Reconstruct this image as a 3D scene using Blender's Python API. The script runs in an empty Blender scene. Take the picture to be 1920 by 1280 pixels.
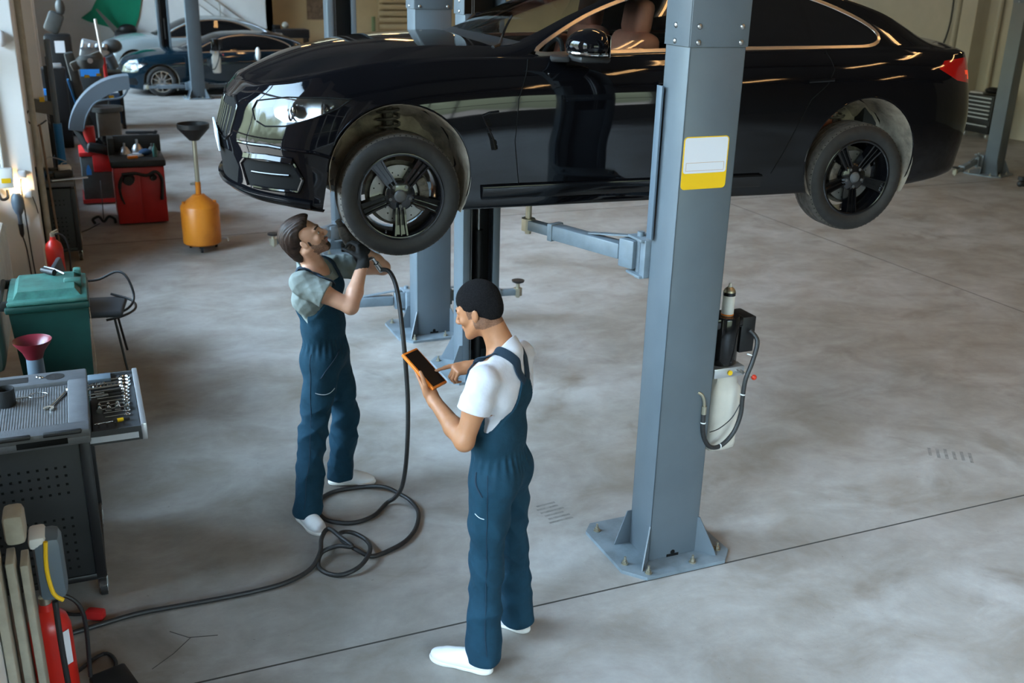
import bpy, bmesh, math, random
import numpy as np
import openvdb
from mathutils import Vector, Matrix, Euler
from mathutils.bvhtree import BVHTree
PI = math.pi
R = math.radians
random.seed(4)
rng = np.random.default_rng(4)
scene = bpy.context.scene
COL = scene.collection
V = Vector

# ------------------------------------------------------------------ camera
TH, ROLL, YAW, CAMH = R(20.2), R(1.5), R(23.1), 3.03
fw = V((math.sin(YAW) * math.cos(TH), math.cos(YAW) * math.cos(TH), -math.sin(TH)))
rt = V((math.cos(YAW), -math.sin(YAW), 0))
up = rt.cross(fw)
r2 = rt * math.cos(ROLL) + up * math.sin(ROLL)
u2 = up * math.cos(ROLL) - rt * math.sin(ROLL)
cd = bpy.data.cameras.new('camera')
cam = bpy.data.objects.new('camera', cd)
COL.objects.link(cam)
M3 = Matrix((r2, u2, -fw)).transposed()
cam.matrix_world = Matrix.Translation((0, 0, CAMH)) @ M3.to_4x4()
cd.sensor_width = 36
cd.lens = 36 * 1900 / 1920
cd.clip_end = 200
cd.dof.use_dof = True
cd.dof.focus_distance = 5.0
cd.dof.aperture_fstop = 3.2
scene.camera = cam

# ------------------------------------------------------------------ exposure
vs = scene.view_settings
vs.view_transform = 'Standard'
vs.look = 'None'
vs.gamma = 1
vs.use_curve_mapping = False
vs.exposure = 0.20
scene.cycles.max_bounces = 7
scene.cycles.diffuse_bounces = 4
scene.cycles.glossy_bounces = 4
scene.cycles.transmission_bounces = 6
scene.cycles.transparent_max_bounces = 8
scene.cycles.caustics_reflective = False
scene.cycles.caustics_refractive = False
scene.cycles.sample_clamp_indirect = 4
scene.cycles.sample_clamp_direct = 0

# ------------------------------------------------------------------ world: daylight outside, trees and pale buildings low down
w = bpy.data.worlds.new('daylight')
scene.world = w
w.use_nodes = True
nt = w.node_tree
nt.nodes.clear()
def wn(t, **k):
    n = nt.nodes.new(t)
    for a, b in k.items():
        setattr(n, a, b)
    return n
tc = wn('ShaderNodeTexCoord')
sep = wn('ShaderNodeSeparateXYZ')
nt.links.new(tc.outputs['Generated'], sep.inputs[0])
rmp = wn('ShaderNodeValToRGB')
cr = rmp.color_ramp
cr.elements[0].position = 0.0
cr.elements[0].color = (.10, .10, .10, 1)
cr.elements[1].position = 1.0
cr.elements[1].color = (.55, .80, 1.15, 1)
for p, c in ((.50, (.15, .15, .155, 1)), (.515, (.07, .082, .062, 1)), (.60, (.11, .13, .098, 1)), (.63, (.22, .27, .22, 1)), (.66, (.60, .80, 1.03, 1))):
    e = cr.elements.new(p)
    e.color = c
mp = wn('ShaderNodeMath', operation='MULTIPLY_ADD')
mp.inputs[1].default_value = .5
mp.inputs[2].default_value = .44
nz = wn('ShaderNodeTexNoise')
nz.inputs['Scale'].default_value = 7
nz.inputs['Detail'].default_value = 5
nt.links.new(tc.outputs['Generated'], nz.inputs['Vector'])
ad = wn('ShaderNodeMath', operation='MULTIPLY_ADD')
ad.inputs[1].default_value = .16
nt.links.new(nz.outputs[0], ad.inputs[0])
nt.links.new(sep.outputs['Z'], mp.inputs[0])
nt.links.new(mp.outputs[0], ad.inputs[2])
nt.links.new(ad.outputs[0], rmp.inputs[0])
bg = wn('ShaderNodeBackground')
bg.inputs['Strength'].default_value = 30
nt.links.new(rmp.outputs[0], bg.inputs[0])
wo = wn('ShaderNodeOutputWorld')
nt.links.new(bg.outputs[0], wo.inputs[0])

# ------------------------------------------------------------------ daylight through the windows
WIN_BAYS = [(-5.2, -1.6), (-.6, 3.1), (4.5, 10.72), (12.6, 16.3), (17.4, 22.0), (23.4, 29.5)]
def area(name, loc, rot, sx, sy, power, col):
    l = bpy.data.lights.new(name, 'AREA')
    l.shape = 'RECTANGLE'
    l.size, l.size_y = sx, sy
    l.energy = power
    l.color = col
    o = bpy.data.objects.new(name, l)
    COL.objects.link(o)
    o.location = loc
    o.rotation_euler = rot
    return o
for i, (a, b) in enumerate(WIN_BAYS):
    o = area('window_portal', (-1.22, (a + b) / 2, 3.05), (0, R(-90), 0), 4.5, b - a, 1, (1, 1, 1))
    o.data.cycles.is_portal = True
o = area('high_window_portal', (3.5, -6.35, 3.1), (R(90), 0, 0), 6.6, 3.0, 1, (1, 1, 1))
o.data.cycles.is_portal = True

# ------------------------------------------------------------------ helpers: materials
def mat(name, col, rough=.5, metal=0, spec=.5, coat=0, noise=0, nscale=8, bump=0, bscale=60, emit=None, estr=0, trans=0, ior=1.45, alpha=1, rvar=0, col2=None, ramp=(.35, .65), sheen=0, sss=0):
    m = bpy.data.materials.new(name)
    m.use_nodes = True
    t = m.node_tree
    b = t.nodes['Principled BSDF']
    c4 = (*col, 1)
    b.inputs['Base Color'].default_value = c4
    b.inputs['Roughness'].default_value = rough
    b.inputs['Metallic'].default_value = metal
    b.inputs['Specular IOR Level'].default_value = spec
    b.inputs['IOR'].default_value = ior
    b.inputs['Coat Weight'].default_value = coat
    b.inputs['Coat Roughness'].default_value = .03
    b.inputs['Transmission Weight'].default_value = trans
    b.inputs['Alpha'].default_value = alpha
    b.inputs['Sheen Weight'].default_value = sheen
    if sss:
        b.inputs['Subsurface Weight'].default_value = sss
        b.inputs['Subsurface Radius'].default_value = (.012, .005, .003)
        b.inputs['Subsurface Scale'].default_value = 1
    if emit:
        b.inputs['Emission Color'].default_value = (*emit, 1)
        b.inputs['Emission Strength'].default_value = estr
    tc = t.nodes.new('ShaderNodeTexCoord')
    if noise or col2 or rvar:
        n = t.nodes.new('ShaderNodeTexNoise')
        n.inputs['Scale'].default_value = nscale
        n.inputs['Detail'].default_value = 6
        n.inputs['Roughness'].default_value = .6
        t.links.new(tc.outputs['Object'], n.inputs['Vector'])
        r = t.nodes.new('ShaderNodeValToRGB')
        r.color_ramp.elements[0].position, r.color_ramp.elements[1].position = ramp
        if col2:
            r.color_ramp.elements[0].color = c4
            r.color_ramp.elements[1].color = (*col2, 1)
        else:
            r.color_ramp.elements[0].color = (*[x * (1 - noise) for x in col], 1)
            r.color_ramp.elements[1].color = (*[min(1, x * (1 + noise)) for x in col], 1)
        t.links.new(n.outputs[0], r.inputs[0])
        t.links.new(r.outputs[0], b.inputs['Base Color'])
        if rvar:
            q = t.nodes.new('ShaderNodeMapRange')
            q.inputs['To Min'].default_value = max(0, rough - rvar)
            q.inputs['To Max'].default_value = min(1, rough + rvar)
            t.links.new(n.outputs[0], q.inputs[0])
            t.links.new(q.outputs[0], b.inputs['Roughness'])
    if bump:
        n2 = t.nodes.new('ShaderNodeTexNoise')
        n2.inputs['Scale'].default_value = bscale
        n2.inputs['Detail'].default_value = 4
        t.links.new(tc.outputs['Object'], n2.inputs['Vector'])
        bp = t.nodes.new('ShaderNodeBump')
        bp.inputs['Strength'].default_value = bump
        bp.inputs['Distance'].default_value = .01
        t.links.new(n2.outputs[0], bp.inputs['Height'])
        t.links.new(bp.outputs[0], b.inputs['Normal'])
    return m

M = {}
M['paint'] = mat('black_paint', (.003, .003, .004), .05, spec=.42)
M['blackgloss'] = mat('black_gloss_trim', (.006, .006, .007), .12)
M['blackplast'] = mat('black_plastic', (.012, .012, .013), .5, bump=.1, bscale=200)
M['blackmatte'] = mat('black_matte', (.008, .008, .008), .8, spec=.08)
M['rubber'] = mat('tyre_rubber', (.018, .017, .017), .62, noise=.25, nscale=20)
M['tread'] = mat('dusty_tread', (.085, .075, .066), .85, noise=.3, nscale=30)
M['rim'] = mat('rim_black', (.004, .004, .005), .16, spec=.5, coat=.3)
M['cap'] = mat('grey_cap', (.09, .09, .095), .45)
M['chrome'] = mat('chrome', (.75, .74, .72), .12, metal=1)
M['satin'] = mat('satin_trim', (.62, .56, .50), .28, metal=1)
M['steel'] = mat('steel', (.42, .42, .42), .38, metal=1, noise=.2, nscale=40)
M['disc'] = mat('brake_disc', (.24, .235, .23), .34, metal=1, noise=.1)
M['castiron'] = mat('cast_iron', (.12, .105, .09), .6, metal=.5, noise=.4, nscale=25)
M['zinc'] = mat('yellow_zinc', (.44, .40, .31), .4, metal=.9)
M['liner'] = mat('dusty_liner', (.12, .10, .08), .85, col2=(.46, .38, .29), nscale=5, bump=.5, bscale=25)
def glass_mat(name, tint, ior=1.5, rough=0.0):
    m = bpy.data.materials.new(name)
    m.use_nodes = True
    t = m.node_tree
    t.nodes.clear()
    o = t.nodes.new('ShaderNodeOutputMaterial')
    mx = t.nodes.new('ShaderNodeMixShader')
    fr = t.nodes.new('ShaderNodeFresnel')
    fr.inputs[0].default_value = ior
    tr = t.nodes.new('ShaderNodeBsdfTransparent')
    tr.inputs[0].default_value = (*tint, 1)
    gl = t.nodes.new('ShaderNodeBsdfGlossy')
    gl.inputs['Roughness'].default_value = rough
    t.links.new(fr.outputs[0], mx.inputs[0])
    t.links.new(tr.outputs[0], mx.inputs[1])
    t.links.new(gl.outputs[0], mx.inputs[2])
    t.links.new(mx.outputs[0], o.inputs[0])
    return m
M['glass'] = glass_mat('clear_glass', (.92, .96, .94))
M['pane'] = glass_mat('window_pane_glass', (.95, .98, .97), 1.35)
M['tint'] = mat('tinted_glass', (.006, .006, .007), .03, spec=.6)
M['lens'] = glass_mat('headlight_lens', (.95, .96, .97), 1.5)
M['reflector'] = mat('headlight_reflector', (.5, .5, .52), .3, metal=1)
M['red_lens'] = mat('tail_lens_red', (.35, .004, .003), .08, coat=.5)
M['red_lens2'] = mat('tail_lens_bright', (.85, .05, .02), .15, emit=(1, .08, .02), estr=.35)
M['leather'] = mat('brown_leather', (.60, .24, .15), .5, noise=.1)
M['interior'] = mat('dark_interior', (.02, .02, .021), .7)
M['liftblue'] = mat('lift_paint', (.102, .122, .138), .38, noise=.06, nscale=3, bump=.04, bscale=120, rvar=.06)
M['liftgrey'] = mat('lift_base_paint', (.155, .185, .205), .5, noise=.2, nscale=8)
M['liftarm'] = mat('lift_arm_paint', (.15, .18, .205), .4, noise=.12, nscale=12)
M['white'] = mat('white_paint', (.74, .73, .71), .6, noise=.04, nscale=3)
M['sticker'] = mat('label_white', (.70, .70, .74), .35)
M['yellow'] = mat('label_yellow', (.83, .50, .01), .35)
M['orange'] = mat('orange_frame', (.85, .22, .02), .4)
M['screen'] = mat('black_screen', (.006, .006, .007), .3, spec=.15)
M['hose'] = mat('hose_rubber', (.022, .021, .021), .48, noise=.2, nscale=30)
M['denim'] = mat('overall_fabric', (.007, .034, .057), .85, noise=.12, nscale=14, bump=1.0, bscale=11, spec=.25)
M['denimdark'] = mat('overall_strap', (.007, .022, .042), .8, bump=.15, bscale=300)
M['tshirt'] = mat('tshirt_white', (.58, .57, .62), .9, spec=.2, noise=.05, nscale=10, bump=.7, bscale=11)
M['tshirtgrey'] = mat('tshirt_grey', (.20, .225, .215), .9, spec=.2, noise=.08, nscale=12, bump=.8, bscale=14)
M['shoe'] = mat('white_canvas', (.78, .77, .76), .6, bump=.1, bscale=250)
M['sole'] = mat('cream_sole', (.72, .68, .62), .6)
M['glove'] = mat('black_glove', (.012, .012, .013), .8, bump=.3, bscale=300)
M['stitch'] = mat('white_stitch', (.6, .65, .68), .7)
M['hairA'] = mat('brown_hair', (.026, .014, .010), .5, spec=.25, noise=.4, nscale=40)
M['hairB'] = mat('black_hair', (.010, .009, .010), .9, spec=.15, noise=.5, nscale=160, bump=.8, bscale=320)
M['eyew'] = mat('eye_white', (.6, .58, .55), .2)
M['eyed'] = mat('eye_iris', (.03, .02, .012), .15)
M['red'] = mat('red_paint', (.46, .018, .018), .38, noise=.12, nscale=4)
M['redext'] = mat('extinguisher_red', (.55, .02, .012), .3)
M['amber'] = mat('amber_paint', (.62, .20, .015), .35, col2=(.40, .10, .008), nscale=4, ramp=(.45, .8))
M['greenbin'] = mat('green_plastic', (.003, .035, .028), .45, noise=.2, nscale=5)
M['greenlid'] = mat('green_lid', (.035, .12, .10), .4, noise=.35, nscale=9)
M['cartdark'] = mat('cart_panel', (.014, .015, .016), .55, noise=.12)
M['cartblack'] = mat('cart_frame', (.008, .008, .009), .45)
M['carttop'] = mat('cart_tray', (.095, .098, .106), .5, noise=.1, nscale=15, bump=.1, bscale=150)
M['carttopmat'] = mat('ribbed_mat', (.12, .12, .125), .42, noise=.2, nscale=25)
M['alu'] = mat('aluminium', (.62, .63, .65), .35, metal=.8)
M['foam'] = mat('tray_foam', (.045, .047, .05), .7)
M['cloth'] = mat('grey_cloth', (.06, .065, .075), .8)
M['clear'] = mat('milky_plastic', (.66, .61, .54), .38, noise=.06, nscale=6, sss=.0)
M['brown'] = mat('old_wood', (.16, .10, .06), .7, noise=.3)
M['bluepost'] = mat('blue_pipe', (.005, .12, .30), .4)
M['greydark'] = mat('machine_grey', (.06, .062, .06), .55, noise=.15)
M['machtaupe'] = mat('machine_taupe', (.13, .12, .105), .5, noise=.1)
M['hood'] = mat('hood_grey', (.13, .155, .185), .3)
M['greenwall'] = mat('green_panel', (.0, .24, .13), .55, noise=.08, nscale=2)
M['sedan'] = mat('dark_blue_paint', (.003, .012, .020), .08, coat=.4)
M['silver'] = mat('silver_paint', (.36, .40, .41), .2, metal=.5, coat=.5)
M['radiator'] = mat('radiator_enamel', (.50, .56, .55), .45, noise=.1)
M['boards'] = mat('pale_board', (.34, .31, .25), .6, noise=.15)
M['maroon'] = mat('maroon_enamel', (.13, .012, .02), .3)
M['bulb'] = mat('glowing_bulb', (1, .85, .6), .3, emit=(1, .62, .25), estr=60)
M['cablemat'] = mat('cable_black', (.015, .015, .016), .5)
M['plastgrey'] = mat('plastic_grey', (.10, .13, .16), .45)
M['bluelabel'] = mat('blue_label', (.03, .2, .55), .4)
M['bluerag'] = mat('blue_cloth', (.02, .06, .13), .8)

# ------------------------------------------------------------------ helpers: tagging and linking
def link(name, me, mats=None, parent=None):
    o = bpy.data.objects.new(name, me)
    COL.objects.link(o)
    if mats is not None:
        for m in (mats if isinstance(mats, (list, tuple)) else [mats]):
            me.materials.append(m)
    if parent is not None:
        o.parent = parent
    return o
def tag(o, label=None, cat=None, group=None, kind=None):
    if label: o['label'] = label
    if cat: o['category'] = cat
    if group: o['group'] = group
    if kind: o['kind'] = kind
    return o
def thing(name, label, cat, loc=(0, 0, 0), rz=0, group=None):
    o = bpy.data.objects.new(name, None)
    o.empty_display_size = .1
    COL.objects.link(o)
    o.location = loc
    o.rotation_euler = (0, 0, rz)
    return tag(o, label, cat, group)
def copy_tree(o, parent=None):
    c = o.copy()
    COL.objects.link(c)
    if parent is not None:
        c.parent = parent
    for ch in list(o.children):
        copy_tree(ch, c)
    return c
def relabel(o, label, group=None):
    o['label'] = label
    if group: o['group'] = group
    return o

def frame_from(z, x=None):
    z = V(z).normalized()
    a = V(x) if x is not None else (V((1, 0, 0)) if abs(z.x) < .9 else V((0, 1, 0)))
    xx = (a - z * a.dot(z)).normalized()
    yy = z.cross(xx)
    return Matrix((xx, yy, z)).transposed()

class MB:
    """collects shapes into one mesh"""
    def __init__(s):
        s.bm = bmesh.new()
        s.mi = 0
    def m(s, i):
        s.mi = i
        return s
    def _fin(s, verts, mtx=None):
        if mtx is not None:
            bmesh.ops.transform(s.bm, matrix=mtx, verts=verts)
        fs = set()
        for v in verts:
            fs.update(v.link_faces)
        for f in fs:
            f.material_index = s.mi
        return s
    def box(s, c, size, rot=None, bev=0, seg=2):
        g = bmesh.ops.create_cube(s.bm, size=1)
        vs_ = g['verts']
        bmesh.ops.scale(s.bm, vec=size, verts=vs_)
        if bev:
            es = set()
            for v in vs_:
                es.update(v.link_edges)
            r = bmesh.ops.bevel(s.bm, geom=list(es), offset=bev, segments=seg, affect='EDGES', profile=.5)
            vs_ = list({v for f in r['faces'] for v in f.verts} | {v for v in vs_ if v.is_valid})
            s_ = set(vs_)
            st = list(vs_)
            while st:
                v = st.pop()
                for e in v.link_edges:
                    q = e.other_vert(v)
                    if q not in s_:
                        s_.add(q); st.append(q)
            vs_ = list(s_)
        m = Matrix.Translation(c)
        if rot is not None:
            m = m @ (rot.to_4x4() if isinstance(rot, Matrix) else Euler(rot).to_matrix().to_4x4())
        return s._fin(vs_, m)
    def b2(s, lo, hi, bev=0):
        lo, hi = V(lo), V(hi)
        return s.box((lo + hi) / 2, hi - lo, bev=bev)
    def cyl(s, p0, p1, r0, r1=None, n=20, cap=True):
        p0, p1 = V(p0), V(p1)
        d = p1 - p0
        g = bmesh.ops.create_cone(s.bm, cap_ends=cap, segments=n, radius1=r0, radius2=r0 if r1 is None else r1, depth=d.length)
        m = Matrix.Translation((p0 + p1) / 2) @ frame_from(d).to_4x4()
        return s._fin(g['verts'], m)
    def sph(s, c, r, n=14, rot=None):
        g = bmesh.ops.create_uvsphere(s.bm, u_segments=n * 2, v_segments=n, radius=1)
        sc = V((r, r, r)) if isinstance(r, (int, float)) else V(r)
        m = Matrix.Translation(c) @ (Euler(rot).to_matrix().to_4x4() if rot else Matrix()) @ Matrix.Diagonal((*sc, 1))
        return s._fin(g['verts'], m)
    def lathe(s, prof, c=(0, 0, 0), axis=(0, 0, 1), n=32, close=False):
        F_ = frame_from(axis)
        c = V(c)
        rings = []
        for (r, z) in prof:
            rings.append([s.bm.verts.new(c + F_ @ V((r * math.cos(2 * PI * k / n), r * math.sin(2 * PI * k / n), z))) for k in range(n)])
        allv = [v for q in rings for v in q]
        R_ = rings + ([rings[0]] if close else [])
        for a, b in zip(R_[:-1], R_[1:]):
            for k in range(n):
                try:
                    s.bm.faces.new((a[k], a[(k + 1) % n], b[(k + 1) % n], b[k]))
                except ValueError:
                    pass
        if not close:
            for q, fl in ((rings[0], True), (rings[-1], False)):
                try:
                    s.bm.faces.new(q[::-1] if fl else q)
                except ValueError:
                    pass
        return s._fin(allv)
    def tube(s, pts, r, n=10, smooth=0, cap=True, closed=False):
        pts = [V(p) for p in pts]
        if smooth:
            pts = catmull(pts, smooth, closed)
        rr = r if isinstance(r, (list, tuple)) else None
        N = len(pts)
        rings = []
        prev = None
        for i, p in enumerate(pts):
            a = pts[(i - 1) % N] if (closed or i) else pts[0]
            b = pts[(i + 1) % N] if (closed or i < N - 1) else pts[-1]
            d = (b - a)
            if d.length < 1e-9: d = V((0, 0, 1))
            F_ = frame_from(d, prev)
            prev = F_.col[0].copy()
            q = (rr[min(len(rr) - 1, int(i * len(rr) / N))] if rr else r)
            rings.append([s.bm.verts.new(p + F_ @ V((q * math.cos(2 * PI * k / n), q * math.sin(2 * PI * k / n), 0))) for k in range(n)])
        seq = list(zip(rings[:-1], rings[1:])) + ([(rings[-1], rings[0])] if closed else [])
        for a, b in seq:
            for k in range(n):
                s.bm.faces.new((a[k], a[(k + 1) % n], b[(k + 1) % n], b[k]))
        if cap and not closed:
            s.bm.faces.new(rings[0][::-1])
            s.bm.faces.new(rings[-1])
        return s._fin([v for q in rings for v in q])
    def prism(s, poly, h, mtx=None, bev=0):
        """poly in local xy, extruded along +z by h, placed by mtx"""
        a = [s.bm.verts.new((p[0], p[1], 0)) for p in poly]
        b = [s.bm.verts.new((p[0], p[1], h)) for p in poly]
        n = len(poly)
        s.bm.faces.new(a[::-1])
        s.bm.faces.new(b)
        for k in range(n):
            s.bm.faces.new((a[k], a[(k + 1) % n], b[(k + 1) % n], b[k]))
        return s._fin(a + b, mtx)
    def ribbon(s, pts, nrm, wid, th):
        """flat band through pts, nrm list of surface normals"""
        pts = [V(p) for p in pts]
        rings = []
        N = len(pts)
        for i, p in enumerate(pts):
            d = (pts[min(i + 1, N - 1)] - pts[max(i - 1, 0)]).normalized()
            n_ = V(nrm[i])
            n_ = (n_ - d * n_.dot(d)).normalized()
            sd = d.cross(n_)
            rings.append([s.bm.verts.new(p + sd * (wid / 2) * a + n_ * th * b) for a, b in ((-1, -1), (-1, .6), (-.8, 1), (.8, 1), (1, .6), (1, -1))])
        for a, b in zip(rings[:-1], rings[1:]):
            for k in range(6):
                s.bm.faces.new((a[k], a[(k + 1) % 6], b[(k + 1) % 6], b[k]))
        s.bm.faces.new(rings[0][::-1])
        s.bm.faces.new(rings[-1])
        return s._fin([v for q in rings for v in q])
    def build(s, name, mats, parent=None, smooth=True, ang=35, origin=None):
        bmesh.ops.recalc_face_normals(s.bm, faces=s.bm.faces)
        me = bpy.data.meshes.new(name)
        if origin is not None:
            bmesh.ops.translate(s.bm, vec=-V(origin), verts=s.bm.verts)
        s.bm.to_mesh(me)
        s.bm.free()
        if smooth:
            me.shade_smooth()
            me.set_sharp_from_angle(angle=R(ang))
        o = link(name, me, mats, parent)
        if origin is not None:
            o.location = origin
        return o

def catmull(pts, n, closed=False):
    out = []
    N = len(pts)
    rngi = range(N if closed else N - 1)
    for i in rngi:
        if closed:
            p0, p1, p2, p3 = (pts[(i + k) % N] for k in (-1, 0, 1, 2))
        else:
            p0, p1, p2, p3 = pts[max(i - 1, 0)], pts[i], pts[i + 1], pts[min(i + 2, N - 1)]
        for k in range(n):
            t = k / n
            out.append(.5 * ((2 * p1) + (p2 - p0) * t + (2 * p0 - 5 * p1 + 4 * p2 - p3) * t * t + (3 * p1 - p0 - 3 * p2 + p3) * t ** 3))
    if not closed:
        out.append(pts[-1].copy())
    return out
def MT(loc, rot=(0, 0, 0)):
    return Matrix.Translation(loc) @ Euler(rot).to_matrix().to_4x4()
def axes(o, x, y, z):
    """matrix with given origin and axes"""
    m = Matrix((V(x), V(y), V(z))).transposed().to_4x4()
    m.translation = V(o)
    return m

# ------------------------------------------------------------------ the room
def floor_material():
    m = bpy.data.materials.new('concrete_floor')
    m.use_nodes = True
    t = m.node_tree
    b = t.nodes['Principled BSDF']
    tc = t.nodes.new('ShaderNodeTexCoord')
    def noise(scale, detail=8, rough=.6, dist=0, vec=None):
        n = t.nodes.new('ShaderNodeTexNoise')
        n.inputs['Scale'].default_value = scale
        n.inputs['Detail'].default_value = detail
        n.inputs['Roughness'].default_value = rough
        n.inputs['Distortion'].default_value = dist
        t.links.new(vec if vec else tc.outputs['Object'], n.inputs['Vector'])
        return n
    def ramp(src, a, b_, ca, cb):
        r = t.nodes.new('ShaderNodeValToRGB')
        r.color_ramp.elements[0].position = a
        r.color_ramp.elements[1].position = b_
        r.color_ramp.elements[0].color = (*ca, 1)
        r.color_ramp.elements[1].color = (*cb, 1)
        t.links.new(src, r.inputs[0])
        return r
    def mix(kind, fac, a, b_):
        x = t.nodes.new('ShaderNodeMix')
        x.data_type = 'RGBA'
        x.blend_type = kind
        if isinstance(fac, (int, float)): x.inputs[0].default_value = fac
        else: t.links.new(fac, x.inputs[0])
        t.links.new(a, x.inputs[6])
        t.links.new(b_, x.inputs[7])
        return x.outputs[2]
    mpn = t.nodes.new('ShaderNodeMapping')
    mpn.inputs['Scale'].default_value = (1, 1.35, 1)
    mpn.inputs['Rotation'].default_value = (0, 0, .35)
    t.links.new(tc.outputs['Object'], mpn.inputs[0])
    base = ramp(noise(.7, 5, .55, .3).outputs[0], .3, .7, (.285, .257, .228), (.375, .357, .338))
    mid = ramp(noise(1.7, 8, .62, .5, mpn.outputs[0]).outputs[0], .35, .62, (.64, .585, .53), (1.08, 1.08, 1.09))
    c = mix('MULTIPLY', .75, base.outputs[0], mid.outputs[0])
    fine = ramp(noise(9, 10, .7).outputs[0], .3, .7, (.84, .83, .82), (1.12, 1.12, 1.12))
    c = mix('MULTIPLY', .6, c, fine.outputs[0])
    st = ramp(noise(1.3, 5, .55, 1.0).outputs[0], .27, .40, (.50, .45, .40), (1, 1, 1))
    c = mix('MULTIPLY', .6, c, st.outputs[0])
    sp = ramp(noise(38, 2, .5).outputs[0], .22, .26, (.4, .38, .36), (1, 1, 1))
    c = mix('MULTIPLY', .55, c, sp.outputs[0])
    lt = ramp(noise(3.1, 7, .7, .8, mpn.outputs[0]).outputs[0], .58, .75, (0, 0, 0), (.09, .095, .10))
    c = mix('ADD', .45, c, lt.outputs[0])
    # tyre scuffs: short parallel bars in a few patches
    t.links.new(c, b.inputs['Base Color'])
    rr = t.nodes.new('ShaderNodeMapRange')
    rr.inputs['To Min'].default_value = .34
    rr.inputs['To Max'].default_value = .62
    t.links.new(noise(2.5, 6).outputs[0], rr.inputs[0])
    t.links.new(rr.outputs[0], b.inputs['Roughness'])
    b.inputs['Specular IOR Level'].default_value = .4
    bp = t.nodes.new('ShaderNodeBump')
    bp.inputs['Strength'].default_value = .12
    bp.inputs['Distance'].default_value = .02
    t.links.new(noise(14, 8, .7).outputs[0], bp.inputs['Height'])
    t.links.new(bp.outputs[0], b.inputs['Normal'])
    return m
M['floor'] = floor_material()
M['joint'] = mat('joint_filler', (.05, .045, .04), .8)
M['scuff'] = mat('rubber_scuff', (.21, .195, .18), .7, noise=.25, nscale=30)
M['wallwhite'] = mat('wall_white', (.76, .755, .75), .8, col2=(.82, .81, .80), nscale=2, bump=.15, bscale=14)
M['wallbeige'] = mat('wall_beige', (.45, .33, .18), .8, noise=.06, nscale=1.5)
M['wallcream'] = mat('wall_cream', (.46, .43, .36), .8, noise=.06, nscale=1.5)
M['wallfront'] = mat('wall_grey', (.22, .21, .20), .8, noise=.06, nscale=2)
M['ceil'] = mat('ceiling_grey', (.14, .135, .125), .9, noise=.1, nscale=2)
M['ceilbeam'] = mat('ceiling_steel', (.10, .10, .10), .6)
XW, XE, YS, YN, ZC = -.95, 17.6, -6.0, 31.0, 6.0
def struct(o):
    o['kind'] = 'structure'
    return o
struct(MB().b2((XW - .6, YS - .3, -.2), (XE + .3, YN + .3, 0)).build('floor', M['floor']))
mb = MB()
for y in (3.95, 12.0, 20.0):
    mb.b2((XW, y - .005, 0), (XE, y + .005, .0012))
for x in (8.3,):
    mb.b2((x - .005, YS, 0), (x + .005, YN, .0012))
# zig-zag crack near the joint on the left
struct(mb.build('trim_1', M['joint'], smooth=False))
# ceiling with beams
struct(MB().b2((XW - .3, YS - .3, ZC), (XE + .3, YN + .3, ZC + .2)).build('ceiling', M['ceil']))
mb = MB()
for y in range(-4, 31, 5):
    mb.b2((XW, y - .12, ZC - .45), (XE, y + .12, ZC))
struct(mb.build('trim_2', M['ceilbeam']))
# left wall with window openings
mb = MB()
ys = [YS - .3] + [v for ab in WIN_BAYS for v in ab] + [YN + .3]
for a, b in zip(ys[0::2], ys[1::2]):
    mb.b2((XW - .25, a, 0), (XW, b, ZC))
for a, b in WIN_BAYS:
    mb.b2((XW - .25, a, 0), (XW, b, .80))
    mb.b2((XW - .25, a, 5.3), (XW, b, ZC))
struct(mb.build('wall_left', M['wallwhite'], smooth=False))
# pilasters of the left wall
mb = MB()
mb.b2((XW, 10.8, 0), (-.485, 11.25, ZC), bev=.01)
mb.b2((XW, 3.25, 0), (-.47, 3.62, ZC), bev=.01)
mb.b2((XW, 12.28, 0), (-.345, 12.5, ZC), bev=.01)
mb.b2((XW, 16.4, 0), (-.55, 16.9, ZC), bev=.01)
mb.b2((XW, 22.4, 0), (-.6, 22.9, ZC), bev=.01)
mb.b2((XW, -1.3, 0), (-.6, -.9, ZC), bev=.01)
struct(mb.build('trim_3', M['wallwhite'], smooth=False))
for i, (a, b) in enumerate(WIN_BAYS):
    mb = MB()
    for z in (.80, 2.3, 3.8, 5.24):
        mb.b2((XW - .18, a, z), (XW - .10, b, z + .06))
    n = 3
    for k in range(n + 1):
        y = a + (b - a - .06) * k / n
        mb.b2((XW - .18, y, .80), (XW - .10, y + .06, 5.3))
    w_ = struct(mb.build('window_%d' % (i + 1), M['white'], smooth=False))
    MB().b2((XW - .143, a + .02, .82), (XW - .137, b - .02, 5.26)).build('pane', M['pane'], w_)
# other walls
struct(MB().b2((XW - .3, YN, 0), (5.45, YN + .3, ZC)).build('wall_back', M['wallwhite'], smooth=False))
struct(MB().b2((5.45, YN + .6, 0), (XE + .3, YN + .9, ZC)).b2((5.25, YN, 0), (5.45, YN + .9, ZC)).build('trim_4', M['wallbeige'], smooth=False))
struct(MB().b2((XE, YS - .3, 0), (XE + .3, YN + .9, ZC)).b2((XE - .35, 16.55, 0), (XE, 16.95, ZC)).build('wall_right', M['wallcream'], smooth=False))
struct(MB().b2((XW - .3, YS - .3, 0), (.2, YS, ZC)).b2((6.8, YS - .3, 0), (XE + .3, YS, ZC)).b2((.2, YS - .3, 4.6), (6.8, YS, ZC)).b2((.2, YS - .3, 0), (6.8, YS, 1.6)).build('wall_front', M['wallfront'], smooth=False))
mb = MB()
for z in (1.6, 3.05, 4.52):
    mb.b2((.2, YS - .16, z), (6.8, YS - .08, z + .08))
for k in range(7):
    x = .2 + 6.5 * k / 6
    mb.b2((x, YS - .16, 1.6), (x + .08, YS - .08, 4.6))
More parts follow.
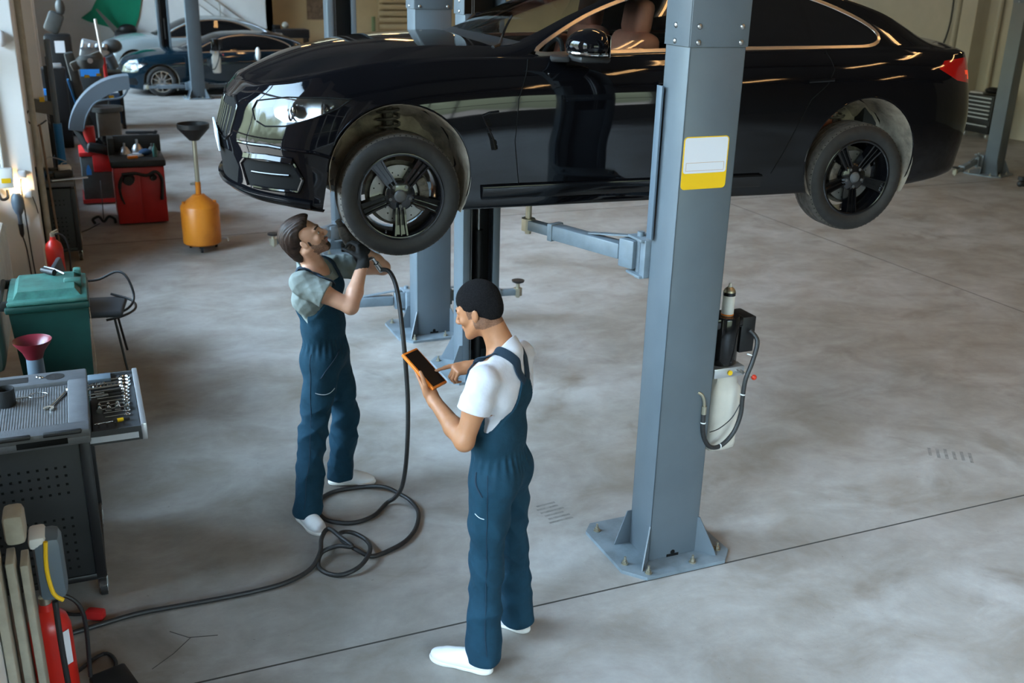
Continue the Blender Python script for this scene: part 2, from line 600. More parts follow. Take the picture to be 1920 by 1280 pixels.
d_ = struct(mb.build('window_7', M['white'], smooth=False))
MB().b2((.22, YS - .13, 1.62), (6.78, YS - .12, 4.58)).build('pane', M['pane'], d_)
# strip lights hanging under the ceiling
M['tube'] = mat('strip_tube', (1, .9, .7), .3, emit=(1, .56, .22), estr=24)
M['fixture'] = mat('fixture_white', (.7, .7, .68), .5)
proto = None
rows = []
for x in (4.2, 7.2, 10.5):
    for y in (-2.5, 1.5, 4.2, 7.2, 10.8, 15, 20, 26):
        rows.append((x, y))
for (x, y) in rows:
    if proto is None:
        proto = thing('strip_light', 'strip light with two warm tubes under the ceiling', 'ceiling light', (x, y, 5.35), 0, 'strip lights under the ceiling')
        MB().b2((-.09, -.78, .02), (.09, .78, .08), bev=.01).cyl((0, -.5, .08), (0, -.5, .3), .006, n=6).cyl((0, .5, .08), (0, .5, .3), .006, n=6).build('housing', M['fixture'], proto)
        MB().cyl((-.05, -.74, .0), (-.05, .74, .0), .016, n=8).build('lamp_tube', M['tube'], proto)
        MB().cyl((.05, -.74, .0), (.05, .74, .0), .016, n=8).build('lamp_tube', M['tube'], proto)
    else:
        c = copy_tree(proto)
        c.location = (x, y, 5.35)
# ------------------------------------------------------------------ two-post lifts
def bolt_mesh(mb, x, y, z, r=.013):
    mb.cyl((x, y, z), (x, y, z + .006), r * 1.5, n=12).cyl((x, y, z + .006), (x, y, z + .022), r, n=6).cyl((x, y, z + .02), (x, y, z + .045), r * .5, n=8)
def make_post(label, group, ztop=3.9, cyl=True, proto=[None]):
    """outer face on local y=0 looking to -y, open side to +y, width along x"""
    t = thing('lift_post', label, 'car lift', (0, 0, 0), 0, group)
    w, d, th = .151, .215, .007
    mb = MB()
    mb.m(0)
    mb.box((0, th / 2, 1.37), (2 * w, th, 2.70), bev=.003)
    for s in (-1, 1):
        mb.box((s * (w - th / 2), d / 2, 1.37), (th, d, 2.70), bev=.003)
        mb.box((s * (w - .028), d - th / 2, 1.37), (.056, th, 2.70), bev=.003)
        # diagonal corner gussets
        m = axes((s * (w - .004), .004, .02), (s * .7071, -.7071, 0), (0, 0, 1), V((s * .7071, -.7071, 0)).cross(V((0, 0, 1))))
        mb.prism([(0, 0), (.12, 0), (.108, .03), (.012, .215), (0, .215)], .007, m)
        m = axes((s * (w - .004), d - .004, .02), (s, 0, 0), (0, 0, 1), V((s, 0, 0)).cross(V((0, 0, 1))))
        mb.prism([(0, 0), (.10, 0), (.03, .2), (0, .2)], .007, m)
    mb.build('column', M['liftblue'], t)
    # upper sleeve, slightly wider, with dome bolts
    mb = MB()
    mb.m(0)
    W = w + .006
    mb.box((0, -.003, (2.715 + ztop) / 2), (2 * W, .006, ztop - 2.715), bev=.002)
    for s in (-1, 1):
        mb.box((s * W, d / 2, (2.715 + ztop) / 2), (.007, d, ztop - 2.715), bev=.002)
    mb.build('extension', M['liftblue'], t)
    for s in (-1, 1):
        for z in (2.735, 2.805):
            MB().sph((s * .115, -.007, z), (.013, .009, .013), 8).build('bolt', M['steel'], t)
            MB().sph((s * (W + .004), .12, z), (.009, .013, .013), 8).build('bolt', M['steel'], t)
    # base plate with cut corners
    mb = MB()
    mb.prism([(-.235, -.14), (.25, -.14), (.33, -.05), (.33, .40), (.27, .47), (-.27, .47), (-.33, .40), (-.33, -.03)], .02)
    mb.build('base_plate', M['liftgrey'], t, ang=20)
    for (x, y) in ((-.285, .02), (-.21, -.105), (.07, -.095), (.27, -.03), (-.27, .38), (.27, .38)):
        mb = MB()
        bolt_mesh(mb, x, y, .02)
        mb.build('anchor_bolt', M['zinc'], t)
    mb = MB()
    mb.cyl((.0, -.0008, .045), (.0, .002, .045), .014, n=16).box((0, .0, .028), (.075, .003, .016))
    mb.build('cable_slot', M['blackmatte'], t)
    if cyl:
        mb = MB().cyl((-.02, .085, .02), (-.02, .085, 1.10), .034, n=18).cyl((-.02, .085, 1.09), (-.02, .085, 1.12), .038, n=18)
        mb.build('hydraulic_cylinder', M['cartblack'], t)
        MB().cyl((-.02, .085, 1.1), (-.02, .085, 1.62), .014, n=12).build('cylinder_rod', M['steel'], t)
        MB().cyl((.05, .12, .02), (.05, .12, ztop - .05), .004, n=6).cyl((.066, .12, .02), (.066, .12, ztop - .05), .004, n=6).build('steel_cable', M['alu'], t)
    MB().box((0, .02, 1.9), (.26, .01, 3.6)).build('inner_dark_sheet', M['cartblack'], t)  # plain black sheet that makes the open inside of the post dark
    return t
def make_carriage(t, z, arms, blk=True):
    """slider inside the post with bracket and telescopic arms; arms = list of (side, end_xy, pad height)"""
    mb = MB()
    mb.box((0, .14, z + .22), (.225, .10, .75), bev=.006)
    mb.box((0, .245, z), (.36, .05, .20), bev=.006)
    for dz in (-.095, .095):
        mb.box((0, .30, z + dz), (.40, .14, .014), bev=.003)
    mb.build('carriage', M['liftarm'], t)
    for (s, ex, ey, zp) in arms:
        p = V((s * .155, .315, z))
        e = V((ex, ey, z))
        d = (e - p)
        L = d.length
        d.normalize()
        mb = MB()
        sd = V((0, 0, 1)).cross(d)
        rot = Matrix((d, sd, V((0, 0, 1)))).transposed()
        # clevis
        mb.box(p + d * .06, (.10, .085, .15), rot, bev=.008)
        a = MB()
        a.box(p + d * (L * .42 + .02), (L * .62, .082, .085), rot, bev=.01)
        a.box(p + d * (L * .74), (.035, .094, .097), rot, bev=.004)
        # flat lock strap from bracket top to arm
        q0 = p + V((0, 0, .10)); q1 = p + d * (L * .42) + V((0, 0, .047))
        dd = (q1 - q0)
        xx = dd.normalized()
        zz = xx.cross(sd)
        a.box((q0 + q1) / 2, (dd.length, .04, .008), Matrix((xx, sd, zz)).transposed())
        a.build('lift_arm', M['liftarm'], t)
        mb.cyl(p + V((0, 0, -.12)), p + V((0, 0, .125)), .018, n=12)
        mb.build('arm_hinge', M['liftarm'], t)
        b = MB()
        b.box(p + d * (L * .83), (L * .36, .058, .058), rot, bev=.006)
        b.build('arm_extension', M['liftarm'], t)
        c = MB()
        c.cyl(e + V((0, 0, -.035)), e + V((0, 0, .035)), .042, n=8)
        c.cyl(e + V((0, 0, -.055)), e + V((0, 0, zp - z - .02)), .018, n=14)
        c.build('screw_foot', M['zinc'], t)
        c = MB()
        c.lathe([(.0, -.004), (.03, -.004), (.055, .008), (.06, .022), (.052, .024), (0, .020)], V((ex, ey, zp - .024)), n=20)
        c.build('rubber_pad', M['blackplast'], t)
G = 'lift posts'
p1 = make_post('grey blue lift post in the foreground with yellow and white label', 'posts of the lift under the raised car')
p1.location = (2.736, 4.09, 0)
make_carriage(p1, 1.66, [(-1, -.44, 1.10, 1.80), (1, .62, .86, 1.80)])
MB().box((-.172, .20, 2.15), (.012, .05, .75), bev=.002).build('lock_bar', M['plastgrey'], p1)
# label on the outer face
def rrect(w_, h, r, n=5):
    out = []
    for cx, cy, a0 in ((w_ / 2 - r, h / 2 - r, 0), (-w_ / 2 + r, h / 2 - r, 90), (-w_ / 2 + r, -h / 2 + r, 180), (w_ / 2 - r, -h / 2 + r, 270)):
        for k in range(n + 1):
            a = R(a0 + 90 * k / n)
            out.append((cx + r * math.cos(a), cy + r * math.sin(a)))
    return out
m = axes((-.018, -.0005, 2.185), (1, 0, 0), (0, 0, 1), (0, -1, 0))
lab = MB().prism(rrect(.25, .25, .02), .0012, m).build('label_border', M['yellow'], p1)
m = axes((-.018, -.0018, 2.221), (1, 0, 0), (0, 0, 1), (0, -1, 0))
MB().prism(rrect(.238, .168, .014), .0008, m).build('label_face', M['sticker'], lab)
mb = MB()
for (cx, cz, sx, sz) in ((-.018, 2.187, .21, .0016), (-.018, 2.149, .21, .0016), (-.123, 2.168, .0016, .038), (.087, 2.168, .0016, .038)):
    mb.box((cx, -.003, cz), (sx, .0006, sz))
mb.build('label_outline', mat('label_brown_line', (.5, .28, .12), .5), lab)

fc = bpy.data.curves.new('lettering', 'FONT'); fc.body = 'LAUNCH'; fc.size = .045; fc.extrude = .0006
tmp_ = bpy.data.objects.new('lettering_curve', fc); COL.objects.link(tmp_)
bpy.context.view_layer.update()
tme = bpy.data.meshes.new_from_object(tmp_.evaluated_get(bpy.context.evaluated_depsgraph_get()))
bpy.data.objects.remove(tmp_)
pl8 = MB().b2((-.15, .214, 2.40), (.13, .2185, 2.52), bev=.001).build('name_plate', M['plastgrey'], p1)
lo_ = link('lettering', tme, M['white'], pl8)
lo_.matrix_local = axes((.015, .2195, 2.44), (-1, 0, 0), (0, 0, 1), (0, 1, 0))
p2 = make_post('lift post behind the two mechanics, open side showing black cylinder', 'posts of the lift under the raised car')
p2.location = (2.736, 7.27, 0)
p2.rotation_euler = (0, 0, PI)
make_carriage(p2, 1.66, [(1, .42, 1.0, 1.80), (-1, -.62, .80, 1.80)])
G2 = 'posts of the lift behind the raised car'
p3 = make_post('plain grey blue post standing just behind the open lift post', G2, cyl=False)
p3.location = (2.645, 7.94, 0)
make_carriage(p3, .25, [(-1, -1.05, .44, .34), (1, .88, .22, .36)])
MB().box((-.10, -.001, 2.05), (.05, .001, .13)).build('label_face', M['sticker'], p3)
p4 = make_post('far open lift post partly hidden by the front wheel', G2)
p4.location = (2.64, 11.15, 0)
p4.rotation_euler = (0, 0, PI)
make_carriage(p4, .25, [(1, .90, .55, .34), (-1, -.8, .5, .34)])
G3 = 'posts of the lift at the dark blue sedan'
p5 = make_post('narrow looking lift post in front of the dark blue sedan', G3, cyl=False)
p5.location = (2.60, 25.05, 0)
make_carriage(p5, .25, [(-1, -1.1, .3, .34), (1, .9, .5, .34)])
p6 = make_post('distant lift post between the dark sedan and the silver car', G3)
p6.location = (2.2, 28.35, 0)
p6.rotation_euler = (0, 0, PI)
G4 = 'posts of the lifts on the right side of the hall'
p7 = make_post('leaning looking lift post at the right edge of the photo', G4, cyl=False)
p7.location = (13.98, 12.35, 0)
p7.rotation_euler = (0, 0, R(20))
make_carriage(p7, .22, [(-1, -1.55, .05, .30), (1, 1.2, .5, .30)])
MB().box((.27, .08, 2.35), (.22, .2, .55), bev=.01).build('power_unit', M['cartblack'], p7)
MB().box((-.9, -.95, .20), (1.2, .10, .10), bev=.01).sph((-1.55, -.95, .20), .05, 8).build('lift_arm', M['cartdark'], p7)
MB().cyl((-1.52, -.95, .25), (-1.52, -.95, .30), .06, n=14).build('rubber_pad', M['blackplast'], p7)
p8 = make_post('lift post behind the car roof with raised grey arm', G4, cyl=False)
p8.location = (10.2, 13.2, 0)
p8.rotation_euler = (0, 0, R(-12))
make_carriage(p8, 2.28, [(1, 1.15, .25, 2.33)])

# ------------------------------------------------------------------ power unit of the lift, hung on the near post
def power_unit(t, s=1, detail=True):
    mb = MB()
    # motor: rounded black can
    mb.lathe([(.0, 0), (.078, 0), (.082, .006), (.082, .255), (.075, .268), (0, .268)], (0, 0, 1.065), n=28)
    mb.box((0, .02, 1.30), (.17, .15, .06), bev=.012)
    mb.build('motor', M['blackgloss'], t)
    mb = MB().box((.125, .03, 1.22), (.09, .15, .20), bev=.006)
    mb.build('junction_box', M['cartblack'], t)
    mb = MB().box((0, -.005, 1.035), (.19, .17, .055), bev=.004)
    mb.build('valve_block', M['alu'], t)
    mb = MB().cyl((.0, -.092, 1.035), (0, -.10, 1.035), .014, n=14)
    mb.build('yellow_plug', M['yellow'], t)
    mb = MB().cyl((.045, -.09, 1.04), (.045, -.105, 1.04), .009, n=8).cyl((.07, -.09, 1.035), (.07, -.115, 1.035), .009, n=8)
    mb.build('valve_stem', M['steel'], t)
    # oil tank, milky plastic bottle
    pts = []
    prof = [(.56, .068), (.572, .086), (.60, .094), (.80, .098), (.90, .098), (.935, .09), (.955, .074), (.985, .070), (1.005, .070)]
    mb = MB()
    rings = []
    n = 40
    for z, r in prof:
        q = []
        for k in range(n):
            a = 2 * PI * k / n
            rr = r * (1.0 / max(abs(math.cos(a)), abs(math.sin(a)))) ** .62
            if .59 < z < .93: rr *= 1 - .035 * max(0, math.cos(a * 8)) ** 2
            q.append(mb.bm.verts.new((.015 + rr * math.cos(a) * 1.02, rr * math.sin(a) * .9, z)))
        rings.append(q)
    for a, b in zip(rings[:-1], rings[1:]):
        for k in range(n):
            mb.bm.faces.new((a[k], a[(k + 1) % n], b[(k + 1) % n], b[k]))
    mb.bm.faces.new(rings[0][::-1]); mb.bm.faces.new(rings[-1])
    mb.build('oil_tank', M['clear'], t, ang=50)
    # lever with red knob
    lv = MB().cyl((.09, -.05, 1.03), (.165, -.075, .985), .004, n=8).build('lever', M['steel'], t)
    MB().sph((.172, -.078, .98), .0155, 10).build('knob', mat('red_knob', (.75, .05, .02), .3), lv)
pu = thing('hydraulic_power_unit', 'black lift motor over a milky oil tank beside the near post', 'lift motor', (3.045, 4.26, 0), 0)
power_unit(pu)
h = MB().tube([(.125, -.06, 1.25), (.15, -.10, 1.20), (.12, -.12, 1.10), (.075, -.135, 1.0), (.065, -.14, .90), (.06, -.145, .80), (.02, -.15, .70), (-.06, -.155, .64), (-.14, -.165, .66), (-.19, -.175, .75), (-.20, -.178, .86)], .0125, n=12, smooth=6)
ho = h.build('hydraulic_hose', M['hose'], pu)
MB().tube([(-.20, -.178, .85), (-.202, -.178, .92), (-.215, -.172, .965), (-.24, -.165, .985)], .009, n=10, smooth=5).cyl((-.20, -.178, .86), (-.20, -.178, .905), .014, n=10).build('hose_fitting', M['zinc'], ho)
MB().tube([(.055, -.135, .86), (.01, -.14, .79), (-.07, -.15, .745), (-.14, -.165, .74)], .003, n=6, smooth=5).build('thin_cable', M['cablemat'], pu)
mb = MB()
for p, d in (((.088, -.13, 1.14), (.4, .2, 1)), ((.064, -.14, .92), (.1, 0, 1)), ((-.06, -.155, .64), (1, 0, -.1)), ((-.197, -.177, .81), (.05, 0, 1))):
    d = V(d).normalized()
    mb.cyl(V(p) - d * .003, V(p) + d * .003, .0145, n=12)
mb.build('cable_tie', M['white'], ho)
pu2 = thing('hydraulic_power_unit', 'small blurred lift motor with white tank beside the dark sedan', 'lift motor', (3.05, 25.2, 0), 0)
power_unit(pu2)
MB().tube([(.1, -.1, 1.2), (.06, -.14, .9), (-.06, -.155, .66), (-.19, -.17, .75), (-.2, -.17, .9)], .0125, n=8, smooth=4).build('hydraulic_hose', M['hose'], pu2)

# spray can on the motor
sc_ = thing('spray_can', 'white and black aerosol can standing on the lift motor', 'spray can', (3.05, 4.25, 1.334))
MB().lathe([(0, 0), (.031, 0), (.0325, .004), (.0325, .128), (.031, .131), (.0, .131)], n=28).build('can_body', M['white'], sc_)
mb = MB().lathe([(.0328, .118), (.0328, .131), (.027, .142), (.018, .152), (.012, .155), (0, .155)], n=28)
mb.build('can_shoulder', M['zinc'], sc_)
MB().lathe([(.033, .110), (.0333, .110), (.0333, .128), (.033, .128)], n=28, close=True).build('black_band', M['blackgloss'], sc_)
MB().lathe([(.033, .002), (.0335, .002), (.0335, .010), (.033, .010)], n=28, close=True).build('orange_band', M['orange'], sc_)
MB().lathe([(0, .155), (.010, .155), (.010, .163), (.0075, .166), (.0075, .176), (0, .177)], n=16).build('nozzle', M['white'], sc_)
# ------------------------------------------------------------------ cars
def crn(P_, us):
    """catmull-rom through the rows of P_ (n,k) at parameters us"""
    P_ = np.asarray(P_, float)
    n = len(P_)
    i = np.clip(np.floor(us).astype(int), 0, n - 2)
    t = (us - i)[:, None]
    g = lambda k: P_[np.clip(k, 0, n - 1)]
    p0, p1, p2, p3 = g(i - 1), g(i), g(i + 1), g(i + 2)
    # limit end tangents
    m1 = (p2 - p0) * .5
    m2 = (p3 - p1) * .5
    t2, t3 = t * t, t * t * t
    return (2 * t3 - 3 * t2 + 1) * p1 + (t3 - 2 * t2 + t) * m1 + (-2 * t3 + 3 * t2) * p2 + (t3 - t2) * m2

PLAN = [(0, -.88), (.24, -.865), (.45, -.81), (.62, -.72), (.755, -.57), (.835, -.38), (.885, -.1), (.903, .15), (.905, .6), (.905, 1.0), (.908, 1.4), (.91, 1.8), (.912, 2.2), (.915, 2.65), (.905, 3.0), (.885, 3.3), (.84, 3.51), (.75, 3.66), (.56, 3.76), (.28, 3.805), (0, 3.82)]
# vertical profile keys: plan index -> eight (inset, z)
PROF = {
    0: [(.12, .185), (.02, .19), (.015, .25), (.005, .36), (0, .47), (.03, .58), (.06, .67), (.11, .735)],
    2: [(.12, .18), (.02, .185), (.015, .25), (.01, .37), (.0, .48), (.03, .59), (.06, .68), (.11, .75)],
    4: [(.12, .155), (.03, .16), (.02, .24), (.012, .36), (0, .48), (.02, .60), (.055, .71), (.105, .795)],
    5: [(.10, .135), (.03, .14), (.02, .23), (.012, .38), (0, .52), (.015, .64), (.055, .75), (.105, .835)],
    6: [(.10, .13), (.03, .135), (.02, .25), (.008, .42), (0, .55), (.012, .68), (.05, .79), (.10, .86)],
    7: [(.10, .135), (.03, .14), (.02, .25), (.006, .43), (0, .58), (.012, .72), (.05, .83), (.10, .895)],
    8: [(.10, .135), (.05, .14), (.035, .25), (.018, .42), (.004, .58), (.010, .73), (.045, .85), (.10, .91)],
    10: [(.10, .14), (.05, .145), (.035, .25), (.022, .42), (.006, .58), (.008, .74), (.045, .87), (.095, .925)],
    12: [(.10, .14), (.05, .145), (.035, .25), (.020, .42), (.004, .58), (.004, .75), (.045, .89), (.095, .945)],
    14: [(.10, .15), (.045, .155), (.02, .27), (.005, .44), (0, .60), (.004, .76), (.045, .90), (.10, .955)],
    16: [(.12, .20), (.04, .205), (.02, .30), (.004, .44), (0, .58), (.012, .74), (.05, .87), (.09, .945)],
    18: [(.15, .235), (.05, .24), (.025, .32), (.005, .45), (.0, .58), (.03, .72), (.05, .86), (.07, .945)],
    20: [(.15, .25), (.06, .255), (.03, .33), (.005, .45), (.0, .57), (.05, .70), (.07, .85), (.075, .955)],
}
# inner lines of the upper surface: B glass foot, C rail / pillar, D centre line
UP = [
    None,
    [(.22, -.73, .765), (.13, -.735, .77), (0, -.74, .772)],
    [(.41, -.66, .775), (.26, -.635, .805), (0, -.65, .82)],
    [(.56, -.54, .80), (.40, -.46, .865), (0, -.48, .89)],
    [(.67, -.38, .84), (.47, -.24, .915), (0, -.28, .945)],
    [(.73, -.19, .88), (.53, .0, .95), (0, -.02, .985)],
    [(.755, .05, .91), (.57, .23, .97), (0, .23, 1.005)],
    [(.765, .30, .92), (.62, .44, .975), (0, .44, 1.01)],
    [(.765, .62, .925), (.68, .70, .985), (0, .52, 1.015)],
    [(.76, 1.0, .935), (.635, 1.05, 1.135), (0, .92, 1.19)],
    [(.765, 1.4, .945), (.575, 1.43, 1.275), (0, 1.32, 1.335)],
    [(.77, 1.8, .955), (.555, 1.8, 1.325), (0, 1.75, 1.372)],
    [(.772, 2.2, .965), (.55, 2.2, 1.325), (0, 2.2, 1.37)],
    [(.775, 2.62, .975), (.55, 2.62, 1.275), (0, 2.60, 1.33)],
    [(.765, 3.02, .985), (.56, 3.04, 1.17), (0, 2.98, 1.235)],
    [(.735, 3.28, .975), (.575, 3.33, 1.035), (0, 3.36, 1.075)],
    [(.69, 3.46, .965), (.55, 3.47, .99), (0, 3.5, 1.02)],
    [(.60, 3.60, .965), (.45, 3.61, .99), (0, 3.62, 1.012)],
    [(.44, 3.68, .965), (.32, 3.69, .985), (0, 3.70, 1.0)],
    [(.24, 3.73, .965), (.16, 3.735, .985), (0, 3.74, .992)],
    None]
DLO = [(.72, .935), (.86, 1.02), (1.08, 1.135), (1.30, 1.215), (1.52, 1.275), (1.80, 1.305), (2.10, 1.305), (2.38, 1.278), (2.62, 1.215), (2.80, 1.145), (2.90, 1.095), (2.945, 1.045), (2.925, 1.005), (2.85, .982), (1.7, .965)]

def car_surface(plan=PLAN, prof=PROF, up_=UP, NU=12, NV=5, NB=12, NC=14, off=(0, 0, 0)):
    n = len(plan)
    us = np.linspace(0, n - 1, (n - 1) * NU + 1)
    # mirrored ends keep the outline square to the centre line
    pl = np.array(plan, float)
    ext = np.vstack([[-pl[1][0], pl[1][1]], pl, [-pl[-2][0], pl[-2][1]]])
    po = crn(ext, us + 1)
    dp = np.gradient(po, axis=0)
    nr = np.stack([-dp[:, 1], dp[:, 0]], 1)
    nr /= np.linalg.norm(nr, axis=1)[:, None]
    nr = -nr  # outward in (y,x)
    chk = po[len(po) // 2]
    if nr[len(po) // 2][0] < 0: nr = -nr
    ks = sorted(prof)
    arr = np.array([prof[k] for k in ks], float)  # K,8,2
    fullp = np.zeros((n, 8, 2))
    for j in range(8):
        for c in range(2):
            fullp[:, j, c] = np.interp(range(n), ks, arr[:, j, c])
    pr = np.stack([crn(fullp[:, j, :], us) for j in range(8)], 1)  # U,8,2
    vsn = np.linspace(0, 7, 7 * NV + 1)
    G1 = []
    for i in range(len(us)):
        q = crn(pr[i], vsn)
        G1.append(np.stack([po[i, 1] - 0 - nr[i, 1] * q[:, 0], np.maximum(0, po[i, 0] - nr[i, 0] * q[:, 0]), q[:, 1]], 1))
    G1 = np.array(G1)  # U,V,3  (x,y,z) y>=0
    A = G1[:, -1, :]
    BCD = np.zeros((n, 3, 3))
    for i in range(n):
        if up_[i] is None:
            a = A[i * NU]
            BCD[i] = [a, a, a]
        else:
            BCD[i] = [(x, y, z) for (y, x, z) in up_[i]]
    B = crn(BCD[:, 0], us); C_ = crn(BCD[:, 1], us); D = crn(BCD[:, 2], us)
    G2 = []
    for i in range(len(us)):
        a, b, c, d = A[i], B[i], C_[i], D[i]
        row = []
        for t in np.linspace(0, 1, 5)[:-1]:
            row.append(a + (b - a) * t + np.array([0, 0, .004]) * math.sin(PI * t))
        bc = c - b
        steep = bc[2] / (np.linalg.norm(bc) + 1e-6)
        out = np.array([0, .020, 0.0]) * max(0, steep)
        for t in np.linspace(0, 1, NB + 1)[:-1]:
            row.append(b + bc * t + out * 4 * t * (1 - t))
        # c to d, level at the centre line
        cd_ = d - c
        for t in np.linspace(0, 1, NC + 1):
            s_ = 1 - (1 - t) ** 2
            row.append(np.array([c[0] + cd_[0] * (1 - (1 - t) ** 2), c[1] * (1 - t), c[2] + cd_[2] * (1 - (1 - t) ** 2.2)]))
        G2.append(row)
    G2 = np.array(G2)
    full = np.concatenate([G1, G2[:, 1:]], 1)
    # normals
    du = np.gradient(full, axis=0); dv = np.gradient(full, axis=1)
    N_ = np.cross(dv, du)
    N_ /= np.linalg.norm(N_, axis=2)[:, :, None] + 1e-9
    return full, N_, G1.shape[1], us

def make_car(name, label, group, paint, spec, detail=True, rim_mat=None, rim_kind='five', wheel_drop=.104, clear_front=True, up_=UP, dlo=DLO, wheelbase=2.81, pillars=((1.62, 1.70, .10), (2.45, 2.485, .16))):
    t = thing(name, label, 'car', (0, 0, 0), 0, group)
    full, N_, nv1, us = car_surface(up_=up_)
    U, Vn = full.shape[:2]
    NU = 12
    nB, nC = nv1 - 1 + 4, nv1 - 1 + 4 + 12
    parts = {}
    def emit(cls, pts, nrm, flip):
        parts.setdefault(cls, []).append((pts, nrm, flip))
    # two param sheets: side sheet (x-ish arc length, z) and upper sheet (x,z) or grid
    def sheet(i0, i1, j0, j1, pu, cuts, classify):
        bm = bmesh.new()
        lp = bm.verts.layers.float_vector.new('p3')
        ln = bm.verts.layers.float_vector.new('n3')
        g = {}
        for i in range(i0, i1 + 1):
            for j in range(j0, j1 + 1):
                a, b = pu(i, j)
                v = bm.verts.new((a, b, 0))
                v[lp] = V(full[i, j]); v[ln] = V(N_[i, j])
                g[i, j] = v
        for i in range(i0, i1):
            for j in range(j0, j1):
                bm.faces.new((g[i, j], g[i + 1, j], g[i + 1, j + 1], g[i, j + 1]))
        for poly in cuts:
            xs = [p[0] for p in poly]; zs = [p[1] for p in poly]
            x0, x1, z0, z1 = min(xs) - .02, max(xs) + .02, min(zs) - .02, max(zs) + .02
            for k in range(len(poly)):
                p, q = V((*poly[k], 0)), V((*poly[(k + 1) % len(poly)], 0))
                d = q - p
                if d.length < 1e-6: continue
                # limit to faces near the segment to keep the rest clean
                lx0, lx1 = min(p.x, q.x) - .03, max(p.x, q.x) + .03
                lz0, lz1 = min(p.y, q.y) - .03, max(p.y, q.y) + .03
                fs = []
                for f in bm.faces:
                    c = f.calc_center_median()
                    if lx0 - .03 < c.x < lx1 + .03 and lz0 - .03 < c.y < lz1 + .03: fs.append(f)
                if not fs: continue
                geom = fs + list({e for f in fs for e in f.edges}) + list({v for f in fs for v in f.verts})
                bmesh.ops.bisect_plane(bm, geom=geom, plane_co=p, plane_no=V((-d.y, d.x, 0)), dist=1e-5)
        for f in bm.faces:
            c = f.calc_center_median()
            p3 = sum((v[lp] for v in f.verts), V((0, 0, 0))) / len(f.verts)
            cls = classify(c.x, c.y, p3, f)
            if cls:
                emit(cls, [v[lp].copy() for v in f.verts], [v[ln].copy() for v in f.verts], False)
        bm.free()
    def inside(poly, x, z):
        c = False
        n = len(poly)
        for k in range(n):
            x1, z1 = poly[k]; x2, z2 = poly[(k + 1) % n]
            if (z1 > z) != (z2 > z) and x < (x2 - x1) * (z - z1) / (z2 - z1) + x1: c = not c
        return c
    # arc length along the plan for the side sheet
    base = full[:, 20, :2]
    s = np.concatenate([[0], np.cumsum(np.linalg.norm(np.diff(base, axis=0), axis=1))])
    imid = int(np.argmin(abs(base[:, 0] - 1.4)))
    s = s - s[imid] + 1.4     # s == x along the doors
    RA = .382
    arcs = []
    for cx in (0.0, wheelbase):
        zc = .325
        ap = [(cx + RA * math.cos(2 * PI * k / 40), zc + RA * math.sin(2 * PI * k / 40)) for k in range(40)]
        if cx == 0: ap = [((-RA - (zc - z) * .18) if (x < -.02 and z < zc) else x, z) for x, z in ap]
        arcs.append(ap)
    # s at wheel centres
    def s_of_x(x):
        q = base[:, 0]
        k = int(np.argmin(abs(q - x)))
        return s[k]
    arcs = [[(p[0] - c0 + s_of_x(c0), p[1]) for p in a] for a, c0 in zip(arcs, (0.0, wheelbase))]
    sf = s_of_x(-.80) ; sr = s[-1]
    front_door = [(.65, .26), (.615, .5), (.63, .72), (.71, .93), (1.66, .94), (1.66, .26)]
    rear_door = [(1.668, .26), (1.668, .94), (2.52, .965), (2.55, .86), (2.50, .78), (2.40, .70), (2.33, .55), (2.27, .40), (2.20, .26)]
    head = spec.get('head')
    tail = [(sr - 1.16, .86), (sr - 1.10, .905), (sr - .62, .93), (sr - .50, .92), (sr - .50, .77), (sr - .75, .755), (sr - 1.0, .79)]
    tail2 = [(sr - .93, .83), (sr - .60, .845), (sr - .60, .79), (sr - .80, .785)]
    grille = [(.05 , .47), (.05, .665), (.34, .685), (.42, .64), (.40, .50), (.32, .46)]
    intake = [(.55, .245), (.50, .36), (.56, .40), (.88, .40), (.93, .31), (.90, .245)]
    intake_c = [(-.05, .235), (-.05, .40), (.40, .40), (.46, .33), (.42, .235)]
    off = s[0]
    shift = lambda P_: [(a + off, b) for a, b in P_]
    grille, intake, intake_c = shift(grille), shift(intake), shift(intake_c)
    headp = shift(head)
    cuts1 = [arcs[0], arcs[1], headp, tail, grille, intake, intake_c] + ([front_door, rear_door] if detail else [])
    def cl1(x, z, p3, f):
        if p3.y > .5 and (inside(arcs[0], x, z) or inside(arcs[1], x, z)): return None
        if inside(headp, x, z): return 'headlight'
        if inside(tail2, x, z) : return 'tail_bright'
        if inside(tail, x, z): return 'tail_light'
        if inside(grille, x, z): return 'grille'
        if inside(intake, x, z): return 'intake'
        if inside(intake_c, x, z): return 'lower_grille'
        if detail and inside(front_door, x, z): return 'front_door'
        if detail and inside(rear_door, x, z): return 'rear_door'
        return 'body'
    sheet(0, U - 1, 0, nv1 - 1, lambda i, j: (float(s[i]), float(full[i, j, 2])), cuts1, cl1)
    # shoulder strip
    sheet(0, U - 1, nv1 - 1, nB, lambda i, j: (float(us[i]), float(j)), [], lambda x, z, p3, f: 'body')
    # glass strip B..C in (x,z); only the greenhouse needs the cut
    i0, i1 = 7 * NU, 16 * NU
    fr = [p[0] for p in dlo]
    def cl2(x, z, p3, f):
        if inside(dlo, x, z):
            for (a, b, sl) in pillars:
                dx = (z - .96) * -sl
                if a + dx < x < b + dx: return 'pillar' if a < 2 else 'pillar_rear'
            return 'front_glass' if x < pillars[0][0] else 'rear_glass'
        return 'body'
    cutp = [dlo]
    for (a, b, sl) in pillars:
        cutp.append([(a, .96), (a - sl * .4, 1.36), (b - sl * .4, 1.36), (b, .96)])
    sheet(0, i0, nB, nC, lambda i, j: (float(us[i]), float(j)), [], lambda x, z, p3, f: 'hood' if 2.5 < x < 6.9 and False else 'body')
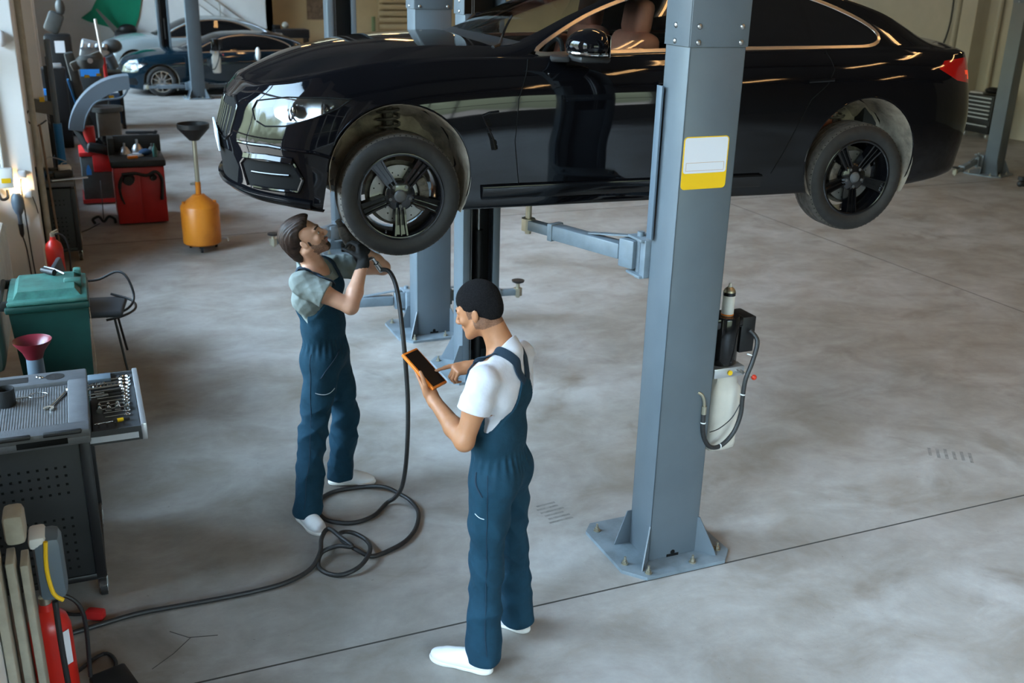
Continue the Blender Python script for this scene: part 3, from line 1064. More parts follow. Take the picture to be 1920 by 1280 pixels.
    sheet(i0, i1, nB, nC, lambda i, j: (float(full[i, j, 0]), float(full[i, j, 2])), cutp, cl2)
    sheet(i1, U - 1, nB, nC, lambda i, j: (float(us[i]), float(j)), [], lambda x, z, p3, f: 'body')
    # C..D sheet: hood, windshield, roof, rear window, boot
    J0, J1 = nC, Vn - 1
    def cl3(u, j, p3, f):
        if 8.08 < u < 9.95 and j > J0 + .9: return 'windshield'
        if 12.95 < u < 14.85 and j > J0 + .9: return 'rear_window'
        if 7.45 < u <= 8.08 and j > J0 + .5: return 'cowl'
        return 'body'
    sq = lambda a, b, c, d: [(a, c), (a, d), (b, d), (b, c)]
    cuts3 = [sq(8.08, 9.95, J0 + .9, J1 + 1), sq(12.95, 14.85, J0 + .9, J1 + 1), sq(7.45, 8.08, J0 + .5, J1 + 1)]
    sheet(0, U - 1, J0, J1, lambda i, j: (float(us[i]), float(j)), cuts3, cl3)
    # build meshes for both sides
    glassm = spec.get('glass', M['glass'])
    mats_ = {'body': paint, 'front_door': paint, 'rear_door': paint, 'headlight': M['lens'], 'tail_light': M['red_lens'], 'tail_bright': M['red_lens2'], 'grille': M['blackmatte'], 'intake': M['blackmatte'], 'lower_grille': M['blackmatte'], 'pillar': M['blackgloss'], 'pillar_rear': M['blackgloss'], 'front_glass': glassm if clear_front else M['tint'], 'rear_glass': M['tint'], 'windshield': glassm if clear_front else M['tint'], 'rear_window': M['tint'], 'cowl': M['blackplast']}
    nm = {'body': 'body_shell', 'front_door': 'front_door', 'rear_door': 'rear_door', 'headlight': 'headlight', 'tail_light': 'tail_light', 'tail_bright': 'tail_light_lamp', 'grille': 'kidney_grille', 'intake': 'bumper_intake', 'lower_grille': 'lower_grille', 'pillar': 'window_pillar', 'pillar_rear': 'window_pillar', 'front_glass': 'front_window', 'rear_glass': 'rear_side_window', 'windshield': 'windshield', 'rear_window': 'rear_window', 'cowl': 'cowl_panel'}
    joint = {'body', 'windshield', 'rear_window', 'cowl', 'lower_grille'}
    objs = {}
    for cls, fl in parts.items():
        for side in ((0,) if cls in joint else (-1, 1)):
            bm = bmesh.new()
            normals = []
            verts = {}
            def vert(p, nn, sg):
                k = (round(p.x, 5), round(p.y * sg, 5), round(p.z, 5))
                if k not in verts:
                    v = bm.verts.new((p.x, p.y * sg, p.z))
                    verts[k] = (v, V((nn.x, nn.y * sg, nn.z)))
                return verts[k][0]
            for (pts, nrm, _) in fl:
                for sg in ((-1, 1) if side == 0 else (side,)):
                    vs_ = [vert(p, n_, sg) for p, n_ in zip(pts, nrm)]
                    if len(set(vs_)) < 3: continue
                    u_ = []
                    for v in vs_:
                        if v not in u_: u_.append(v)
                    if sg > 0: u_ = u_
                    else: u_ = u_[::-1]
                    try: bm.faces.new(u_)
                    except ValueError: pass
            bm.verts.index_update()
            lst = [None] * len(bm.verts)
            for v, n_ in verts.values(): lst[v.index] = n_
            me = bpy.data.meshes.new(nm[cls])
            # orientation check
            bm.faces.ensure_lookup_table()
            bad = 0
            for f in bm.faces:
                f.normal_update()
                nn = sum((lst[v.index] for v in f.verts), V())
                if f.normal.dot(nn) < 0: bad += 1
            if bad > len(bm.faces) / 2:
                bmesh.ops.reverse_faces(bm, faces=bm.faces)
            bm.to_mesh(me); bm.free()
            me.shade_smooth()
            me.normals_split_custom_set_from_vertices([tuple(n_) for n_ in lst])
            o = link(nm[cls], me, mats_[cls], t)
            objs.setdefault(cls, []).append(o)
    # extras --------------------------------------------------
    def surf(xs, lvl):
        """point on the near side surface at plan arc s and level z"""
        i = int(np.argmin(abs(s - xs)))
        j = int(np.argmin(abs(full[i, :nv1, 2] - lvl)))
        return full[i, j], N_[i, j]
    def surfline(poly, sg, off=.001, n=14):
        out = []
        for (a, b), (c, d) in zip(poly[:-1], poly[1:]):
            for k in range(n):
                x, z = a + (c - a) * k / n, b + (d - b) * k / n
                i = np.searchsorted(s, x); i = min(max(i, 1), U - 1)
                f_ = (x - s[i - 1]) / (s[i] - s[i - 1])
                colm = full[i - 1, :nv1] * (1 - f_) + full[i, :nv1] * f_
                y = np.interp(z, colm[:, 2], colm[:, 1]); xx = np.interp(z, colm[:, 2], colm[:, 0])
                out.append(V((xx, (y + off) * sg, z)))
        return out
    if detail:
        for sg in (-1, 1):
            for k, line in enumerate((front_door[:4], [(1.664, .26), (1.664, .94)], rear_door[2:9], [(.62, .26), (2.2, .26)])):
                r_ = .0022
                MB().tube(surfline(line, sg, -.0006), .003, n=6).build('door_gap', M['blackmatte'], t)
    # window trim ring following the glass outline
    trim = spec.get('trim', M['satin'])
    def upper_pt(x, z):
        best = None
        col = None
        # search glass strip columns
        sub = full[i0:i1, nB:nC + 1]
        d = (sub[:, :, 0] - x) ** 2 + (sub[:, :, 2] - z) ** 2
        k = np.unravel_index(np.argmin(d), d.shape)
        return sub[k], N_[i0 + k[0], nB + k[1]]
    for sg in (-1, 1):
        loop = []
        dl = [V((p[0], p[1], 0)) for p in dlo]
        dn = []
        for k in range(len(dl)):
            a, b = dl[k], dl[(k + 1) % len(dl)]
            m_ = max(2, int((b - a).length / .05))
            dn += [a + (b - a) * q / m_ for q in range(m_)]
        cx = sum(p.x for p in dn) / len(dn); cz = sum(p.y for p in dn) / len(dn)
        pts = []
        for p in dn:
            q, _ = upper_pt(p.x, p.y)
            # y from local interpolation in z on the nearest column
            i = i0 + int(np.argmin(abs(full[i0:i1, nB + 6, 0] - p.x)))
            colm = full[i, nB:nC + 1]
            y = np.interp(p.y, colm[:, 2], colm[:, 1])
            pts.append(V((p.x, (y + .002) * sg, p.y)))
        # smooth
        for _ in range(3):
            pts = [(pts[k - 1] + pts[k] * 2 + pts[(k + 1) % len(pts)]) / 4 for k in range(len(pts))]
        nrm = [V((0, sg * .95, .35))] * len(pts)
        mb = MB()
        mb.ribbon(pts + [pts[0]], nrm + [nrm[0]], .022, .004)
        mb.build('window_trim', trim, t)
    # under floor, inner tub
    mb = MB()
    mb.b2((.40, -.80, .185), (2.40, .80, .25))
    mb.b2((-.62, -.45, .21), (-.40, .45, .25))
    mb.b2((-.45, -.50, .22), (.42, .50, .30))
    mb.b2((2.38, -.50, .22), (3.6, .50, .30))
    mb.cyl((.4, .0, .2), (2.3, .05, .2), .035, n=10)
    mb.build('underbody', M['castiron'], t)
    for cx in (0, wheelbase):
        for sg in (-1, 1):
            mb = MB()
            # arched liner: half cylinder open to the outside
            n = 26
            for (y0, y1, r0, r1) in ((sg * .885, sg * .86, RA - .004, RA - .012), (sg * .86, sg * .62, RA - .012, RA - .03), (sg * .62, sg * .50, RA - .03, RA - .10)):
                ra = []; rb = []
                for k in range(n + 1):
                    a = R(-32 + (222 if cx == 0 else 244) * k / n)
                    wv = .012 * math.sin(k * 1.9) if abs(y1) < .85 else 0
                    ra.append(mb.bm.verts.new((cx + r0 * math.cos(a), y0, .325 + r0 * math.sin(a))))
                    rb.append(mb.bm.verts.new((cx + (r1 + wv) * math.cos(a), y1, .325 + (r1 + wv) * math.sin(a))))
                for k in range(n):
                    mb.bm.faces.new((ra[k], ra[k + 1], rb[k + 1], rb[k]))
            mb.b2((cx - .30, sg * .50 - .01, .22), (cx + .30, sg * .50 + .01, .62))
            bmesh.ops.remove_doubles(mb.bm, verts=mb.bm.verts, dist=.0005)
            mb.build('wheel_arch_liner', M['liner'], t, ang=60)
    if detail:
        for sg in (-1, 1):
            # rolled arch lip
            for cx in (0, wheelbase):
                pts = []
                for k in range(31):
                    a = R(-18 + (200 if cx == 0 else 216) * k / 30)
                    x, z = cx + RA * math.cos(a), .325 + RA * math.sin(a)
                    pts.append((x - cx + s_of_x(cx), z))
                sl = surfline(pts, sg, -.004, 1)
                MB().tube(sl, .006, n=6).build('arch_lip', paint, t)
    # struts
    for cx in (0, wheelbase):
        for sg in (-1, 1):
            mb = MB()
            mb.cyl((cx, sg * .60, .30), (cx, sg * .54, .66), .028, n=10)
            for k in range(6):
                z = .40 + k * .04
                mb.tube([(cx + .06 * math.cos(a * PI / 6), sg * (.585 - k * .007) + .06 * math.sin(a * PI / 6), z + a * .0033) for a in range(12)], .008, n=6)
            mb.cyl((cx, sg * .62, .22), (cx + .05, sg * .2, .24), .022, n=8)
            mb.build('suspension_strut', M['castiron'], t)
    # interior: dash, seats, steering wheel
    mb = MB()
    mb.b2((.55, -.70, .60), (.95, .70, .90), bev=.05)
    mb.b2((.6, -.72, .25), (3.0, .72, .34))
    mb.b2((3.0, -.6, .3), (3.1, .6, .95))
    mb.build('dashboard', M['interior'], t)
    MB().tube([(.98 + .05 * math.sin(a), -.36 + .18 * math.cos(a), .82 + .17 * math.sin(a)) for a in [2 * PI * k / 24 for k in range(24)]], .014, n=8, closed=True).box((1.0, -.36, .82), (.03, .33, .03)).cyl((.85, -.36, .76), (.99, -.36, .82), .03).build('steering_wheel', M['interior'], t)
    for y in (-.37, .37):
        st = MB().box((1.16, y, .42), (.50, .50, .16), bev=.05).build('seat', M['leather'], t)
        mb = MB().box((1.45, y, .735), (.15, .46, .62), (0, R(14), 0), bev=.06, seg=3)
        for q in (-.21, .21): mb.box((1.39, y + q, .715), (.14, .09, .5), (0, R(14), 0), bev=.04)
        mb.build('seat_back', M['leather'], st)
        MB().box((1.52, y, 1.115), (.11, .26, .20), (0, R(8), 0), bev=.045, seg=3).build('headrest', M['leather'], st)
        MB().cyl((1.49, y - .06, .95), (1.515, y - .06, 1.09), .006).cyl((1.49, y + .06, .95), (1.515, y + .06, 1.09), .006).build('headrest_post', M['chrome'], st)
    MB().box((2.55, 0, .55), (.5, 1.2, .2), bev=.05).box((2.85, 0, .8), (.14, 1.2, .5), (0, R(20), 0), bev=.05).build('rear_bench', M['leather'], t)
    # headlight internals
    for sg in (-1, 1):
        if objs.get('headlight'):
            ho = objs['headlight'][0 if sg < 0 else 1]
            hp = [p for p in headp]
            mb = MB()
            cxs = [sum(p[0] for p in hp) / len(hp), sum(p[1] for p in hp) / len(hp)]
            loopo = surfline(hp + [hp[0]], sg, 0, 5)
            cen = sum(loopo, V()) / len(loopo)
            # recessed bowl
            vs1 = [mb.bm.verts.new(p) for p in loopo]
            inn = V((.085, -.075 * sg, 0))
            vs2 = [mb.bm.verts.new(p + inn + (cen - p) * .12) for p in loopo]
            n = len(vs1)
            for k in range(n):
                try: mb.bm.faces.new((vs1[k], vs1[(k + 1) % n], vs2[(k + 1) % n], vs2[k]))
                except ValueError: pass
            try: mb.bm.faces.new(vs2)
            except ValueError: pass
            mb.build('lamp_reflector', M['reflector'], ho)
            mb = MB()
            for (xx, zz, rr) in ((.36, .5, .048), (.68, .55, .045)):
                k = surfline([(min(p[0] for p in hp) + (max(p[0] for p in hp) - min(p[0] for p in hp)) * xx, min(p[1] for p in hp) + (max(p[1] for p in hp) - min(p[1] for p in hp)) * zz), (0, 0)], sg, 0, 1)[0]
                p = k + inn * .6
                mb.tube([p + V((0, rr * math.cos(a), rr * math.sin(a))) + inn * .2 * math.cos(a) for a in [2 * PI * q / 20 for q in range(20)]], .006, n=6, closed=True)
                mb.sph(p + inn * .2, (.02, .034, .034), 10)
            mb.build('lamp_ring', M['chrome'], ho)
            MB().tube(surfline(hp + [hp[0]], sg, -.001, 6), .0045, n=6).build('lamp_bezel', M['blackmatte'], ho)
            if detail:
                MB().tube(surfline(intake + [intake[0]], sg, .002, 6), .011, n=8).build('intake_frame', paint, t)
                MB().tube(surfline([(off + .50, .47), (off + .75, .475), (off + 1.0, .455), (off + 1.12, .42)], sg, .0, 8), .010, n=8).build('bumper_crease', paint, t)
                MB().tube(surfline([(off + .60, .325), (off + .89, .33)], sg, .004, 8), .007, n=8).build('intake_slat', M['blackgloss'], t)
                MB().tube(surfline(grille + [grille[0]], sg, .003, 6), .009, n=8).build('grille_frame', M['blackgloss'], t)
                for kk in range(5):
                    xx = off + .08 + kk * .062
                    MB().tube(surfline([(xx, .485), (xx, .66)], sg, .0, 6), .005, n=6).build('grille_slat', M['blackgloss'], t)
    if detail:
        # mirror, handles, vent, sills, plate, wipers, splitter
        for sg in (-1, 1):
            mb = MB()
            mb.sph((.985, sg * .985, 1.0), (.130, .130, .085), 16)
            for v in mb.bm.verts:
                if v.co.x > 1.04: v.co.x = 1.04 + (v.co.x - 1.04) * .2
                if v.co.z < .955: v.co.z = .955 + (v.co.z - .955) * .35
            mi = mb.build('wing_mirror', M['paint'], t)
            MB().box((.98, sg * .985, .935), (.17, .20, .035), bev=.015).box((.86, sg * .87, .925), (.10, .12, .03), (0, 0, sg * .3), bev=.01).build('mirror_base', M['blackplast'], mi)
            MB().tube([(.90, sg * .905, .975), (.868, sg * .97, .967), (.885, sg * 1.05, .963), (.96, sg * 1.112, .963), (1.03, sg * 1.11, .963)], .009, n=8, smooth=4).build('mirror_indicator', M['chrome'], mi)
            MB().box((1.058, sg * .985, 1.0), (.004, .19, .11), bev=.001).build('mirror_glass', M['chrome'], mi)
            for hx in (1.42, 2.36):
                a = surfline([(hx, .80), (hx + .2, .81)], sg, .022, 6)
                MB().tube(a, .011, n=8).build('door_handle', M['paint'], t)
            # side vent behind the front wheel
            q = surfline([(.52, .66), (.47, .655), (.43, .64), (.45, .60), (.49, .52), (.51, .44)], sg, .001, 5)
            MB().tube(q, [.006] * 10, n=6).build('side_vent', M['blackgloss'], t)
            q = surfline([(.45, .62), (.49, .52), (.505, .45)], sg, -.004, 8)
            MB().ribbon(q, [V((0, sg, 0))] * len(q), .045, .004).build('side_vent', M['blackmatte'], t)
            q = surfline([(.44, .225), (2.38, .235)], sg, .012, 8)
            MB().ribbon(q, [V((0, sg, -.3))] * len(q), .075, .010).build('sill_skirt', M['blackgloss'], t)
        MB().box((-.888, 0, .44), (.012, .52, .115), (0, R(-4), 0), bev=.003).build('number_plate', mat('plate_pale', (.55, .62, .70), .4), t)
        mb = MB()
        for sg in (-1, 1):
            # M-style bumper corner blade and splitter lip
            q = surfline([(off + .02, .21), (off + .45, .208), (off + .8, .19), (off + .98, .17)], sg, .018, 10)
            mb.ribbon(q, [V((-.3, sg * .6, -.5))] * len(q), .05, .008)
        mb.build('front_lip', M['blackgloss'], t)
        for sg in (-1, 1):
            q = surfline([(off + .54, .405), (off + .72, .415), (off + .90, .405)], sg, .010, 8)
            MB().ribbon(q, [V((-.6, sg * .6, .3))] * len(q), .03, .008).build('intake_blade', M['paint'], t)
        mb = MB()
        for a, b in (((.60, -.62, .975), (.86, -.02, 1.10)), ((.56, .05, 1.0), (.80, .60, 1.08))):
            mb.tube([a, (V(a) + V(b)) / 2 + V((-.0, 0, .015)), b], .007, n=6, smooth=4)
            mb.tube([(a[0] - .05, a[1] - .05, a[2] - .01), a], .012, n=6)
        mb.build('wiper', M['blackplast'], t)
        MB().box((1.22, 0, 1.245), (.03, .16, .05), bev=.012).build('rear_view_mirror', M['interior'], t)
    # wheels
    def tyre_prof():
        Rt, Rr, W_ = .327, .222, .1125
        return [(Rr, -W_ * .78), (Rr + .012, -W_ * .90), (Rr + .05, -W_ * 1.0), (Rt - .035, -W_ * .97), (Rt - .012, -W_ * .86), (Rt - .003, -W_ * .72),
                (Rt, -W_ * .55), (Rt, -W_ * .46), (Rt - .007, -W_ * .445), (Rt - .007, -W_ * .40), (Rt, -W_ * .385), (Rt, -W_ * .10), (Rt - .007, -W_ * .085), (Rt - .007, -W_ * .02), (Rt, 0), (Rt, W_ * .33), (Rt - .007, W_ * .35), (Rt - .007, W_ * .42), (Rt, W_ * .44),
                (Rt - .003, W_ * .72), (Rt - .012, W_ * .86), (Rt - .035, W_ * .97), (Rr + .05, W_), (Rr + .012, W_ * .90), (Rr, W_ * .78)]
    def wheel(cx, sg):
        wt = bpy.data.objects.new('wheel', None)
        COL.objects.link(wt)
        wt.parent = t
        wt.location = (cx, sg * .775, .325 - wheel_drop)
        wt.rotation_euler = (0, 0, 0 if sg < 0 else PI)
        # local: outer face toward -y
        ax = (0, -1, 0)
        tp = tyre_prof()
        mb = MB().m(0)
        mb.lathe(tp, (0, 0, 0), ax, n=72, close=True)
        for f in mb.bm.faces:
            c = f.calc_center_median()
            if math.hypot(c.x, c.z) > .327 - .018: f.material_index = 1
        ty = mb.build('tyre', [M['rubber'], M['tread']], wt, ang=40)
        if detail:
            mb = MB()
            for k in range(64):
                a = 2 * PI * k / 64
                for q in (-1, 1):
                    c = V((.3145 * math.cos(a), q * .083, .3145 * math.sin(a)))
                    e1 = V((math.cos(a), 0, math.sin(a)))
                    mb.box(c, (.012, .019, .005), Matrix((e1, V((0, 1, 0)), e1.cross(V((0, 1, 0))))).transposed())
            tb = mb.build('tread_groove', M['blackmatte'], wt); tb['kind'] = 'stuff'
        # rim barrel
        mb = MB()
        mb.lathe([(.224, -.09), (.231, -.094), (.233, -.101), (.226, -.104), (.216, -.100), (.208, -.07), (.200, -.02), (.195, .04), (.205, .09), (.228, .10), (.229, .086), (.212, .06), (.208, 0), (.214, -.05)][::-1], (0, 0, 0), (0, 1, 0), n=64, close=True)
        rimm = rim_mat or M['rim']
        rm = mb.build('rim', rimm, wt, ang=50)
        mb = MB().lathe([(0, .03), (.05, .035), (.078, .05), (.082, .066), (.068, .074), (0, .074)], (0, 0, 0), ax, n=40)
        mb.build('hub', rimm, wt)
        MB().lathe([(0, .074), (.030, .074), (.034, .080), (.026, .090), (.012, .094), (0, .095)], (0, 0, 0), ax, n=28).build('centre_cap', M['cap'], wt)
        ns = 5 if rim_kind == 'five' else 10
        for k in range(ns):
            a0 = -PI / 2 + 2 * PI * k / ns
            mb = MB()
            er = V((math.cos(a0), 0, math.sin(a0))); et = V((-math.sin(a0), 0, math.cos(a0)))
            def P_(r, tt, y): return er * r + et * tt + V((0, -y, 0))
            if rim_kind == 'five':
                # web with two raised ribs flaring outward
                for (o1, o2) in ((-.030, -.029), (.0, .0), (.030, .029)):
                    prof = [(.045, o1 * .62, .072), (.10, o1 * .80, .078), (.16, o2 * .92, .086), (.212, o2 * 1.12, .094)]
                    for (p, q) in zip(prof[:-1], prof[1:]):
                        w1, w2 = (.0085, .0085) if o1 else (.005, .004)
                        a_ = [P_(p[0], p[1] - w1, p[2] - .05), P_(p[0], p[1] + w1, p[2] - .05), P_(p[0], p[1] + w1 * .55, p[2]), P_(p[0], p[1] - w1 * .55, p[2])]
                        b_ = [P_(q[0], q[1] - w2, q[2] - .045), P_(q[0], q[1] + w2, q[2] - .045), P_(q[0], q[1] + w2 * .55, q[2]), P_(q[0], q[1] - w2 * .55, q[2])]
                        va = [mb.bm.verts.new(x) for x in a_]; vb = [mb.bm.verts.new(x) for x in b_]
                        for z in range(4): mb.bm.faces.new((va[z], va[(z + 1) % 4], vb[(z + 1) % 4], vb[z]))
                for (p, q) in (((.045, .024, .058), (.10, .027, .062)), ((.10, .027, .062), (.16, .028, .068)), ((.16, .028, .068), (.212, .034, .076))):
                    a_ = [P_(p[0], -p[1], p[2] - .03), P_(p[0], p[1], p[2] - .03), P_(p[0], p[1], p[2]), P_(p[0], -p[1], p[2])]
                    b_ = [P_(q[0], -q[1], q[2] - .03), P_(q[0], q[1], q[2] - .03), P_(q[0], q[1], q[2]), P_(q[0], -q[1], q[2])]
                    va = [mb.bm.verts.new(x) for x in a_]; vb = [mb.bm.verts.new(x) for x in b_]
                    for z in range(4): mb.bm.faces.new((va[z], va[(z + 1) % 4], vb[(z + 1) % 4], vb[z]))
            else:
                mb.box(P_(.13, 0, .07), (.17, .03, .026), Matrix((er, V((0, -1, 0)), et)).transposed(), bev=.006)
            mb.build('spoke', rimm, wt, ang=40)
            if rim_kind == 'five' and detail:
                a1 = a0 + PI / 5 * 0
                c = V((math.cos(a1) * .056, -.066, math.sin(a1) * .056))
                MB().cyl(c, c + V((0, -.012, 0)), .0095, n=6).build('wheel_bolt', M['cap'], wt)
        if detail:
            c = V((-.082, -.085, -.182))
            MB().cyl(c, c + V((-.004, -.018, -.006)), .004, n=8).build('valve', M['steel'], wt)
        # brake
        hb = MB().lathe([(.06, .0), (.155, .0), (.155, .022), (.085, .022), (.08, .03), (0, .03)], (0, 0, 0), ax, n=48)
        dk = hb.build('brake_disc', M['disc'], wt)
        mb = MB()
        for k in range(24):
            a = 2 * PI * k / 24
            r = .10 + .018 * (k % 3)
            c = V((r * math.cos(a), -.0221, r * math.sin(a)))
            mb.cyl(c, c + V((0, -.0012, 0)), .004, n=8)
        dh = mb.build('disc_hole', M['blackmatte'], wt); dh['kind'] = 'stuff'
        ca = MB()
        for q in range(5):
            a = R(-28 + 14 * q) if cx < 1 else R(152 + 14 * q)
            ca.box((.135 * math.cos(a), -.02, .135 * math.sin(a)), (.055, .075, .045), Euler((0, -a, 0)).to_matrix(), bev=.01)
        ca.build('brake_caliper', M['castiron'], wt)
        MB().lathe([(0, -.03), (.17, -.03), (.175, -.02), (.05, -.01), (0, -.01)], (0, 0, 0), ax, n=32).build('dust_shield', M['castiron'], wt)
        return wt
    for cx in (0, wheelbase):
        for sg in (-1, 1):
            wheel(cx, sg)
    return t

HEAD = [(.64, .595), (.60, .645), (.625, .69), (.84, .72), (1.04, .725), (1.20, .722), (1.13, .675), (1.0, .625), (.85, .58), (.72, .57)]
car = make_car('raised_car', 'glossy black four-door coupe raised high on the lift', None, M['paint'], {'head': HEAD})
car.location = (1.590, 5.956, 1.665)
car.rotation_euler = (0, 0, R(-5.03))
car['category'] = 'car'
# ------------------------------------------------------------------ people: smooth solid modelling on a grid
def smin(a, b, k):
    if k <= 0: return np.minimum(a, b)
    h = np.clip(.5 + .5 * (b - a) / k, 0, 1)
    return b * (1 - h) + a * h - k * h * (1 - h)
class SDF:
    def __init__(s, lo, hi, h):
        s.lo = np.array(lo, float); s.h = h
        s.n = np.ceil((np.array(hi, float) - s.lo) / h).astype(int) + 1
        s.D = np.full(s.n, .2, np.float32)
    def _sub(s, c0, c1, pad):
        a = np.floor((np.minimum(c0, c1) - pad - s.lo) / s.h).astype(int)
        b = np.ceil((np.maximum(c0, c1) + pad - s.lo) / s.h).astype(int) + 1
        a = np.clip(a, 0, s.n); b = np.clip(b, 0, s.n)
        if np.any(b <= a): return None, None
        sl = tuple(slice(p, q) for p, q in zip(a, b))
        g = [(np.arange(p, q) * s.h + l).astype(np.float32) for p, q, l in zip(a, b, s.lo)]
        return sl, (g[0][:, None, None], g[1][None, :, None], g[2][None, None, :])
    def _apply(s, sl, d, op, k):
        if op == 'u': s.D[sl] = smin(s.D[sl], d, k)
        elif op == 's': s.D[sl] = -smin(-s.D[sl], d, k)
        elif op == 'i': s.D[sl] = -smin(-s.D[sl], -d, k)
    def cap(s, p, q, r0, r1=None, k=.02, op='u'):
        p = np.array(p, float); q = np.array(q, float); r1 = r0 if r1 is None else r1
        sl, g = s._sub(p, q, max(r0, r1) + k + 3 * s.h)
        if sl is None: return s
        d = q - p
        L = d @ d + 1e-12
        t = np.clip(((g[0] - p[0]) * d[0] + (g[1] - p[1]) * d[1] + (g[2] - p[2]) * d[2]) / L, 0, 1)
        dd = np.sqrt((g[0] - p[0] - t * d[0]) ** 2 + (g[1] - p[1] - t * d[1]) ** 2 + (g[2] - p[2] - t * d[2]) ** 2) - (r0 + (r1 - r0) * t)
        s._apply(sl, dd.astype(np.float32), op, k)
        return s
    def ell(s, c, r, F_=None, k=.02, op='u'):
        """ellipsoid with radii r along the columns of F_"""
        c = np.array(c, float); r = np.array(r, float)
        m = max(r)
        sl, g = s._sub(c, c, m + k + 3 * s.h)
        if sl is None: return s
        x, y, z = g[0] - c[0], g[1] - c[1], g[2] - c[2]
        F_ = np.eye(3) if F_ is None else np.array(F_, float)
        u = [x * F_[0][i] + y * F_[1][i] + z * F_[2][i] for i in range(3)]
        k0 = np.sqrt((u[0] / r[0]) ** 2 + (u[1] / r[1]) ** 2 + (u[2] / r[2]) ** 2)
        k1 = np.sqrt((u[0] / r[0] ** 2) ** 2 + (u[1] / r[1] ** 2) ** 2 + (u[2] / r[2] ** 2) ** 2) + 1e-9
        s._apply(sl, (k0 * (k0 - 1) / k1).astype(np.float32), op, k)
        return s
    def box(s, c, half, F_=None, rd=.01, k=.01, op='u'):
        c = np.array(c, float); half = np.array(half, float)
        m = np.linalg.norm(half) + rd
        sl, g = s._sub(c, c, m + k + 3 * s.h)
        if sl is None: return s
        x, y, z = g[0] - c[0], g[1] - c[1], g[2] - c[2]
        F_ = np.eye(3) if F_ is None else np.array(F_, float)
        q = [np.abs(x * F_[0][i] + y * F_[1][i] + z * F_[2][i]) - half[i] + rd for i in range(3)]
        o = np.sqrt(sum(np.maximum(a, 0) ** 2 for a in q))
        d = o + np.minimum(np.maximum(np.maximum(q[0], q[1]), q[2]), 0) - rd
        s._apply(sl, d.astype(np.float32), op, k)
        return s
    def half(s, p, n, op='i', k=0):
        """keep (op i) the side opposite to n"""
        g = s.grid()
        p = np.array(p, float); n = np.array(n, float); n = n / np.linalg.norm(n)
        d = (g[0] - p[0]) * n[0] + (g[1] - p[1]) * n[1] + (g[2] - p[2]) * n[2]
        s._apply(tuple([slice(None)] * 3), d.astype(np.float32), op, k)
        return s
    def grid(s):
        g = [(np.arange(n) * s.h + l).astype(np.float32) for n, l in zip(s.n, s.lo)]
        return g[0][:, None, None], g[1][None, :, None], g[2][None, None, :]
    def mesh(s, name, mats, parent=None, smooth=2, classify=None, keep=None):
        g = openvdb.FloatGrid()
        g.background = .2
        g.copyFromArray(s.D)
        pts, quads = g.convertToQuads(isovalue=0.0)
        pts = np.array(pts, float) * s.h + s.lo
        quads = np.array(quads, int)
        if keep is not None:
            fc = pts[quads].mean(1)
            quads = quads[keep(fc)]
            used = np.unique(quads)
            mp_ = -np.ones(len(pts), int); mp_[used] = np.arange(len(used))
            pts = pts[used]; quads = mp_[quads]
        # relax a little
        if smooth:
            e = np.concatenate([quads[:, [0, 1]], quads[:, [1, 2]], quads[:, [2, 3]], quads[:, [3, 0]]])
            for it in range(smooth):
                acc = np.zeros_like(pts); cnt = np.zeros(len(pts))
                np.add.at(acc, e[:, 0], pts[e[:, 1]]); np.add.at(acc, e[:, 1], pts[e[:, 0]])
                np.add.at(cnt, e[:, 0], 1); np.add.at(cnt, e[:, 1], 1)
                pts = pts + .5 * (acc / cnt[:, None] - pts)
        me = bpy.data.meshes.new(name)
        me.from_pydata(pts.tolist(), [], quads[:, ::-1].tolist())
        me.update()
        # make the faces look outward
        v = np.array([p.normal for p in me.polygons[:2000]]) if len(me.polygons) else None
        vol = 0.0
        q = pts[quads[:, ::-1]]
        cc = q.mean(1); nn = np.cross(q[:, 2] - q[:, 0], q[:, 3] - q[:, 1])
        if np.sum((cc - pts.mean(0)) * nn) < 0: me.flip_normals()
        me.shade_smooth()
        o = link(name, me, mats, parent)
        if classify is not None:
            idx = classify(cc)
            me.polygons.foreach_set('material_index', idx.astype(np.int32))
        return o, pts

def nrmz(v): v = np.array(v, float); return v / np.linalg.norm(v)
def frame_rfu(f, u):
    """columns: right, forward, up"""
    f = nrmz(f); u = np.array(u, float); u = nrmz(u - f * (u @ f)); r = np.cross(f, u)
    return np.stack([r, f, u], 1)

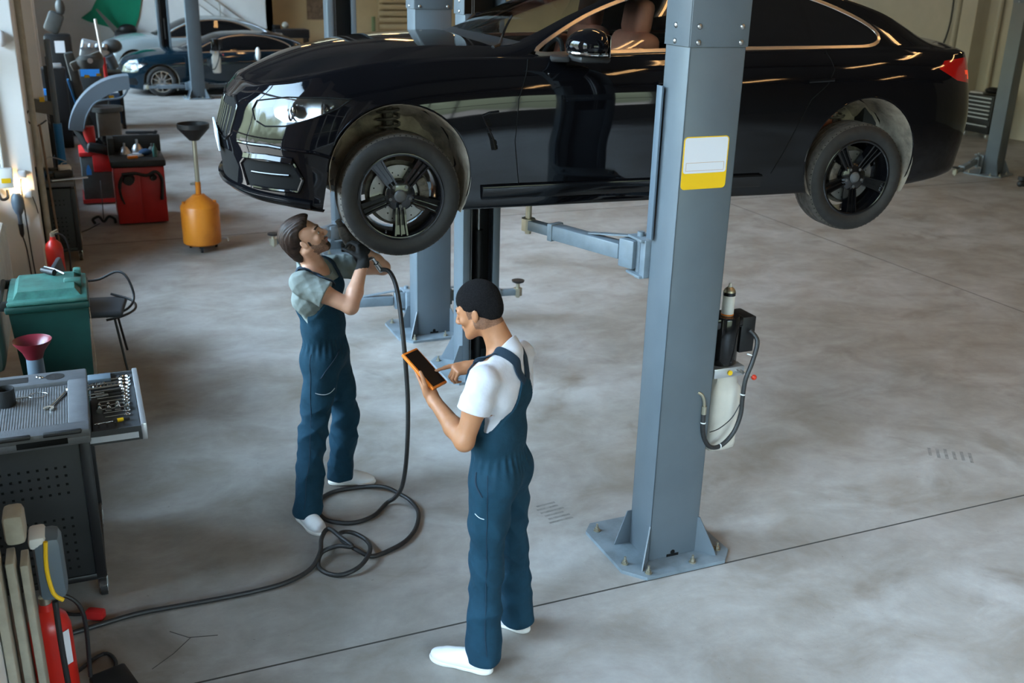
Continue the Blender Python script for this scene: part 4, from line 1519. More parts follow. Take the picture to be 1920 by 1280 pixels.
def add_head(S, c, Fm, sc=1.0, neck_to=None, male_jaw=1.0):
    L = lambda x, y, z: c + Fm @ (np.array([x, y, z]) * sc)
    S.ell(L(0, -.012, .038), np.array([.074, .096, .084]) * sc, Fm, k=.01)
    S.ell(L(0, .030, -.015), np.array([.064, .066, .085]) * sc, Fm, k=.03)
    S.ell(L(0, .045, -.078), np.array([.042, .045, .034]) * sc, Fm, k=.03)
    for q in (-1, 1):
        S.cap(L(q * .060, .0, -.045), L(q * .022, .074, -.100), .021 * sc, .017 * sc, k=.022)
        S.ell(L(q * .044, .066, -.026), np.array([.020, .018, .018]) * sc, Fm, k=.018)
        S.cap(L(q * .012, .094, .022), L(q * .046, .078, .020), .010 * sc, .008 * sc, k=.014)
        S.ell(L(q * .034, .101, .000), np.array([.017, .013, .012]) * sc, Fm, k=.010, op='s')
        S.ell(L(q * .033, .0765, .003), np.array([.0150, .0140, .0125]) * sc, Fm, k=.004)
        # ear: shell with hollow
        ef = Fm @ np.array([[1, 0, 0], [0, .96, -.28], [0, .28, .96]])
        S.ell(L(q * .079, -.008, -.008), np.array([.007, .0165, .028]) * sc, ef, k=.005)
        S.ell(L(q * .089, -.004, -.004), np.array([.006, .010, .018]) * sc, ef, k=.004, op='s')
        S.ell(L(q * .0095, .106, -.036), np.array([.009, .010, .008]) * sc, Fm, k=.006)
    S.cap(L(0, .092, .014), L(0, .118, -.030), .0075 * sc, .0105 * sc, k=.012)
    S.cap(L(-.020, .090, -.062), L(0, .100, -.060), .0055 * sc, .0075 * sc, k=.006)
    S.cap(L(.020, .090, -.062), L(0, .100, -.060), .0055 * sc, .0075 * sc, k=.006)
    S.cap(L(-.016, .090, -.071), L(.016, .090, -.071), .007 * sc, k=.006)
    S.cap(L(-.02, .097, -.0665), L(.02, .097, -.0665), .0016 * sc, k=.003, op='s')
    S.ell(L(0, .078, -.098), np.array([.020, .018, .017]) * sc, Fm, k=.018)
    if neck_to is not None:
        S.cap(L(0, -.030, -.045), neck_to, .054 * sc, .060 * sc, k=.03)
        for q in (-1, 1):
            S.cap(L(q * .055, -.03, -.05), np.array(neck_to) + Fm @ np.array([q * .02, .05, -.02]), .011, .009, k=.03)

def add_hand(S, wrist, d, n, side, curls, thumb, sc=1.0, splay=.10, k=.006):
    """wrist point, d palm direction, n palm normal (out of the palm), side +1 when the thumb leaves toward +cross(d,n)"""
    d = nrmz(d); n = nrmz(np.array(n) - d * (np.array(n) @ d)); t = np.cross(d, n) * side
    w = np.array(wrist, float)
    F_ = np.stack([t, d, n], 1)
    S.ell(w + d * .045 * sc, np.array([.040, .052, .0165]) * sc, F_, k=.012)
    S.box(w + d * .055 * sc, np.array([.036, .038, .012]) * sc, F_, rd=.010, k=.01)
    S.cap(w - d * .02, w + d * .02, .026 * sc, .027 * sc, k=.02)
    offs = [.030, .010, -.010, -.029]
    lens = [.090, .100, .093, .073]
    tips = []
    for i in range(4):
        base = w + d * (.090 - abs(i - 1.2) * .004) * sc + t * offs[i] * sc
        a = curls[i]
        dirr = nrmz(d + t * splay * (1.5 - i) * .6)
        ang = a[0]
        p = base
        r = [.0098, .0088, .0080, .0070][0:4]
        for j, (fr, rr) in enumerate(((.46, .0092), (.30, .0083), (.24, .0074))):
            dd = dirr * math.cos(ang) + n * math.sin(ang)
            q = p + dd * lens[i] * fr * sc
            S.cap(p, q, rr * sc * (1 if i < 3 else .9), (rr - .0008) * sc * (1 if i < 3 else .9), k=k if j == 0 else .003)
            p = q
            ang += a[1]
        tips.append(p)
    tb = w + d * .022 * sc + t * .026 * sc
    p = tb
    td = nrmz(t * thumb[0] + d * thumb[1] + n * thumb[2])
    for j, (ln, rr) in enumerate(((.045, .0135), (.034, .0105), (.027, .0092))):
        q = p + td * ln * sc
        S.cap(p, q, rr * sc, (rr - .0012) * sc, k=.012 if j == 0 else .004)
        p = q
        td = nrmz(td + d * thumb[3] + n * thumb[4])
    tips.append(p)
    return tips

def skin_material(name, base, tone2, beard=None):
    m = mat(name, base, .48, noise=.06, nscale=18, bump=.05, bscale=220, sss=.06)
    return m

def wrinkle(g, amp, freq, dirs, seed=0):
    """folded cloth: warped ridges"""
    r_ = np.random.default_rng(seed)
    out = 0
    for (dx, dy, dz, f, a) in dirs:
        ph = r_.uniform(0, 6)
        w_ = 1.7 * np.sin(g[0] * 8 + ph + 2 * np.sin(g[2] * 5 + ph)) + 1.5 * np.sin(g[1] * 7 + ph * 2) + 1.9 * np.sin(g[2] * 5 + ph * 3 + g[0] * 6)
        out = out + a * (np.abs(np.sin((g[0] * dx + g[1] * dy + g[2] * dz) * f + w_)) - .6)
    return (out * amp).astype(np.float32)

def shoe(parent, heel, toe, label='shoe', side=1, stripe=False):
    """white low shoe from heel to toe on the floor"""
    h = np.array([heel[0], heel[1], 0.0]); e = np.array([toe[0], toe[1], 0.0])
    f = nrmz(e - h); L = np.linalg.norm(e - h)
    r = np.cross(f, [0, 0, 1])
    F_ = np.stack([r, f, [0, 0, 1]], 1)
    lo = np.minimum(h, e) - .09; hi = np.maximum(h, e) + .09
    lo[2] = -.01; hi[2] = .16
    S = SDF(lo, hi, .0035)
    at = lambda x, y, z: h + r * x + f * y + np.array([0, 0, z])
    S.ell(at(0, .05, .045), (.036, .05, .045), F_, k=.01)
    S.ell(at(0, .14, .040), (.043, .10, .036), F_, k=.02)
    S.ell(at(0.004 * side, L - .078, .030), (.046, .074, .030), F_, k=.03)
    S.cap(at(0, .10, .045), at(0.003 * side, L - .09, .033), .038, .030, k=.03)
    S.cap(at(0, .06, .06), at(0, .05, .105), .036, .040, k=.02)
    S.cap(at(0, .08, .075), at(0, .16, .052), .032, .03, k=.02)
    S.cap(at(0, .055, .09), at(0, .05, .16), .030, .030, k=0, op='s')
    S.half((0, 0, .016), (0, 0, -1))
    o, _ = S.mesh('shoe', M['shoe'], parent)
    # sole
    S2 = SDF(lo, hi, .0035)
    S2.ell(at(0, .05, .012), (.041, .055, .030), F_, k=.01)
    S2.ell(at(0, .14, .012), (.045, .11, .030), F_, k=.02)
    S2.ell(at(0.004 * side, L - .075, .012), (.053, .078, .030), F_, k=.02)
    S2.half((0, 0, .024), (0, 0, 1)); S2.half((0, 0, .001), (0, 0, -1))
    S2.mesh('sole', M['sole'], o)
    mb = MB()
    for k in range(5):
        y = .115 + k * .017
        z = .101 - k * .0082
        mb.tube([V(at(-.019, y - .004, z - .006)), V(at(0, y + .003, z + .003)), V(at(.019, y - .004, z - .006))], .0026, n=6, smooth=3)
        mb.tube([V(at(-.017, y, z - .004)), V(at(.017, y + .012, z - .006))], .0022, n=6)
    mb.build('shoelace', M['sole'], o)
    if stripe:
        q = [V(at(side * -.0405, .075, .028)), V(at(side * -.040, .065, .05)), V(at(side * -.037, .055, .075))]
        MB().ribbon(q, [V(r) * -side] * 3, .006, .003).build('side_stripe', M['cartdark'], o)
    return o

def make_person(P, label):
    t = thing('person', label, 'person', tuple(P['origin']))
    O = np.array(P['origin'])
    inv = lambda o: setattr(o, 'matrix_parent_inverse', Matrix.Translation(-V(O)))
    J = {k: np.array(v, float) for k, v in P['joints'].items()}
    f, u = nrmz(P['face']), np.array([0, 0, 1.0])
    chF = frame_rfu(P['chest_f'], J['neck'] - J['waist'])
    peF = frame_rfu(P['pelvis_f'], [0, 0, 1])
    hdF = frame_rfu(P['face'], P.get('head_up', (0, 0, 1)))
    head = J['head']
    allp = np.array(list(J.values()))
    # ---------------- skin: one continuous surface from head to fingertips
    lo = np.minimum(allp[[list(J).index(k) for k in J if k not in ('ankR', 'ankL', 'kneR', 'kneL')]].min(0), head - .15) - .17
    hi = np.maximum(allp.max(0), head + .15) + .17
    lo[2] = 1.0
    S = SDF(lo, hi, .0032)
    ch = J['chest']
    bw = P.get('bw', 1.0)
    def torso(S, g=0.0, lo_=True):
        S.ell(ch, (.155 * bw + g, .105 + g, .155 + g), chF, k=.03)
        S.ell(J['waist'] + np.array([0, 0, .03]), (.135 * bw + g, .098 + g, .15 + g), chF, k=.05)
        for a in ('R', 'L'):
            S.cap(J['sh' + a] * .82 + ch * .18 + np.array([0, 0, .01]), J['neck'] * .8 + ch * .2, .052 + g, .05 + g, k=.035)
            S.ell(J['sh' + a], (.052 + g, .052 + g, .054 + g), None, k=.02)
            S.cap(ch + chF @ np.array([.07 * (1 if a == 'R' else -1), .03, .03]), ch + chF @ np.array([.09 * (1 if a == 'R' else -1), -.02, -.02]), .075 + g, .07 + g, k=.04)
    torso(S)
    add_head(S, head, hdF, P.get('hsc', 1.0), neck_to=J['neck'])
    for a in ('R', 'L'):
        sh, el, wr = J['sh' + a], J['el' + a], J['wr' + a]
        m1 = sh + (el - sh) * .45
        S.cap(sh, m1, .052, .049, k=.02)
        S.cap(m1, el, .049, .040, k=.02)
        m2 = el + (wr - el) * .32
        S.cap(el, m2, .041, .043, k=.02)
        S.cap(m2, wr, .043, .027, k=.02)
    tips = {}
    for hnd in P['hands']:
        tips[hnd['s']] = add_hand(S, J['wr' + hnd['s']], hnd['d'], hnd['n'], hnd['side'], hnd['curls'], hnd['thumb'], hnd.get('sc', 1.0))
    body_cut = ch[2] - .28
    skin = P['skin']
    hm = head
    beard = P.get('beard')
    def cls(c):
        loc = (c - head) @ hdF
        idx = np.zeros(len(c), int)
        lip = (np.abs(loc[:, 0]) < .022) & (loc[:, 1] > .088) & (loc[:, 2] < -.056) & (loc[:, 2] > -.076)
        brow = (loc[:, 1] > .070) & (np.abs(loc[:, 0]) > .012) & (np.abs(loc[:, 0]) < .05) & (np.abs(loc[:, 2] - .026 + .12 * (np.abs(loc[:, 0]) - .03) ** 2 * 60) < .0042)
        near = np.linalg.norm(c - head, axis=1) < .16
        if beard:
            n_ = .004 * np.sin(loc[:, 0] * 190) + .003 * np.sin(loc[:, 2] * 230 + loc[:, 1] * 150)
            edge = -.052 - .35 * np.clip(.03 - loc[:, 1], 0, .05) * -1
            bd = (loc[:, 2] < -.050 + n_ + np.clip(.045 - loc[:, 1], 0, .05) * .8) & (loc[:, 1] > .012 + n_) & (loc[:, 2] > -.125)
            mous = (np.abs(loc[:, 0]) < .030) & (loc[:, 1] > .085) & (loc[:, 2] < -.047) & (loc[:, 2] > -.058)
            idx[near & (bd | mous)] = 2
            idx[near & (loc[:, 1] > .07) & (np.abs(loc[:, 0]) < .034) & (loc[:, 2] < -.076) & (loc[:, 2] > -.125)] = 3
        idx[near & brow] = 3
        if P['hair'] == 'buzz':
            idx[near & (loc[:, 1] < .012 + .02 * (loc[:, 2] > -.02)) & (loc[:, 2] > -.074 + .25 * np.clip(loc[:, 1] + .02, 0, .1)) & (np.abs(loc[:, 0]) < .079)] = 5
        idx[near & lip] = 1
        if P.get('gloves'):
            for hnd in P['hands']:
                if hnd.get('glove'):
                    w_ = J['wr' + hnd['s']]; d_ = nrmz(hnd['d'])
                    q = (c - w_) @ d_
                    dist = np.linalg.norm(c - w_, axis=1)
                    idx[(q > -.045) & (dist < .24) & (np.linalg.norm((c - w_) - np.outer(q, d_), axis=1) < .12)] = 4
        return idx
    body, _ = S.mesh('body', [skin, P['lipm'], P.get('beardm', skin), P.get('browm', M['hairB']), M['glove'], M['fade']], t, smooth=2, classify=cls, keep=lambda c: c[:, 2] > body_cut)
    inv(body)
    # eyes
    for q in (-1, 1):
        ec = head + hdF @ (np.array([q * .033, P.get('eye_y', .0800), -.001]) * P.get('hsc', 1))
        e = MB().sph(V(ec), .0112, 10).build('eye', M['eyew'], t)
        inv(e)
        ic = ec + hdF @ np.array([0, .0085, -.0008])
        i_ = MB().sph(V(ic), (.0052), 8).build('iris', M['eyed'], e)
    # ---------------- hair
    lo = head - .15; hi = head + .15
    lo[2] -= .03
    H = SDF(lo, hi, .0026)
    Lh = lambda x, y, z: head + hdF @ np.array([x, y, z])
    g3 = H.grid()
    loc = [sum((g3[i] - head[i]) * hdF[i][j] for i in range(3)) for j in range(3)]
    if P['hair'] == 'slick':
        H.ell(Lh(0, -.022, .046), (.083, .104, .092), hdF, k=.01)
        H.ell(Lh(0, .040, .098), (.052, .050, .026), hdF, k=.03)
        H.ell(Lh(0, -.085, -.01), (.062, .040, .070), hdF, k=.03)
        H.ell(Lh(0, -.078, -.062), (.052, .032, .035), hdF, k=.02)
        for q in (-1, 1):
            H.cap(Lh(q * .074, .020, .035), Lh(q * .073, .016, -.028), .011, .007, k=.012)
        # face opening, forehead and behind the ears
        H.ell(Lh(0, .108, -.005), (.083, .096, .102), hdF, k=.010, op='s')
        for q in (-1, 1):
            H.ell(Lh(q * .09, -.002, -.020), (.026, .026, .038), hdF, k=.006, op='s')
            H.ell(Lh(q * .085, .046, .032), (.036, .056, .050), hdF, k=.01, op='s')
        str_ = .0012 * np.sin(loc[0] * 260 + 4 * np.sin(loc[1] * 14) + loc[2] * 60) + .0009 * np.sin(loc[0] * 560 - loc[2] * 90 + 3 * np.sin(loc[1] * 22))
        H.D += (str_ * np.clip((.12 - loc[1]) * 20, 0, 1)).astype(np.float32)
    else:
        H.ell(Lh(0, -.012, .042), (.0780, .1010, .0900), hdF, k=.01)
        H.ell(Lh(0, -.044, -.004), (.0655, .0655, .066), hdF, k=.02)
        H.ell(Lh(0, .118, -.022), (.085, .075, .088), hdF, k=.006, op='s')
        for q in (-1, 1):
            H.ell(Lh(q * .085, .004, -.035), (.030, .034, .052), hdF, k=.006, op='s')
            H.ell(Lh(q * .080, .085, .035), (.035, .045, .05), hdF, k=.006, op='s')
        H.half(Lh(0, -.05, -.055), hdF @ np.array([0, .35, -1]))
        H.D += (.0013 * np.sin(loc[0] * 480) * np.sin(loc[1] * 510) * np.sin(loc[2] * 470)).astype(np.float32)
    ho, _ = H.mesh('hair', P['hairm'], t, smooth=1)
    inv(ho)
    # ---------------- shirt
    lo = np.minimum.reduce([J['shR'], J['shL'], J['waist'], J['neck'], J['elR'], J['elL']]) - .22
    hi = np.maximum.reduce([J['shR'], J['shL'], J['waist'], J['neck'], J['elR'], J['elL']]) + .22
    lo[2] = J['waist'][2] - .12
    T = SDF(lo, hi, .004)
    def shirt_shape(T, g):
        torso(T, g)
        for a in ('R', 'L'):
            sh, el = J['sh' + a], J['el' + a]
            e = sh + (el - sh) * P['sleeve']
            T.cap(sh, e, .052 + g, .060 + g * 1.4, k=.018)
    shirt_shape(T, .011)
    g3 = T.grid()
    T.D += wrinkle(g3, .009, 1, P['shirt_folds'], 3)
    for a in ('R', 'L'):
        sh, el = J['sh' + a], J['el' + a]
        ax = nrmz(el - sh)
        e = sh + (el - sh) * P['sleeve']
        # flat sleeve end
        sl, g = T._sub(e, e + ax * .12, .09)
        d = (g[0] - e[0]) * ax[0] + (g[1] - e[1]) * ax[1] + (g[2] - e[2]) * ax[2]
        rad = np.sqrt(np.maximum(0, (g[0] - e[0]) ** 2 + (g[1] - e[1]) ** 2 + (g[2] - e[2]) ** 2 - d ** 2)) - .10
        cutd = np.maximum(-d, rad)
        T._apply(sl, cutd.astype(np.float32), 's', .0)
        T.cap(e - ax * .05, e + ax * .02, .050, .0535, k=.0, op='s')
    nk = J['neck']
    nf = chF
    up_n = nrmz(head + hdF @ np.array([0, -.03, -.05]) - nk)
    T.cap(nk - up_n * .02 + nf @ np.array([0, -.008, 0]), nk + up_n * P.get('collar', .035) + nf @ np.array([0, -.008, 0]), .072, .066, k=.02)
    T.half(nk + up_n * (P.get('collar', .035) + .012), nrmz(up_n + nf @ np.array([0, .55, 0])), 'i', .004) if False else None
    cpl = nk + up_n * P.get('collar', .035) + nf @ np.array([0, -.06, .012])
    cn = nrmz(up_n + nf @ np.array([0, P.get('collar_tilt', .7), 0]))
    sl, g = T._sub(nk, nk + up_n * .12, .10)
    dpl = (g[0] - cpl[0]) * cn[0] + (g[1] - cpl[1]) * cn[1] + (g[2] - cpl[2]) * cn[2]
    rad = np.sqrt((g[0] - nk[0]) ** 2 + (g[1] - nk[1]) ** 2 + (g[2] - nk[2]) ** 2) - .125
    T._apply(sl, np.maximum(-dpl, rad).astype(np.float32), 's', 0)
    T.cap(nk - up_n * .03 + nf @ np.array([0, .0, 0]), nk + up_n * .13 + nf @ np.array([0, .012, 0]), .058, .064, k=.004, op='s')
    if P.get('vneck', True): T.ell(nk + nf @ np.array([0, .075, .0]), (.045, .05, .05), nf, k=.02, op='s')
    to, tp_ = T.mesh('tshirt', P['shirtm'], t, smooth=2)
    inv(to)
    # collar band
    # ---------------- overalls
    lo = np.minimum.reduce([J['ankR'], J['ankL'], J['pelvis'], J['kneR'], J['kneL'], J['shR'], J['shL']]) - .22
    hi = np.maximum.reduce([J['ankR'], J['ankL'], J['pelvis'], J['kneR'], J['kneL'], J['shR'], J['shL']]) + .22
    lo[2] = 0.0
    hi[2] = J['neck'][2] + .02
    W = SDF(lo, hi, .0048)
    pv = J['pelvis']
    for a, sg in (('R', 1), ('L', -1)):
        hp = pv + peF @ np.array([.082 * sg, 0, -.03])
        kn, an = J['kne' + a], J['ank' + a]
        W.cap(hp, hp + (kn - hp) * .5, .098, .090, k=.03)
        W.cap(hp + (kn - hp) * .5, kn, .090, .076, k=.03)
        W.cap(kn, kn + (an - kn) * .5, .077, .078, k=.03)
        W.cap(kn + (an - kn) * .5, an + np.array([0, 0, -.03]), .076, .084, k=.03)
        W.ell(hp + peF @ np.array([.0, -.055, .02]), (.085, .075, .10), peF, k=.04)
    W.ell(pv + np.array([0, 0, .02]), (.158, .118, .13), peF, k=.04)
    W.ell(J['waist'], (.148, .112, .12), peF, k=.05)
    # trouser folds
    g3 = W.grid()
    zf = np.clip((pv[2] - g3[2]) * 4, 0.25, 1) * np.clip(1.5 - np.abs(g3[2] - J['kneR'][2]) * 1.5, .55, 1.3)
    W.D += wrinkle(g3, .017, 1, P['leg_folds'], 7) * zf.astype(np.float32)
    # elastic waist gathers
    th = np.arctan2(g3[1] - J['waist'][1], g3[0] - J['waist'][0])
    wz = np.exp(-((g3[2] - J['waist'][2] + .0) / .035) ** 2)
    W.D += (wz * (.010 + .0045 * np.sin(th * 30))).astype(np.float32)
    fade = np.exp(-((g3[2] - J['waist'][2] + .06) / .05) ** 2)
    W.D += (fade * .0035 * np.sin(th * 26)).astype(np.float32)
    # bib and back panel hug the shirt
    B = SDF(lo, hi, .0048)
    torso(B, .021)
    g = B.grid()
    lx = sum((g[i] - ch[i]) * chF[i][0] for i in range(3))
    ly = sum((g[i] - ch[i]) * chF[i][1] for i in range(3))
    lz = sum((g[i] - ch[i]) * chF[i][2] for i in range(3))
    B.D += wrinkle(g, .003, 1, P['shirt_folds'], 5)
    zw = P['zbib']     # (side height, front top, back top, front half width, back half width) relative to chest centre
    tfr = np.clip(1 - np.maximum(0, np.abs(lx) - zw[3]) / .10, 0, 1)
    tbk = np.clip(1 - np.maximum(0, np.abs(lx) - zw[4]) / .15, 0, 1)
    top = np.where(ly > 0, zw[0] + (zw[1] - zw[0]) * tfr ** 1.5, zw[0] + (zw[2] - zw[0]) * tbk ** 1.4)
    B.D = np.maximum(B.D, (lz - top).astype(np.float32))
    W.D = smin(W.D, B.D, .012).astype(np.float32)
    # hollow the inside above the waist so the edge reads as cloth
    Hh = SDF(lo, hi, .0048)
    torso(Hh, .008)
    W.D = np.where(g[2] > J['waist'][2] + .03, np.maximum(W.D, -Hh.D), W.D)
    # hems
    W.half((0, 0, P.get('hem', .055)), (0, 0, -1))
    wo, wp_ = W.mesh('overalls', P['overm'], t, smooth=2)
    inv(wo)
    # ---------------- straps, pockets and stitching laid on the cloth
    def bvh(o):
        dg = o.data
        return BVHTree.FromPolygons([v.co for v in dg.vertices], [tuple(p.vertices) for p in dg.polygons])
    bt = bvh(to); bo = bvh(wo)
    def lay(pts, tree, off, n=6):
        out, nn = [], []
        for p in catmull([V(p) for p in pts], n):
            c, nr_, _, _ = tree.find_nearest(p)
            if c is None: continue
            out.append(c + nr_ * off); nn.append(nr_)
        for _ in range(2):
            out = [out[0]] + [(out[i - 1] + out[i] * 2 + out[i + 1]) / 4 for i in range(1, len(out) - 1)] + [out[-1]]
            nn = [nn[0]] + [(nn[i - 1] + nn[i] + nn[i + 1]).normalized() for i in range(1, len(nn) - 1)] + [nn[-1]]
        return out, nn
    C_ = lambda x, y, z: ch + chF @ np.array([x, y, z])
    for st in P['straps']:
        pts = [C_(*q) for q in st]
        a, b = lay(pts, bt, .006, 8)
        s_ = MB().ribbon(a, b, .040, .003).build('strap', M['denimdark'], t)
        inv(s_)
    for (name, kind, pts, r_) in P['seams']:
        a, b = lay([np.array(q) for q in pts], bo, .002, 8)
        if kind == 'stitch':
            o = MB().tube(a, r_, n=5).build(name, M['stitch'], wo)
        elif kind == 'buckle':
            o = MB().ribbon(a, b, .03, .006).build(name, M['blackplast'], wo)
        else:
            o = MB().tube(a, r_, n=6).build(name, M['denimdark'], wo)
    for (h_, e_, sd, stp) in P['shoes']:
        o = shoe(t, h_, e_, side=sd, stripe=stp)
        inv(o)
    return t, tips

M['fade'] = mat('short_cropped_hair', (.19, .09, .052), .8, noise=.25, nscale=200)
SKIN_A = skin_material('skin_light', (.56, .30, .20), None)
SKIN_B = skin_material('skin_brown', (.40, .175, .085), None)
LIP_A = mat('lips_pink', (.45, .16, .13), .4)
LIP_B = mat('lips_brown', (.30, .10, .07), .4)
BEARD = mat('stubble', (.22, .12, .085), .75, noise=.5, nscale=260)
BROW = mat('dark_brows', (.04, .022, .015), .7)

# mechanic under the wheel
A = dict(
    origin=(1.13, 5.33, 0), skin=SKIN_A, lipm=LIP_A, beardm=BEARD, browm=BROW, beard=True, hair='slick', hairm=M['hairA'], gloves=True,
    shirtm=M['tshirtgrey'], overm=M['denim'], bw=1.0, hsc=.98,
    face=(.88, -.25, .60), head_up=(-.55, 0.1, .8), chest_f=(.80, -.60, .0), pelvis_f=(.86, -.52, 0),
    joints=dict(head=(1.045, 5.335, 1.632), neck=(1.075, 5.36, 1.49), chest=(1.10, 5.35, 1.33), waist=(1.125, 5.34, 1.10), pelvis=(1.14, 5.34, .95),
                shR=(.992, 5.225, 1.42), shL=(1.225, 5.49, 1.42), elR=(1.225, 5.09, 1.305), elL=(1.52, 5.50, 1.385), wrR=(1.335, 5.22, 1.515), wrL=(1.375, 5.43, 1.525),
                kneR=(1.02, 5.24, .54), kneL=(1.25, 5.42, .52), ankR=(.955, 5.17, .09), ankL=(1.235, 5.545, .09)),
    sleeve=.50, zbib=(-.17, .075, -.02, .085, .03), hem=.055,
    hands=[dict(s='R', d=(-.05, .40, .75), n=(-.55, .55, -.35), side=1, curls=[(.9, .7)] * 4, thumb=(.5, .6, .6, .2, .3), glove=True),
           dict(s='L', d=(-.45, -.05, .6), n=(-.2, -.8, -.1), side=-1, curls=[(.9, .7)] * 4, thumb=(.5, .6, .6, .2, .3), glove=True)],
    straps=[[(.07, .14, .075), (.085, .14, .13), (.10, .06, .17), (.10, -.02, .17), (.07, -.11, .10), (.02, -.14, .0)],
            [(-.07, .14, .075), (-.085, .14, .13), (-.10, .06, .17), (-.10, -.02, .17), (-.07, -.11, .10), (-.02, -.14, .0)]],
    shirt_folds=[(.5, .3, 1, 34, .5), (.9, -.4, .5, 46, .35), (-.5, .8, .9, 62, .2)],
    leg_folds=[(1.1, .9, .35, 13, .55), (-.9, .8, .75, 17, .45), (.5, -.6, .9, 31, .22)],
    seams=[('pocket_stitch', 'stitch', [(1.02, 5.15, .80), (1.09, 5.15, .785), (1.17, 5.16, .80)], .0018),
           ('side_seam', 'seam', [(1.0, 5.20, 1.02), (.99, 5.17, .8), (.98, 5.14, .55), (.93, 5.08, .3), (.90, 5.06, .12)], .0016),
           ('pocket_edge', 'seam', [(1.20, 5.2, 1.02), (1.12, 5.18, .95), (1.06, 5.15, .88)], .003)],
    shoes=[((.915, 5.245), (1.005, 4.985), 1, False), ((1.17, 5.585), (1.445, 5.50), 1, False)],
)
manA, tipsA = make_person(A, 'man in grey t-shirt and blue overalls working under the front wheel')

TN = nrmz((.42, -.44, .79)); TU = np.array((-.44, .59, .55)); TU = nrmz(TU - TN * (TU @ TN)); TR = np.cross(TU, TN)
TC = np.array((1.297, 4.035, 1.335))
DL = nrmz(TU * .8 + TR * .42)
WRL = TC - TU * .085 - TR * .035 - TN * .030 - DL * .055
WRR = TC - TU * .060 + TR * .0 + TN * .022 + np.array((.185, .02, .012))
B_ = dict(
    origin=(1.53, 3.72, 0), skin=SKIN_B, lipm=LIP_B, browm=M['hairB'], hair='buzz', hairm=M['hairB'],
    shirtm=M['tshirt'], overm=M['denim'], bw=1.02, hsc=.98,
    face=(-.72, .64, -.36), head_up=(-.15, .12, .95), chest_f=(-.66, .75, .0), pelvis_f=(-.68, .73, 0),
    joints=dict(head=(1.485, 3.85, 1.655), neck=(1.565, 3.765, 1.50), chest=(1.56, 3.765, 1.325), waist=(1.545, 3.745, 1.08), pelvis=(1.545, 3.735, .93),
                shR=(1.695, 3.885, 1.41), shL=(1.428, 3.645, 1.41), elR=(1.715, 3.975, 1.14), elL=(1.340, 3.625, 1.155), wrR=tuple(WRR), wrL=tuple(WRL),
                kneR=(1.66, 3.83, .50), kneL=(1.465, 3.665, .50), ankR=(1.695, 3.815, .09), ankL=(1.435, 3.60, .09)),
    sleeve=.50, eye_y=.0775, vneck=False, collar=.045, zbib=(-.20, .06, .06, .10, .035), hem=.05,
    hands=[dict(s='R', d=(-.97, -.05, -.02), n=(-.1, .25, -.95), side=-1, curls=[(.18, .05), (1.2, .9), (1.2, .9), (1.2, .9)], thumb=(.5, .8, .3, .2, .1)),
           dict(s='L', d=tuple(DL), n=tuple(TN), side=-1, curls=[(.02, .10), (.02, .10), (.02, .12), (.05, .15)], thumb=(.50, .62, .75, .25, -.12))],
    straps=[[(.015, -.16, .055), (.05, -.14, .115), (.085, -.08, .17), (.095, .0, .19), (.09, .08, .15), (.085, .13, .07)],
            [(-.015, -.16, .055), (-.05, -.14, .115), (-.085, -.08, .17), (-.095, .0, .19), (-.09, .08, .15), (-.085, .13, .07)]],
    shirt_folds=[(.4, .3, 1, 26, .3), (.9, -.4, .6, 38, .22), (-.5, .8, .9, 54, .12)],
    leg_folds=[(1.1, .9, .3, 11, .5), (-.9, .8, .6, 15, .38), (.5, -.6, .9, 27, .18)],
    seams=[('pocket_stitch', 'stitch', [(1.375, 3.62, .80), (1.39, 3.59, .785), (1.41, 3.575, .78)], .0016),
           ('side_seam', 'seam', [(1.42, 3.58, 1.0), (1.42, 3.56, .8), (1.42, 3.55, .55), (1.41, 3.52, .3), (1.41, 3.50, .12)], .0016),
           ('pocket_edge', 'seam', [(1.37, 3.65, 1.0), (1.37, 3.62, .94), (1.40, 3.59, .885)], .004)],
    shoes=[((1.455, 3.545), (1.235, 3.765), -1, True), ((1.735, 3.765), (1.565, 3.985), -1, False)],
)
manB, tipsB = make_person(B_, 'man in white t-shirt and blue overalls looking at an orange tablet')
# tablet
tb = thing('tablet', 'black screened tablet with orange frame held by the man in white', 'tablet', (1.297, 4.035, 1.335))
tn = V((.42, -.44, .79)).normalized()
tu = V((-.44, .59, .55)); tu = (tu - tn * tu.dot(tn)).normalized()
tr = tu.cross(tn)
Rt_ = Matrix((tr, tu, tn)).transposed()
MB().box((0, 0, 0), (.118, .215, .016), Rt_, bev=.006).build('case', M['orange'], tb)
MB().box(tn * .0085, (.100, .192, .001), Rt_).build('screen', M['screen'], tb)
# pneumatic wrench
wr = thing('impact_wrench', 'dark pneumatic wrench pointed at the inside of the wheel', 'power tool', (1.295, 5.35, 1.60))
mb = MB()
d = V((-.35, -.0, .65)).normalized()
mb.cyl(-d * .06, d * .06, .036, .036, n=18).cyl(d * .06, d * .10, .034, .022, n=18).cyl(d * .10, d * .135, .017, n=12).cyl(-d * .06, -d * .075, .036, .026, n=18)
mb.build('motor_housing', M['castiron'], wr)
MB().cyl((0, 0, -.02), (.05, .0, -.13), .019, .017, n=14).build('grip', M['blackplast'], wr)
MB().cyl((.05, 0, -.13), (.08, -.02, -.115), .012, n=10).cyl((.08, -.02, -.115), (.118, -.04, -.098), .011, .009, n=10).build('air_coupling', M['chrome'], wr)
